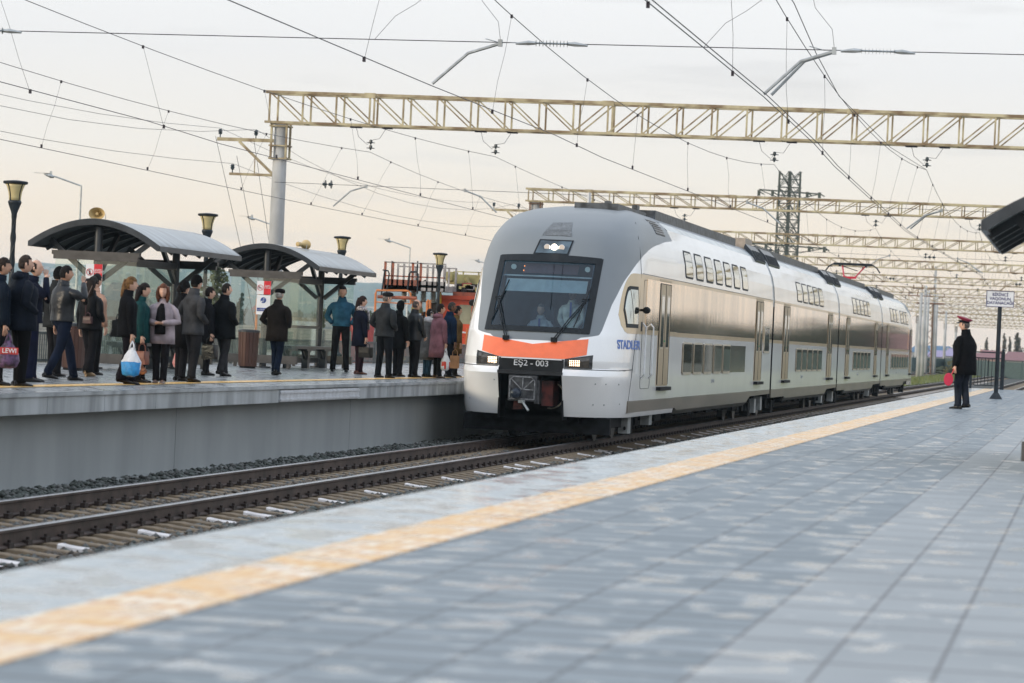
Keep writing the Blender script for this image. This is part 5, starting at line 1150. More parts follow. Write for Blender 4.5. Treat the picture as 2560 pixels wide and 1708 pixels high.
    # ---- hair and hats
    def shell(grow, cond, nm, mat, dz=0, push=None):
        R = head_pts(hc, k, hy, 22, 16, grow); n = 22; hr = random.Random(len(label)); mb = MB(); keep = []
        for i, row in enumerate(R):
            for kk, p in enumerate(row): mb.v.append(hc+(p-hc)*((1.01+.025*abs(sin(kk*2.1+i*1.7))+hr.uniform(0, .03)) if nm == 'hair' else 1)+Vector((0, 0, dz)))
        for i in range(16):
            for kk in range(n):
                th = 2*pi*(kk+.5)/n; zz = -1+2*(i+.5)/16; yy = sin(th)
                if cond(yy, zz): mb.f.append((i*n+kk, i*n+(kk+1) % n, (i+1)*n+(kk+1) % n, (i+1)*n+kk)); mb.m.append(0)
        b = 16*n; mb.f.append(tuple(b+kk for kk in range(n))); mb.m.append(0)
        return mb.build(nm, mat, e, smooth=True)
    # seams and creases of the coat
    if lower:
        mb = MB(); mb.tube([(.0, -.140*w0*k-.012, hem+.02), (.0, -.136*w0*k-.012, hip+.2*k)], .004, 4); [mb.ball((s*.10*w0*k, .135*w0*k, hip+.08*k), (.05, .012, .006), 6) for s in (-1, 1)]; mb.build('coat_seam', cm, e)
    def rot(x, y, zz): return Vector((hc.x+k*(x*cos(hy)-y*sin(hy)), hc.y+k*(x*sin(hy)+y*cos(hy)), hc.z+k*zz))
    ht = hair or ('short', (.02, .015, .012)); hm = M('hair', tuple(c*.8 for c in ht[1]), .6, 0, .25, 30, bump=.9, bscale=60, spec=.15)
    if ht[0] in ('short', 'bun', 'long', 'pony', 'bob'):
        shell(1.07 if ht[0] == 'short' else 1.12, lambda y, z_: (z_ > .42) or (y < .25 and z_ > -.05) or (y < -.2 and z_ > -.55), 'hair', hm)
    if ht[0] == 'balding': shell(1.04, lambda y, z_: (y < -.05 and -.5 < z_ < .62) or (abs(y) < .3 and -.1 < z_ < .45), 'hair', hm)
    if ht[0] == 'cropped': shell(1.025, lambda y, z_: (z_ > .5) or (y < .2 and z_ > -.1) or (y < -.3 and z_ > -.45), 'hair', hm)
    if ht[0] in ('long', 'bob', 'pony'):
        mb = MB(); L_ = {'long': .34, 'bob': .20, 'pony': .26}[ht[0]]; wd = .04 if ht[0] == 'pony' else .095
        if ht[0] == 'bob':
            for s in (-1, 1): loft(mb, [rot(s*.07, -.02, .06), rot(s*.092, -.01, -.03), rot(s*.09, .0, -.12), rot(s*.08, -.0, -.20)], [(.03, .06), (.032, .06), (.03, .05), (.012, .03)], 10, 0, .06, 4)
            loft(mb, [rot(0, -.05, .08), rot(0, -.075, -.05), rot(0, -.08, -.15), rot(0, -.07, -.2)], [(.09, .06), (.10, .05), (.095, .04), (.07, .02)], 12, 0, .05, 5)
        else:
            if ht[0] == 'pony': mb.ball(rot(0, -.10, .02), .035*k, 8)
            loft(mb, [rot(0, -.07, .08), rot(0, -.10, -.02), rot(0, -.12, -.12), rot(0, -.13, -L_*.75), rot(0, -.12, -L_)], [(wd*.9, .05), (wd, .05), (wd*.95, .045), (wd*.8, .04), (wd*.35, .02)], 12, 0, .06, 6)
        mb.build('long_hair', hm, e, smooth=True)
    if ht[0] == 'bun': mb = MB(); mb.ball(rot(0, -.12, -.03), (.058*k, .05*k, .055*k), 12); mb.ball(rot(.02, -.13, .02), (.04*k, .035*k, .04*k), 8); mb.build('bun', hm, e, smooth=True)
    if hat:
        kind, hcol = hat; hmn = cloth(hcol, .9, wr=.5, ws=60, name='hat_wool')
        if kind == 'beanie': shell(1.16, lambda y, z_: z_ > .06 or (y < -.1 and z_ > -.3), 'beanie', hmn, .01)
        if kind == 'hoodup': shell(1.22, lambda y, z_: (y < .35 and z_ > -.8) or z_ > .45, 'hood', hmn)
        if kind == 'scarf': shell(1.10, lambda y, z_: (y < .45) or z_ > .5, 'headscarf', hmn); mb = MB(); loft(mb, [rot(0, -.02, -.1), rot(0, -.03, -.17), rot(0, -.05, -.24)], [(.075, .09), (.10, .10), (.12, .11)], 14, 0, .05, 4); mb.build('scarf', hmn, e, smooth=True)
        if kind == 'flatcap':
            mb = MB(); rows = [[rot(r*.098*cos(a), r*.115*sin(a)+.012, zz) for a in np.linspace(0, 2*pi, 21)[:-1]] for r, zz in ((.93, .035), (1.06, .06), (1.08, .085), (.85, .115), (.4, .128), (.02, .13))]; mb.grid(rows, 0, True)
            mb.slab([[rot(x, .10, .052), rot(x*.8, .155, .038)] for x in (-.06, -.03, 0, .03, .06)], (0, 0, .01)); mb.build('flat_cap', hmn, e, smooth=True)
        if kind == 'peaked':
            cr_ = M('cap_crimson', (.22, .01, .035), .6, 0, .08); mb = MB(); rows = [[rot(r*.10*cos(a), r*.112*sin(a), zz+.028*sin(a)*(1 if zz > .1 else .2)) for a in np.linspace(0, 2*pi, 25)[:-1]] for r, zz in ((.9, .04), (.92, .09))]; mb.grid(rows, 0, True); mb.build('cap_band', cloth((.015, .012, .02), .6, name='cap_band_cloth'), e, smooth=True)
            mb = MB(); rows = [[rot(r*.10*cos(a), r*.115*sin(a), zz+.03*sin(a)*r) for a in np.linspace(0, 2*pi, 25)[:-1]] for r, zz in ((.92, .088), (1.38, .125), (1.40, .135), (1.25, .143), (.5, .15), (.02, .15))]; mb.grid(rows, 0, True); auto(mb.build('cap_crown', cr_, e), 50)
            mb = MB(); mb.slab([[rot(x, .09, .05), rot(x*.92, .15, .025)] for x in np.linspace(-.08, .08, 7)], (0, 0, .006)); mb.build('cap_visor', BLK, e); mb = MB(); mb.ball(rot(0, .115, .085), (.016, .008, .02), 8); mb.tube([rot(-.06, .095, .055), rot(0, .12, .05), rot(.06, .095, .055)], .005); mb.build('cap_badge', M('gold_badge', (.6, .42, .12), .3, .9, .1), e)
    if scarf: mb = MB(); loft(mb, [(0, .0, sh+.02*k), (0, .0, sh+.07*k), (0, .0, sh+.12*k)], [(.13, .12), (.125, .12), (.09, .09)], 16, 0, .09, 8); loft(mb, [(.05, .13, sh+.03), (.06, .16, sh-.15), (.06, .16, sh-.38)], [(.045, .02), (.05, .02), (.05, .015)], 8, 0, .06, 9); mb.build('scarf', M('scarf_print', scarf, .85, 0, .6, 40, bump=.3), e, smooth=True)
    return e, A
def wpos(e, p):  # local to world
    a = e.rotation_euler.z; return Vector((e.location.x+p.x*cos(a)-p.y*sin(a), e.location.y+p.x*sin(a)+p.y*cos(a), e.location.z+p.z))
def plastic_bag(label, top, w, h, mats, rz=0, blob=None, handle=True, name='carrier_bag'):
    e = empty(name, tuple(top), label, 'bag', None, rz=rz); q = MB(); r = random.Random(hash(label) % 500); n = 16; rows = []
    for t, ww, dd in ((0, .18, .12), (.12, .40, .3), (.3, .72, .7), (.5, .95, .95), (.75, 1.0, 1.0), (.93, .85, .85), (1, .45, .45)):
        rows.append([(w/2*ww*cos(2*pi*k/n)*(1+.10*r.uniform(-1, 1)), w*.28*dd*sin(2*pi*k/n)*(1+.15*r.uniform(-1, 1)), -.10-h*t+.01*r.uniform(-1, 1)) for k in range(n)])
    b0 = len(q.f); q.grid(rows, 0, True)
    if len(mats) > 1:
        for i in range(6):
            for k in range(n):
                j = b0+i*n+k; c = q.v[q.f[j][0]]
                if blob(c[0]/w, (-c[2]-.1)/h, k): q.m[j] = 1
    b = 6*n; q.f.append(tuple(b+k for k in range(n))); q.m.append(0); bd = q.build('bag_body', mats, e, smooth=True)
    for s in (-1, 1): q = MB(); q.tube([(s*w*.12, 0, -.13), (s*w*.08, 0, -.06), (0, 0, .0)], [.018, .012, .01], 6); q.build('handle', mats[0], e, smooth=True)
    return e, bd
def hand_bag(label, top, w, h, d, mat, rz=0, strap=.15, flap=True, shape=.8, long=None):
    e = empty('handbag', tuple(top), label, 'bag', None, rz=rz); q = MB()
    rows = [[(x*w/2*s_, y*d/2*(1.1-.3*t), -strap-h*t) for x, y in ((-1, -.6), (-.9, -1), (.9, -1), (1, -.6), (1, .6), (.9, 1), (-.9, 1), (-1, .6))] for t, s_ in ((0, shape), (.06, shape+.04), (.5, (shape+1)/2+.03), (.92, 1), (1, .96))]
    q.grid(rows, 0, True); q.f += [tuple(range(8))[::-1], tuple(range(32, 40))]; q.m += [0, 0]; auto(q.build('bag_body', mat, e), 40)
    q = MB(); q.tube([(-w*.28, 0, -strap-.01), (-w*.24, 0, -strap*.4), (0, 0, 0), (w*.24, 0, -strap*.4), (w*.28, 0, -strap-.01)], .009, 6); q.build('handle', mat, e)
    if flap: q = MB(); q.box(-w*.4, w*.4, -d*.55-.006, -d*.55, -strap-h*.55, -strap-.02); q.box(-.015, .015, -d*.55-.012, -d*.55, -strap-h*.6, -strap-h*.5); q.build('flap', mat, e)
    if long: q = MB(); q.tube(long, .007, 5); q.build('shoulder_strap', mat, e)
    return e
LB_ = (.035, .040, .048)
navy = dict(c=(.012, .018, .035), hem=.74, w=1.08); blk = dict(c=(.010, .011, .013), hem=.74)
G1 = 'people waiting on the far platform'
def P(*a, **k): k.setdefault('group', G1); return person(*a, **k)
p1 = P('man in dark jacket cut by the left edge, carrying a purple bag', -14.20, 40.7, 1.69, -60, coat=dict(c=(.012, .02, .035), hem=.84), hair=('short', (.03, .02, .015)), arms=('down', 'bag'), skin=1, head=-10)
p2 = P('big balding man in navy hooded coat, hands in pockets, nearest at the left', -14.0, 41.0, 1.75, -48, coat=dict(c=(.012, .018, .032), hem=.76, w=1.15, hood=1, rough=.7, puff=1), pants=(.008, .008, .01), hair=('cropped', (.05, .035, .028)), arms=('pocket', 'pocket'), skin=0, fat=1.12, head=-12)
p3 = P('man with a hand over his mouth behind the navy hooded coat', -14.66, 43.4, 1.72, -70, coat=dict(c=(.012, .016, .035), hem=.86), pants=(.012, .016, .045), hair=('balding', (.035, .025, .02)), arms=('pocket', 'face'), skin=0, head=-20)
p4 = P('man in black beanie and thick dark scarf behind the walking man', -15.5, 47.0, 1.66, -35, coat=dict(c=(.035, .038, .04), hem=.80, collar=2), hat=('beanie', (.012, .012, .013)), hair=('short', (.02, .015, .01)), arms=('pocket', 'down'), fat=1.1)
p5 = P('bearded man in black leather jacket and blue jeans walking, hand raised to his lips', -14.8, 45.2, 1.68, -38, coat=dict(c=(.022, .026, .032), hem=.92, rough=.38, w=1.04, wr=.8, ws=14), pants=(.012, .02, .045), shoes=(.02, .018, .018), hair=('short', (.012, .01, .01)), arms=('down', 'smoke'), walk=.26, skin=1, head=-25)
p6a = P('woman in pale beige coat mostly hidden behind the black bomber jacket', -15.72, 49.6, 1.62, -30, coat=dict(c=(.55, .33, .24), hem=.86, w=1.2, sl=1.1), pants=(.012, .012, .014), hair=('short', (.015, .012, .012)), arms=('down', 'down'), fem=True)
p6 = P('woman with long dark hair in a black bomber jacket and wide trousers', -15.40, 48.4, 1.56, -20, coat=dict(c=(.012, .013, .016), hem=.84, w=1.08, flare=1.0, rough=.55, tf=1.5), shoes=(.45, .30, .16), hair=('long', (.022, .014, .012)), arms=('down', 'pocket'), fem=True, walk=.08)
p7 = P('woman with blonde ponytail, black coat and flared trousers facing the train', -13.92, 45.55, 1.58, -62, coat=dict(c=(.010, .011, .014), hem=.80, w=1.0, collar=2, tf=1.7), pants=(.014, .012, .018), hair=('pony', (.20, .105, .04)), arms=('down', 'bag'), fem=True, walk=.06, head=-8)
p8 = P('woman in teal quilted jacket half hidden behind the blonde woman', -14.18, 47.1, 1.51, -75, coat=dict(c=(.012, .075, .08), hem=.72, w=1.08, puff=1, rough=.6), hair=('long', (.02, .013, .012)), arms=('down', 'bag'), fem=True)
p9 = P('smiling woman with auburn hair in an open pale lilac puffer jacket facing the camera', -13.90, 47.25, 1.52, 186, coat=dict(c=(.38, .32, .35), hem=.72, w=1.12, puff=1, collar=0, open=(.012, .012, .014), rough=.5, wr=.8, ws=12), shoes=(.25, .18, .15), hair=('bob', (.17, .065, .035)), arms=('clasp', 'clasp'), fem=True, skin=0, fat=1.08, spread=.07, head=4)
p10 = P('woman in long black coat with fluffy hat standing left of the grey coat', -14.35, 49.9, 1.60, -40, coat=dict(c=(.012, .012, .014), hem=.60, w=.98, collar=2), hair=('bun', (.015, .012, .012)), hat=('beanie', (.012, .012, .013)), arms=('bag', 'down'), fem=True)
p11 = P('man in grey wool coat and black knitted beanie', -14.0, 49.35, 1.70, -38, coat=dict(c=(.085, .088, .095), hem=.80, w=.98, collar=2, rough=.95), pants=(.032, .032, .036), shoes=(.012, .012, .012), hat=('beanie', (.010, .010, .011)), hair=('short', (.02, .015, .01)), arms=('pocket', 'pocket'), walk=.05)
p11b = P('woman in black glimpsed between the grey coat and the black coat', -15.35, 55.0, 1.56, -60, coat=dict(c=(.012, .013, .018), hem=.66), hair=('short', (.02, .012, .01)), arms=('down', 'bag'), fem=True)
p12 = P('stout man in black coat and grey trousers seen from behind', -15.1, 55.2, 1.65, -32, coat=dict(c=(.012, .014, .017), hem=.72, w=1.15), pants=(.05, .05, .056), hair=('cropped', (.03, .022, .018)), arms=('pocket', 'pocket'), walk=.10, fat=1.08, head=-25)
p13 = P('old man in brown coat, black flat cap and blue trousers, back turned', -15.15, 59.2, 1.64, -12, coat=dict(c=(.028, .022, .020), hem=.70, w=1.15), pants=(.012, .022, .05), hair=('balding', (.45, .42, .38)), hat=('flatcap', (.012, .012, .013)), arms=('pocket', 'pocket'), walk=.06)
p14 = P('young man in blue bomber jacket facing the camera, hands in pockets', -15.75, 67.0, 1.84, 196, coat=dict(c=(.028, .105, .17), hem=.95, w=1.02, rough=.65, wr=.6), pants=(.016, .016, .019), shoes=(.010, .010, .012), hair=('short', (.012, .010, .010)), arms=('pocket', 'pocket'), skin=1, head=-8, spread=.14)
p15 = P('woman in long navy coat with ponytail, patterned scarf and brown boots', -15.1, 66.0, 1.64, -50, coat=dict(c=(.012, .016, .035), hem=.64, w=.98), pants=(.03, .014, .022), shoes=(.17, .075, .05), hair=('pony', (.035, .018, .014)), arms=('down', 'bag'), fem=True, scarf=(.50, .46, .46), head=-10)
p16 = P('man in dark grey padded jacket and checked flat cap standing legs apart', -14.15, 64.1, 1.75, -28, coat=dict(c=(.035, .040, .046), hem=.86, w=1.06, rough=.6, wr=.7, ws=14), pants=(.010, .013, .018), hair=('cropped', (.2, .17, .15)), hat=('flatcap', (.03, .03, .035)), arms=('pocket', 'pocket'), spread=.17, skin=0, head=-20)
p17 = P('person in black hooded parka behind the leather jacket man', -14.40, 66.6, 1.60, -35, coat=dict(c=(.009, .010, .012), hem=.66, hood=1), hat=('hoodup', (.010, .010, .012)), arms=('pocket', 'down'))
p18 = P('balding man in black leather jacket holding one hand low', -14.12, 66.9, 1.66, -45, coat=dict(c=(.018, .022, .028), hem=.85, w=1.05, rough=.35, wr=.8, ws=14), pants=(.022, .022, .025), hair=('balding', (.12, .10, .09)), arms=('down', 'front'), skin=0, head=-22)
p19 = P('woman with white headscarf, grey coat and jeans beyond the leather jacket', -14.12, 68.3, 1.48, -40, coat=dict(c=(.17, .17, .17), hem=.45, w=.95, flare=1.15), pants=(.04, .09, .14), hat=('scarf', (.6, .6, .62)), arms=('down', 'bag'), fem=True)
p20 = P('woman in long dusty pink quilted coat near the train nose', -13.82, 68.0, 1.60, -42, coat=dict(c=(.27, .13, .165), hem=.50, w=1.10, flare=1.08, hood=1, puff=1, rough=.65, wr=.9, ws=10), pants=(.010, .010, .010), shoes=(.12, .08, .05), hair=('short', (.02, .013, .012)), arms=('down', 'bag'), fem=True, skin=0, head=-15)
p21 = P('dark haired man in blue jacket looking down, next to the pink coat', -13.92, 69.7, 1.67, -55, coat=dict(c=(.012, .035, .085), hem=.80), pants=(.012, .016, .028), hair=('cropped', (.06, .055, .05)), arms=('down', 'bag'), skin=2, head=-15)
p22 = P('person in mustard brown parka nearest the train nose', -14.12, 71.4, 1.60, -60, coat=dict(c=(.15, .095, .04), hem=.58, w=1.05), pants=(.012, .012, .014), hair=('short', (.02, .013, .012)), arms=('down', 'down'), skin=1)
for t in (p9,): pass
master = person('station master in black coat and crimson peaked cap on the near platform', -2.34, 61.3, 1.71, 62, z=0, coat=dict(c=(.009, .009, .011), hem=.68, w=1.22, collar=2, sl=1.15), pants=(.028, .034, .050), shoes=(.010, .010, .010), hair=('cropped', (.16, .14, .13)), hat=('peaked', (.2, .01, .03)), arms=('bag', 'bag'), skin=0, head=14, fat=1.1, walk=.06, spread=.08)
# held and carried things
def hold(pe, s): e, A = pe; a = A[0 if s < 0 else 1]; return wpos(e, a[2]+(a[2]-a[1]).normalized()*.11)
PUR = M('purple_film', (.10, .05, .13), .35, 0, .4, 20, bump=.6); REDF = M('red_film', (.50, .03, .02), .4, 0, .1)
e, b = plastic_bag('purple shopping bag with red label held by the man at the left edge', hold(p1, 1)+Vector((.05, 0, 0)), .30, .36, [PUR], rz=.5); q = MB(); q.slab([[(-.12, -.086, -.28), (.12, -.086, -.28)], [(-.12, -.083, -.19), (.12, -.083, -.19)]], (0, .01, 0)); lb = q.build('red_label', REDF, e); e.children[0]; text_mesh('LEWI', .085, 'bag_text', WHITE, lb, (0, -.092, -.235), (pi/2, 0, 0), .002)
BW = M('white_film', (.62, .66, .72), .3, 0, .06, 14, bump=.7); BB = M('blue_film', (.02, .26, .62), .3, 0, .12, 14, bump=.7)
plastic_bag('white and bright blue plastic bag held by the blonde woman', hold(p7, 1), .30, .42, [BW, BB], rz=.1, blob=lambda x, t, k: t > .42 and x < .35 or t > .62)
hand_bag('black shoulder bag under the arm of the blonde woman', wpos(p7[0], Vector((-.24, -.02, 1.06))), .40, .27, .12, cloth((.010, .013, .017), .4, wr=.2, name='bag_leather'), rz=radians(8), strap=.10, shape=.55)
TAN = M('tan_leather', (.16, .05, .03), .4, 0, .2); hand_bag('small black handbag with red brown trim held by the woman in teal', hold(p8, 1), .24, .20, .12, TAN, rz=-.4, strap=.13); plastic_bag('crumpled orange brown bag hanging below the small handbag', hold(p8, 1)+Vector((-.05, .05, -.22)), .24, .16, [M('orange_film', (.42, .17, .08), .4, 0, .4, 16, bump=.6)])
PKF = M('pink_film', (.55, .17, .16), .4, 0, .5, 24, bump=.7, col2=(.6, .4, .38)); plastic_bag('pink patterned plastic bag beside the man in the grey coat', hold(p10, -1)+Vector((.10, -.05, 0)), .20, .36, [PKF], rz=.3)
hand_bag('small maroon crossbody bag on the back of the black bomber jacket', wpos(p6[0], Vector((.10, -.20, 1.00))), .17, .11, .05, M('maroon_leather', (.05, .018, .022), .35, 0, .1), rz=radians(-18), strap=.06, shape=.9, long=[(-.05, -.0, -.05), (-.02, -.03, .22), (.06, .0, .42)])
hand_bag('black handbag between the grey coat and the black coat', hold(p11b, 1)+Vector((0, -.1, .06)), .30, .26, .14, cloth((.010, .010, .011), .35, name='bag_leather'), rz=-.3)
hand_bag('structured black handbag held by the woman in the navy coat', hold(p15, 1), .33, .22, .13, cloth((.012, .014, .015), .35, wr=.15, name='bag_leather'), rz=-.45, strap=.10, shape=.92)
plastic_bag('white and red plastic bag held by the woman in the pink coat', hold(p20, 1), .22, .38, [BW, REDF], rz=-.2, blob=lambda x, t, k: .4 < t < .75 and k % 5 < 3)
plastic_bag('red and white shopping bag held by the woman in the white headscarf', hold(p19, 1)+Vector((.1, 0, .1)), .24, .34, [REDF, BW], rz=-.2, blob=lambda x, t, k: .5 < t < .75)
hand_bag('brown paper bag held by the man beside the pink coat', hold(p21, 1)+Vector((0, 0, -.05)), .20, .28, .1, M('kraft', (.30, .16, .08), .7, 0, .15), rz=.2, flap=False, shape=1)
# signal disc
hp = hold(master, -1) ; e = empty('signal_disc', tuple(hp), 'round red signal disc on a short handle held by the station master', 'signal disc', None, rz=.0)
hp = hold(master, -1)
q = MB(); q.tube([(.0, 0, .06), (-.05, 0, -.06)], .011); q.build('handle', RED, e); q = MB(); n = 28; q.grid([[(-.105+r*cos(2*pi*k/n)*.72, y, -.16+r*sin(2*pi*k/n)) for k in range(n)] for r, y in ((.005, -.011), (.118, -.011), (.122, 0), (.118, .011), (.005, .011))], 0, True); q.build('disc', M('signal_red', (.50, .015, .06), .45, 0, .06), e)
# drivers in the cab: seated, seen from the chest up
d1 = person('driver in white shirt and dark tie standing at the right of the cab', TX+.52, 64.75, 1.70, 178, z=RZ+1.40, coat=dict(c=(.62, .61, .56), hem=.95, collar=1, open=None), hair=('short', (.02, .015, .012)), arms=('front', 'front'), skin=1, lower=False)
d2 = person('grey haired driver in white shirt sitting in the middle of the cab', TX-.12, 64.75, 1.70, 180, z=RZ+1.06, coat=dict(c=(.62, .62, .60), hem=.95), hair=('cropped', (.25, .24, .23)), arms=('front', 'front'), skin=0, lower=False)
q = MB(); q.box(-.02, .02, .135, .15, 1.10, 1.42); q.build('tie', BLUE, d1[0]); q = MB(); q.box(-.02, .02, .135, .15, 1.10, 1.40); q.build('tie', BLUE, d2[0])
for t in (d1, d2): t[0]['category'] = 'person'
# evaluate all the skins at once and add heads
bpy.context.view_layer.update(); dg = bpy.context.evaluated_depsgraph_get(); done = []
for (o, e, hc, k, hy, sk) in QUEUE:
    me = bpy.data.meshes.new_from_object(o.evaluated_get(dg)); done.append((o, me))
for (o, me), (_, e, hc, k, hy, sk) in zip(done, QUEUE):
    bpy.data.objects.remove(o); bm = bmesh.new(); bm.from_mesh(me)
    R = head_pts(hc, k, hy, 28, 22); n = 28; vs = [[bm.verts.new(p) for p in r] for r in R]
    for i in range(len(R)-1):
        for kk in range(n): bm.faces.new((vs[i][kk], vs[i][(kk+1) % n], vs[i+1][(kk+1) % n], vs[i+1][kk]))
    bm.faces.new(vs[0][::-1]); bm.faces.new(vs[-1])
    def rt(x, y, z_): return Vector((hc.x+k*(x*cos(hy)-y*sin(hy)), hc.y+k*(x*sin(hy)+y*cos(hy)), hc.z+k*z_))
    ex = MB()
    for s in (-1, 1):
        ex.ball(rt(s*.031, .083, .008), (.011*k, .007*k, .006*k), 8, 1); ex.tube([rt(s*.016, .094, .028), rt(s*.033, .092, .034), rt(s*.05, .078, .026)], .0045*k, 5, 3)
        ex.ball(rt(s*.076, -.008, -.005), (.010*k, .018*k, .030*k), 8, 0)
    ex.tube([rt(-.024, .084, -.060), rt(0, .094, -.062), rt(.024, .084, -.060)], .0055*k, 5, 2)
    nv = [bm.verts.new(v_) for v_ in ex.v]
    for f, mi in zip(ex.f, ex.m):
        try: fc = bm.faces.new([nv[i] for i in f]); fc.material_index = mi
        except Exception: pass
    for f in bm.faces: f.smooth = True
    bm.normal_update(); bm.to_mesh(me); bm.free(); me.materials.clear(); [me.materials.append(x) for x in (sk, EYEM, LIP, BROW)]
    nm = bpy.data.objects.new('body', me); me.name = 'body'; COL.objects.link(nm); nm.parent = e
# ------------------------------------------------------------------ maintenance vehicle
VO = M('vehicle_orange', (.62, .20, .055), .55, 0, .2, 2, col2=(.42, .16, .06)); VR = M('vehicle_red', (.60, .075, .025), .45, 0, .15, 2); VY = M('crane_yellow', (.45, .42, .18), .6, 0, .3, 2, col2=(.28, .24, .10)); VB = M('basket_rust', (.36, .11, .06), .7, 0, .35, 4, col2=(.16, .06, .04)); VG = M('basket_grey', (.30, .29, .29), .7, 0, .2, 4); VD = M('vehicle_dark', (.035, .03, .028), .8, 0, .4)
HZY = M('hazard_yellow', (.55, .42, .06), .6, 0, .2); CABG = M('cab_glass', (.30, .31, .22), .12, .2, .2, 1.5, coat=.4); BRN = M('brown_louvre', (.09, .05, .03), .7, 0, .3)
VYp = 98.0; p0 = at(933, 905, VYp); vx = p0.x; sc = VYp/8050*1.0
def L(x, y, Y=VYp): p = at(x, y, Y); return p
ve = empty('rail_maintenance_vehicle', (-20.6, VYp, RZ), 'orange and red railway maintenance vehicle with work basket and crane arm behind the crowd', 'work train')
def vb(name, mat, boxes, smooth=False, Y=VYp, off=0):
    """boxes given as (x0, x1, z0, z1, y0, y1) in metres, relative to the vehicle"""
    q = MB(); [q.box(b[0], b[1], b[4], b[5], b[2], b[3]) for b in boxes]; return q.build(name, mat, ve)
def vx_(x, y): p = at(x, y, VYp); return p.x+20.6, p.z-RZ
# world metres: picture column -> x, row -> z
x_l, z_deck = vx_(935, 888); x_r, _ = vx_(1205, 900)
vb('bumper_beam', VD, [(x_l, x_r, .85, 1.30, -.05, .2)])
q = MB(); n = 14
for k in range(n):
    a = x_l+(x_r-x_l)*k/n; w = (x_r-x_l)/n*.5
    if 4 < k < 8 : continue
    q.add([(a, -.07, .88), (a+w, -.07, .88), (a+w+.2, -.07, 1.27), (a+.2, -.07, 1.27)], [(0, 1, 2, 3)])
q.build('hazard_stripes', HZY, ve)
q = MB(); xx, zz = vx_(1064, 898); q.lathe([(.06, -.12), (.13, -.10), (.13, -.05), (.1, .0)], (xx, 0, zz+.02), 16, 0, 'y'); q.build('headlamp', M('vehicle_lamp', (.6, .6, .5), .3), ve)
vb('frame', VD, [(x_l+.1, x_r, .55, .95, .2, 14)]); 
for yy in (2, 4.2, 9.5, 11.7):
    for s in (-1, 1): k = MB(); k.lathe([(.47, -.07), (.47, .07)], (s*.79, yy, .47), 18, 0, 'x'); k.build('wheel', WH, ve)
a, za = vx_(940, 888); b, zb_ = vx_(1012, 800); vb('engine_box', VO, [(a, b+.05, 1.3, 2.35, .1, 2.4), (a-.02, b+.07, 1.28, 1.42, .05, 2.4)]); vb('engine_louvre', BRN, [(a+.35, b-.05, 1.62, 2.2, .05, .1)])
q = MB(); [q.box(a+.38, b-.08, .03, .05, 1.65+.07*k, 1.68+.07*k) for k in range(8)]; q.build('louvre_slats', VO, ve)
def frame(pts, r, mat, name='handrail', y=0):
    q = MB(); q.tube([(vx_(*p)[0], y, vx_(*p)[1]) for p in pts], r, 6); return q.build(name, mat, ve)
frame([(937, 800), (939, 735), (942, 726), (1020, 727), (1026, 733), (1027, 760)], .035, VO); frame([(938, 755), (1026, 760)], .02, VO); frame([(1066, 890), (1068, 755), (1072, 750)], .04, VO); frame([(1074, 890), (1075, 750)], .04, VO)
frame([(953, 740), (962, 676), (957, 675)], .025, DK); frame([(957, 675), (970, 677), (973, 684), (966, 735)], .025, DK); frame([(1018, 728), (1023, 686), (1027, 680), (1042, 680), (1045, 686), (1043, 735)], .03, DK)
frame([(944, 742), (1042, 746)], .06, VB, 'step_plate'); 
# deck house under the basket, equipment clutter
rr_ = random.Random(4)
for k in range(9):
    x0, z0 = vx_(rr_.uniform(1010, 1062), rr_.uniform(770, 880)); vb('equipment_box', [VY, VG, VD, VO][k % 4], [(x0, x0+rr_.uniform(.15, .4), z0, z0+rr_.uniform(.12, .4), .3+.1*k, .9+.1*k)])
for xc in (996, 1020, 1045, 1070):
    x0, z0 = vx_(xc, 755); x1, z1_ = vx_(xc, 726); q = MB(); pr = [(.12, z0)]
    for k in range(6): z = z0+.03+(z1_-z0-.06)*k/6; pr += [(.07, z), (.12, z+.01), (.07, z+.03)]
    pr += [(.09, z1_-.02), (.14, z1_+.03)]; q.lathe(pr, (x0, .8, 0), 12); q.build('support_insulator', PORCW, ve, smooth=False)
# work basket
bx0, bz0 = vx_(960, 723); bx1, _ = vx_(1112, 730); _, bz1 = vx_(960, 655); bm_, _ = vx_(1052, 700)
vb('basket_floor', VB, [(bx0, bm_, bz0, bz0+.14, 0, 1.8), (bx0, bm_, bz0, bz0+.14, -.0, .02)]); vb('basket_floor', VG, [(bm_, bx1, bz0, bz0+.18, 0, 1.8)])
for k, xc in enumerate((962, 981, 1031, 1051)): a, _ = vx_(xc, 690); vb('basket_post', VB, [(a-.035, a+.035, bz0, bz1+.02, 0, .06)])
for k, xc in enumerate((994, 1009, 1068, 1082, 1094, 1112)): a, _ = vx_(xc, 690); vb('basket_post', VG, [(a-.03, a+.03, bz0, bz1-.03, 0, .05)]); vb('basket_post', VG, [(a-.03, a+.03, bz0, bz1-.08, 1.75, 1.8)])
vb('basket_rail', VG, [(bx0, bx1, bz1-.02, bz1+.02, 0, .04)]); vb('basket_rail', VB, [(bx0, bx1, (bz0+bz1)/2-.02, (bz0+bz1)/2+.02, 0, .04)]); vb('basket_rail', VG, [(bx0, bx1, bz1-.1, bz1-.06, 1.75, 1.79)]); vb('toe_board', VB, [(bx0, bm_, bz0+.1, bz0+.32, .0, .04)]); vb('toe_board', VG, [(bm_, bx1, bz0+.1, bz0+.30, .0, .04)])
for xc in (975, 1039): a, z_ = vx_(xc, 652); vb('warning_rod', DK, [(a-.02, a+.02, bz0+.1, z_, .3, .34)])
frame([(1036, 710), (1048, 704), (1060, 699), (1062, 704), (1054, 712)], .03, BLK, 'hose', .5)
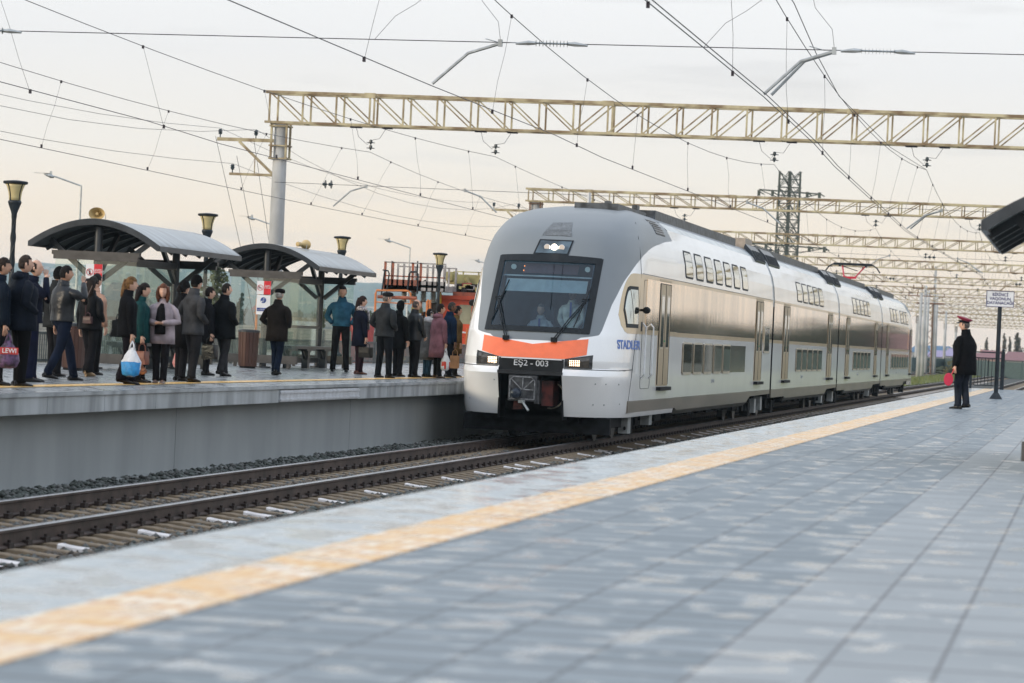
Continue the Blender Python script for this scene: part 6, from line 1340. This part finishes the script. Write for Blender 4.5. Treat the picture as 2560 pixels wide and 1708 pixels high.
# crane arm and cab
a, z1_ = vx_(1083, 676); b, z0_ = vx_(1240, 712); vb('crane_arm', VY, [(a, b, z0_, z1_-.05, 2.2, 2.9), (a-.1, a+.2, z0_+.1, z1_+.02, 2.1, 3.0)]); vb('crane_rail', VY, [(a+.2, b, z1_+.02, z1_+.05, 2.2, 2.25)]+[(a+.5+.5*k, a+.54+.5*k, z1_-.05, z1_+.05, 2.2, 2.25) for k in range(6)])
frame([(1132, 690), (1150, 722)], .07, VY, 'hydraulic_ram', 2.1); vb('machinery', VD, [(a+.3, b, z0_-.35, z0_+.02, 2.0, 3.4)]); vb('machinery', M('machine_red', (.3, .05, .05), .6), [(a+.55, a+.85, z0_-.14, z0_+.05, 1.95, 2.0)])
for k in range(10): x0, z_ = vx_(rr_.uniform(1095, 1180), rr_.uniform(712, 735)); vb('machinery', [VD, VG, VY][k % 3], [(x0, x0+rr_.uniform(.1, .3), z_, z_+rr_.uniform(.08, .25), 1.8, 2.1)])
c0, cz1 = vx_(1073, 745); c1, _ = vx_(1240, 745); vb('cab_roof', VR, [(c0+.1, c1, cz1, cz1+.12, 1.0, 5)]); vb('cab_roof_edge', VB, [(c0+.5, c1, cz1+.12, cz1+.24, 1.2, 5)])
g0, gz1_ = vx_(1132, 760); g1, gz0_ = vx_(1160, 810)
vb('cab_body', VR, [(c0, c1, 1.1, gz0_, 1.1, 5), (c0, g0, gz0_, cz1, 1.1, 5), (g1, g1+.12, gz0_, cz1, 1.1, 5), (g0, c1, gz1_, cz1, 1.1, 5)]); vb('cab_glass', CABG, [(g0, g1, gz0_, gz1_, 1.12, 1.2), (g1+.12, c1, gz0_, gz1_, 1.12, 1.2)])
frame([(1140, 830), (1185, 836)], .03, WHITE, 'cab_rail', .9); frame([(1140, 862), (1185, 866)], .03, WHITE, 'cab_rail', .9); frame([(1149, 895), (1156, 820)], .03, VO, 'ladder_rail', .8); frame([(1165, 895), (1172, 790)], .03, VO, 'ladder_rail', .8); vb('buffer_row', VG, [(c0+.6+.22*k, c0+.72+.22*k, 1.1, 1.32, .0, .1) for k in range(8)])
q = MB(); xx, zz = vx_(1085, 745); q.lathe([(.20, -.03), (.22, 0), (.20, .03)], (xx, .9, zz), 18, 0, 'x'); q.build('cable_reel', HZY, ve)
# red container behind the blue jacket
p = at(876, 900, 92); e = empty('red_container', (p.x, 92, -1.3), 'faded red steel cabinet standing behind the glass beside the blue jacket man', 'container')
q = MB(); q.box(-.35, .40, 0, 1.2, 0, 2.62); q.build('cabinet_body', M('faded_red', (.42, .06, .06), .6, 0, .15), e); q = MB(); q.box(-.33, -.05, -.02, 0, .2, 2.5); q.box(.0, .36, -.02, 0, .2, 2.5); q.build('panel', M('faded_red_panel', (.48, .09, .08), .6), e); q = MB(); q.box(-.45, -.12, -.06, -.03, 2.3, 2.75); q.build('blue_plate', M('teal_plate', (.02, .12, .16), .5), e)
# rusty box with white base seen through the middle shelter
p = at(637, 840, 125); e = empty('water_stand', (p.x, 125, -1.5), 'small white stand with rusty pitched top seen through the middle shelter glass', 'water stand')
q = MB(); q.box(-.38, .38, 0, .6, 0, 1.75); q.build('base', M('stand_white', (.55, .52, .46), .8), e); q = MB(); q.add([(-.42, 0, 1.75), (.42, 0, 1.75), (.42, .65, 1.75), (-.42, .65, 1.75), (.25, .3, 2.15), (-.15, .3, 2.15)], [(0, 1, 4, 5), (1, 2, 4), (2, 3, 5, 4), (3, 0, 5)]); q.build('rusty_top', RUST, e); q = MB(); q.tube([(-.05, .3, 2.1), (-.05, .3, 3.5), (.1, .3, 3.8)], .05); q.box(-.15, .6, .28, .32, 2.95, 3.0); q.build('pipe', VO, e)
# street lights far left
for i, (x, y, Y, lb) in enumerate(((203, 465, 158, 'tall thin street light with a sloping arm above the left shelter roof'), (690, 566, 205, 'thin street light whose arm shows left of the concrete gantry post'), (1025, 620, 238, 'thin street light rising above the orange maintenance vehicle'), (1240, 668, 290, 'distant street light arm just left of the train roof'))):
    p = at(x, y, Y); s = Y/8050; e = empty('street_light', (p.x, Y, -1.6), lb, 'street light', 'street lights behind the far platform'); h = p.z+1.6; r = .045
    q = MB(); q.tube([(0, 0, 0), (0, 0, h)], [.09, .05], 8); q.build('pole', GAL, e); ax = -2.35; az = .62; q = MB(); q.tube([(0, 0, h), (ax*.62, 0, h+az*.62+.06)], .045, 6); q.build('arm', GAL, e)
    q = MB(); q.lathe([(.02, -.42), (.10, -.28), (.16, -.05), (.10, .1), (.03, .14)], (0, 0, 0), 10, 0, 'x'); q.v = [(v[0]+ax*.68, v[1], v[2]*.7-v[0]*.25+h+az*.70) for v in q.v]; q.box(ax*.70-.05, ax*.70+.05, -.05, .05, h+az*.7+.08, h+az*.7+.26); q.build('lamp_head', GAL, e); q = MB(); q.box(ax*1.08, ax*.72, -.12, .12, h+az*.93, h+az*.95); q.build('solar_strip', GAL, e)
# ------------------------------------------------------------------ background
LEAFS = {}
def leafm(c): 
    if c not in LEAFS: LEAFS[c] = M('foliage', c, .9, 0, .35, .8, detail=3)
    return LEAFS[c]
BARK = M('bark', (.10, .08, .06), .9, 0, .3)
def tree(x, ybase, ytop, Y, wpx, label, col, kind='round', n=1400, grp=None, seed=0, x_world=None, h=None, w=None):
    r = np.random.default_rng(seed+int(x)); X = at(x, ybase, Y).x if x_world is None else x_world; ht = (at(x, ytop, Y).z+1.6) if h is None else h; wd = wpx*Y/8050 if w is None else w
    e = empty('tree', (X, Y, -1.6), label, 'tree', grp); trunk_h = ht*(.25 if kind == 'round' else .1)
    q = MB(); q.tube([(0, 0, 0), (.1, 0, ht*.4), (0, .1, ht*.8)], [max(.12, ht*.022), ht*.014, ht*.005], 7)
    for k in range(7): a = r.uniform(0, 6.28); z0 = ht*r.uniform(.25, .6); q.tube([(0, 0, z0), (cos(a)*wd*.2, sin(a)*wd*.2, z0+ht*.12), (cos(a)*wd*.38, sin(a)*wd*.38, z0+ht*.25)], [ht*.008, ht*.005, ht*.002], 5)
    q.build('trunk', BARK, e)
    nc = 16 if kind == 'round' else 12; cl = []
    for k in range(nc):
        t = (k+.5)/nc
        if kind == 'round': z = ht*(.35+.55*r.random()); rad = wd*.5*math.sqrt(max(.05, 1-((z/ht-.6)/.42)**2)); a = r.uniform(0, 6.28); rr = rad*math.sqrt(r.random())*.75; cl.append((rr*cos(a), rr*sin(a), z, wd*r.uniform(.13, .22)))
        elif kind == 'poplar': z = ht*(.12+.83*t); cl.append((r.normal(0, wd*.07), r.normal(0, wd*.07), z, wd*.5*(sin(pi*min(1, .12+.9*t))**.6)*r.uniform(.6, 1.0)))
        elif kind == 'cone': z = ht*(.12+.83*t); cl.append((r.normal(0, wd*.04), r.normal(0, wd*.04), z, wd*.5*(1.05-t)))
        else: a = r.uniform(0, 6.28); rr = wd*.4*math.sqrt(r.random()); cl.append((rr*cos(a), rr*sin(a), ht*(.25+.5*r.random()), wd*r.uniform(.12, .22)))
    vs = []; fs = []; s0 = max(.10, ht*.022)
    for i in range(n):
        c = cl[r.integers(0, nc)]; u = r.normal(0, 1, 3); u /= np.linalg.norm(u); rad = c[3]*r.random()**.4; zsc = 1.0 if kind != 'poplar' else 1.5
        p = (c[0]+u[0]*rad, c[1]+u[1]*rad, min(ht, max(.05, c[2]+u[2]*rad*zsc))); s = s0*r.uniform(.5, 1.3); a = r.normal(0, 1, 3); a /= np.linalg.norm(a); b = np.cross(a, r.normal(0, 1, 3)); b /= np.linalg.norm(b); k = len(vs)
        vs += [tuple(p+a*s), tuple(p+b*s*.6), tuple(p-a*s), tuple(p-b*s*.6)]; fs.append((k, k+1, k+2, k+3))
    q = MB(); q.v = vs; q.f = fs; q.m = [0]*len(fs); q.build('crown', leafm(col), e)
    return e
GA, GB, GC, GD, GE = (.045, .07, .035), (.09, .11, .045), (.03, .055, .035), (.17, .15, .05), (.055, .075, .055)
tg = 'trees behind the far platform'
for a in ((535, 830, 608, 190, 70, 'slender willow-like tree rising behind the second lamp', GB, 'poplar', 1100), (597, 830, 722, 240, 62, 'dark conical evergreen seen through the middle shelter glass', GC, 'cone', 1600), (575, 840, 770, 235, 50, 'low dark evergreen left of the conical one', GC, 'round', 1200), (640, 850, 788, 170, 70, 'pale green bush left of the old man in the flat cap', GB, 'bush', 1200), (790, 850, 765, 215, 90, 'round grey green tree right of the middle shelter bench', GB, 'round', 1500), (745, 850, 770, 260, 60, 'hazy tree behind the old man in the flat cap', GE, 'round', 1000), (330, 850, 775, 230, 90, 'dark green tree behind the left shelter glass', GC, 'round', 1500), (270, 850, 800, 180, 70, 'dark shrub beside the pale house', GC, 'bush', 1200), (195, 850, 730, 300, 60, 'yellowish tree behind the walking man', GB, 'round', 1100), (455, 850, 745, 280, 60, 'tree showing between the two shelters', GB, 'poplar', 900), (925, 850, 768, 190, 60, 'green bush left of the orange maintenance vehicle', GB, 'round', 1300), (500, 860, 795, 300, 90, 'hazy bushes tree near the grey coat man', GE, 'bush', 900), (860, 850, 790, 330, 90, 'distant hazy tree behind the blue jacket man', GE, 'round', 900), (60, 850, 760, 260, 90, 'autumn coloured tree at the far left', GD, 'bush', 900)):
    tree(*a[:5], a[5], a[6], a[7], a[8], tg)
tr = 'trees beyond the end of the near platform'  # paler grey crowns have distance haze painted into the foliage colour
for a in ((2402, 912, 832, 640, 62, 'wide tree with haze-paled crown behind the station master', (.15, .15, .13), 'round', 1600), (2384, 912, 885, 430, 45, 'yellow green bush left of the station master', GD, 'bush', 1200), (2372, 912, 895, 460, 30, 'small olive bush beside the lone pale post', GB, 'bush', 700), (2464, 912, 838, 600, 14, 'thin poplar just right of the station master', (.15, .14, .11), 'poplar', 900), (2508, 912, 826, 600, 14, 'thin poplar right of the white sign post', (.15, .14, .11), 'poplar', 900), (2523, 912, 836, 600, 13, 'middle poplar of the three at the right edge', (.15, .14, .11), 'poplar', 900), (2541, 912, 826, 590, 24, 'widest poplar at the right edge', (.15, .14, .11), 'poplar', 1500), (2478, 912, 870, 560, 22, 'low dark tree behind the railing', (.11, .12, .10), 'round', 800), (2552, 912, 868, 560, 36, 'dark tree over the red roofs at the right edge', (.11, .12, .10), 'round', 1200), (2545, 915, 905, 420, 60, 'orange brown hedge bush above the green fence', GD, 'bush', 1400), (2440, 912, 895, 450, 40, 'green bush behind the railing', GB, 'bush', 900), (2340, 912, 890, 470, 34, 'dull green bush behind the far posts', GB, 'bush', 800)):
    tree(*a[:5], a[5], a[6], a[7], a[8], tr)
# trees and houses that stand right of the picture; the train side mirrors them
r5 = np.random.default_rng(11); vs = []; fs = []
for k in range(44):
    Xc = -2+k*1.75+r5.normal(0, .8); Yc = 455+r5.normal(0, 22)+Xc*.3; h = r5.uniform(4.8, 6.8) if k % 7 else 7.6; w = r5.uniform(2.4, 3.6)
    if Xc/Yc < -.003: continue
    for j in range(170):
        u = r5.normal(0, 1, 3); u /= np.linalg.norm(u); rad = r5.random()**.4; p = np.array([Xc+u[0]*rad*w, Yc+u[1]*rad*w, -1.6+h*.5+u[2]*rad*h*.5]); n_ = len(vs); a_ = r5.normal(0, .5, 3); b_ = r5.normal(0, .5, 3); vs += [tuple(p+a_), tuple(p+b_), tuple(p-a_), tuple(p-b_)]; fs.append((n_, n_+1, n_+2, n_+3))
q = MB(); q.v = vs; q.f = fs; q.m = [0]*len(fs); tag(q.build('woodland', leafm((.04, .05, .03))), 'dark belt of trees out of the picture at the right, mirrored in the train side', 'woodland', kind='stuff')
HW = [M('house_cream', (.50, .47, .40), .85, 0, .08), M('house_grey', (.34, .35, .35), .85, 0, .1), M('house_pink', (.45, .30, .28), .85, 0, .1)]
RF = {'red': M('roof_red', (.24, .115, .12), .7, 0, .12), 'dark': M('roof_dark', (.10, .13, .15), .7, 0, .15), 'lilac': M('roof_lilac', (.30, .26, .42), .6, 0, .1), 'blue': M('roof_blue', (.07, .15, .26), .6, 0, .1)}; WN = M('house_window', (.05, .07, .08), .2)
def house(X, Y, w, d, h, rh, label, wall, roof, rz=0, gable=True, grp=None):
    e = empty('house', (X, Y, -1.6), label, 'house', grp, rz=rz); q = MB(); q.box(-w/2, w/2, 0, d, 0, h); q.build('wall', wall, e)
    q = MB(); o = .35; q.add([(-w/2-o, -o, h), (w/2+o, -o, h), (w/2+o, d+o, h), (-w/2-o, d+o, h), (-w/2+w*.15, d/2, h+rh), (w/2-w*.15, d/2, h+rh)], [(0, 1, 5, 4), (1, 2, 5), (2, 3, 4, 5), (3, 0, 4), (3, 2, 1, 0)]); q.build('roof', roof, e)
    n = max(2, int(w/3))
    for k in range(n): xc = -w/2+w*(k+.5)/n; q = MB(); q.box(xc-.55, xc+.55, -.03, .02, h-2.2, h-.8); q.build('window', WN, e); 
    q = MB(); q.box(w*.2, w*.2+.5, d/2-.2, d/2+.2, h+rh*.4, h+rh+.6); q.build('chimney', wall, e)
    return e
def hs(x, ytop, Y, wpx, h, *a, **k): p = at(x, 880, Y); t = at(x, ytop, Y).z+1.6; return house(p.x, Y, wpx*Y/8050, 8, t*.66, t*.34, *a, **k)
hs(282, 705, 420, 95, 6, 'pale two-storey house with dark roof seen through the left shelter glass', HW[0], RF['dark'])
hs(642, 750, 330, 62, 5, 'small house with pinkish red roof seen through the middle shelter glass', HW[0], RF['red']); hs(420, 780, 300, 80, 4, 'low grey house behind the woman in the lilac jacket', HW[1], RF['dark'])
rg = 'houses beyond the end of the near platform'
hs(2350, 876, 620, 70, 5, 'long low building with lilac roof left of the station master', HW[1], RF['lilac'], grp=rg); hs(2392, 872, 600, 62, 5, 'lilac roofed building partly behind the station master', HW[1], RF['lilac'], grp=rg); hs(2330, 864, 760, 120, 6, 'wide building with blue roof behind the far posts', HW[1], RF['blue'], grp=rg)
hs(2478, 876, 500, 66, 5, 'house with broad red roof behind the railing', HW[2], RF['red'], grp=rg); hs(2545, 880, 480, 74, 5, 'red roofed house with grey wall at the right edge', HW[1], RF['red'], grp=rg); hs(2440, 882, 520, 40, 5, 'small red roofed house just behind the station master', HW[2], RF['red'], grp=rg)
house(5.2, 405, 6.5, 8, 3.2, 2.0, 'red roofed house out of the picture at the right, mirrored in the train', HW[2], M('roof_faded', (.20, .11, .11), .7), rz=0)
# fences and walls
GF = M('green_fence', (.055, .09, .085), .7, 0, .1)
def wall(name, pts, h, z0, mat, label, cat, cap=None, th=.2, posts=None):
    e = empty(name, (pts[0][0], pts[0][1], z0), label, cat); o = Vector((*pts[0], 0))
    for a, b in zip(pts[:-1], pts[1:]):
        a = Vector((*a, 0))-o; b = Vector((*b, 0))-o; q = MB(); q.bar(a+Vector((0, 0, h/2)), b+Vector((0, 0, h/2)), th, h); q.build('panel', mat, e)
        if posts:
            d = (b-a).length; n = max(1, int(d/posts))
            for k in range(n+1): c = a+(b-a)*k/n; q = MB(); q.box(c.x-.1, c.x+.1, c.y-.1, c.y+.1, 0, h+.15); q.build('post', mat, e)
    return e
pa, pb, pc, pd = at(2280, 905, 430), at(2360, 908, 460), at(2470, 912, 400), at(2575, 918, 370)
wall('green_fence', [(pa.x-10, 430), (pb.x, 462), (pc.x, 402), (pd.x+30, 365)], 2.3, -1.6, GF, 'long green metal fence across the background at the right', 'fence', th=.08, posts=3)
BLKW = M('block_wall', (.42, .39, .33), .85, 0, .2, 1.2, .4, 8)
mt = BLKW; t, b, N, K = nodes(mt); bt = N('ShaderNodeTexBrick'); bt.inputs['Scale'].default_value = 1.0; bt.inputs['Color1'].default_value = (.46, .43, .36, 1); bt.inputs['Color2'].default_value = (.36, .34, .29, 1); bt.inputs['Mortar'].default_value = (.2, .19, .17, 1); bt.inputs['Brick Width'].default_value = .5; bt.inputs['Row Height'].default_value = .22; bt.inputs['Mortar Size'].default_value = .012
tcn = N('ShaderNodeTexCoord'); mpn = N('ShaderNodeMapping'); mpn.inputs['Rotation'].default_value = (pi/2, 0, pi/2); K(tcn.outputs['Object'], mpn.inputs[0]); sx_ = N('ShaderNodeSeparateXYZ'); K(tcn.outputs['Object'], sx_.inputs[0]); cb_ = N('ShaderNodeCombineXYZ'); K(sx_.outputs[1], cb_.inputs[0]); K(sx_.outputs[2], cb_.inputs[1]); K(cb_.outputs[0], bt.inputs['Vector']); K(bt.outputs[0], b.inputs['Base Color'])
wall('block_wall', [(-44, 100), (-46, 330)], 2.55, -1.6, BLKW, 'pale concrete block wall behind the far platform, seen between legs and through the glass', 'wall', th=.3, posts=None)
wall('grey_wall', [(-75, 150), (-78, 420)], 4.0, -1.6, M('grey_render', (.30, .32, .32), .85, 0, .15, .4), 'long grey wall farther behind the block wall', 'wall', th=.3)
# far bushes line as ground cover
# hills
HM = M('hill_cover', (.075, .095, .07), .95, 0, .35, .004, detail=8, col2=(.05, .075, .055)); 
RID = [(-900, 655), (0, 664), (110, 660), (300, 664), (450, 662), (560, 676), (700, 694), (880, 712), (1060, 718), (1180, 728), (1400, 752), (1700, 800), (1950, 850), (2200, 888), (2400, 905)]
rows = []; rr6 = np.random.default_rng(3); xs = np.arange(-900, 2400, 12)
nzv = sum(np.interp(xs, np.linspace(-900, 2400, c), rr6.normal(0, a, c)) for c, a in ((12, 4), (40, 2.0), (140, .9)))
for t, Yd in ((0, 2600), (.25, 3000), (.5, 3500), (.75, 4000), (1.0, 4600), (.6, 5600)):
    row = []
    for i, x in enumerate(xs):
        yr = np.interp(x, [a for a, b in RID], [b for a, b in RID])+nzv[i]; top = at(x, yr, 4600); z = -1.6+(top.z+1.6)*(t if t < 1 else 1)*(1 if t == 1 else (1+.25*rr6.normal()*.2)); d = ray(x, 0); row.append((d.x/d.y*Yd, Yd, z-(0 if t else 8)))
    rows.append(row)
q = MB(); q.grid(rows); tag(q.build('hills', HM, smooth=True), kind='structure')
# pale villages on the slope, too many to count
q = MB(); r9 = random.Random(5)
for k in range(260):
    x = r9.choice([r9.gauss(600, 60), r9.gauss(180, 80), r9.gauss(930, 60), r9.uniform(0, 1200)]); Yd = r9.uniform(3050, 4300); t = np.interp(Yd, [2600, 3000, 3500, 4000, 4600], [0, .25, .5, .75, 1]); yr = np.interp(x, [a for a, b in RID], [b for a, b in RID]); top = at(x, yr, 4600); z = -1.6+(top.z+1.6)*t; d = ray(x, 0); X = d.x/d.y*Yd; w = r9.uniform(5, 12); q.box(X-w/2, X+w/2, Yd-20, Yd-12, z-12, z+r9.uniform(-2, 4))
tag(q.build('village', M('village_pale', (.50, .44, .38), .8, 0, .2)), 'pale scattered village buildings on the blue hillside', 'village', kind='stuff')
q = MB(); n = 5200; r = np.random.default_rng(8)
vs = []; fs = []
for i in range(n):
    Yd = r.uniform(430, 1500); x = r.uniform(-100, 1250) if i % 3 else r.uniform(2280, 2620); d = ray(x, 0); X = d.x/d.y*Yd; h = r.uniform(1, 4.6)*(.6+.4*sin(X*.05)); s = r.uniform(1.0, 3.0); k = len(vs)
    for j in range(3): a = r.uniform(0, 6.28); c = (X+r.normal(0, s*.4), Yd+r.normal(0, s), -1.6+h*r.random()); vs += [(c[0]-s*.5, c[1], c[2]), (c[0], c[1]+.5, c[2]-h*.3), (c[0]+s*.5, c[1], c[2]), (c[0]+r.normal(0, .3), c[1], c[2]+h*.5)]; fs.append((k+4*j, k+4*j+1, k+4*j+2, k+4*j+3))
q.v = vs; q.f = fs; q.m = [0]*len(fs); tag(q.build('scrubland', leafm((.06, .075, .045))), 'dull green scrub and far woodland below the hills', 'woodland', kind='stuff')
# ------------------------------------------------------------------ air
q = MB(); q.box(-3400, 2500, -40, 5900, -14, 92); hz = q.build('haze', []); hz.data.materials.clear()
mh = bpy.data.materials.new('haze_air'); mh.use_nodes = True; t = mh.node_tree; t.nodes.clear(); o = t.nodes.new('ShaderNodeOutputMaterial'); v = t.nodes.new('ShaderNodeVolumePrincipled'); v.inputs['Color'].default_value = (.66, .86, .97, 1); v.inputs['Density'].default_value = .00012; v.inputs['Anisotropy'].default_value = .1; t.links.new(v.outputs[0], o.inputs['Volume']); hz.data.materials.append(mh); tag(hz, kind='stuff')
hz['label'] = 'thin pale blue air haze over the whole scene'; hz['category'] = 'haze'
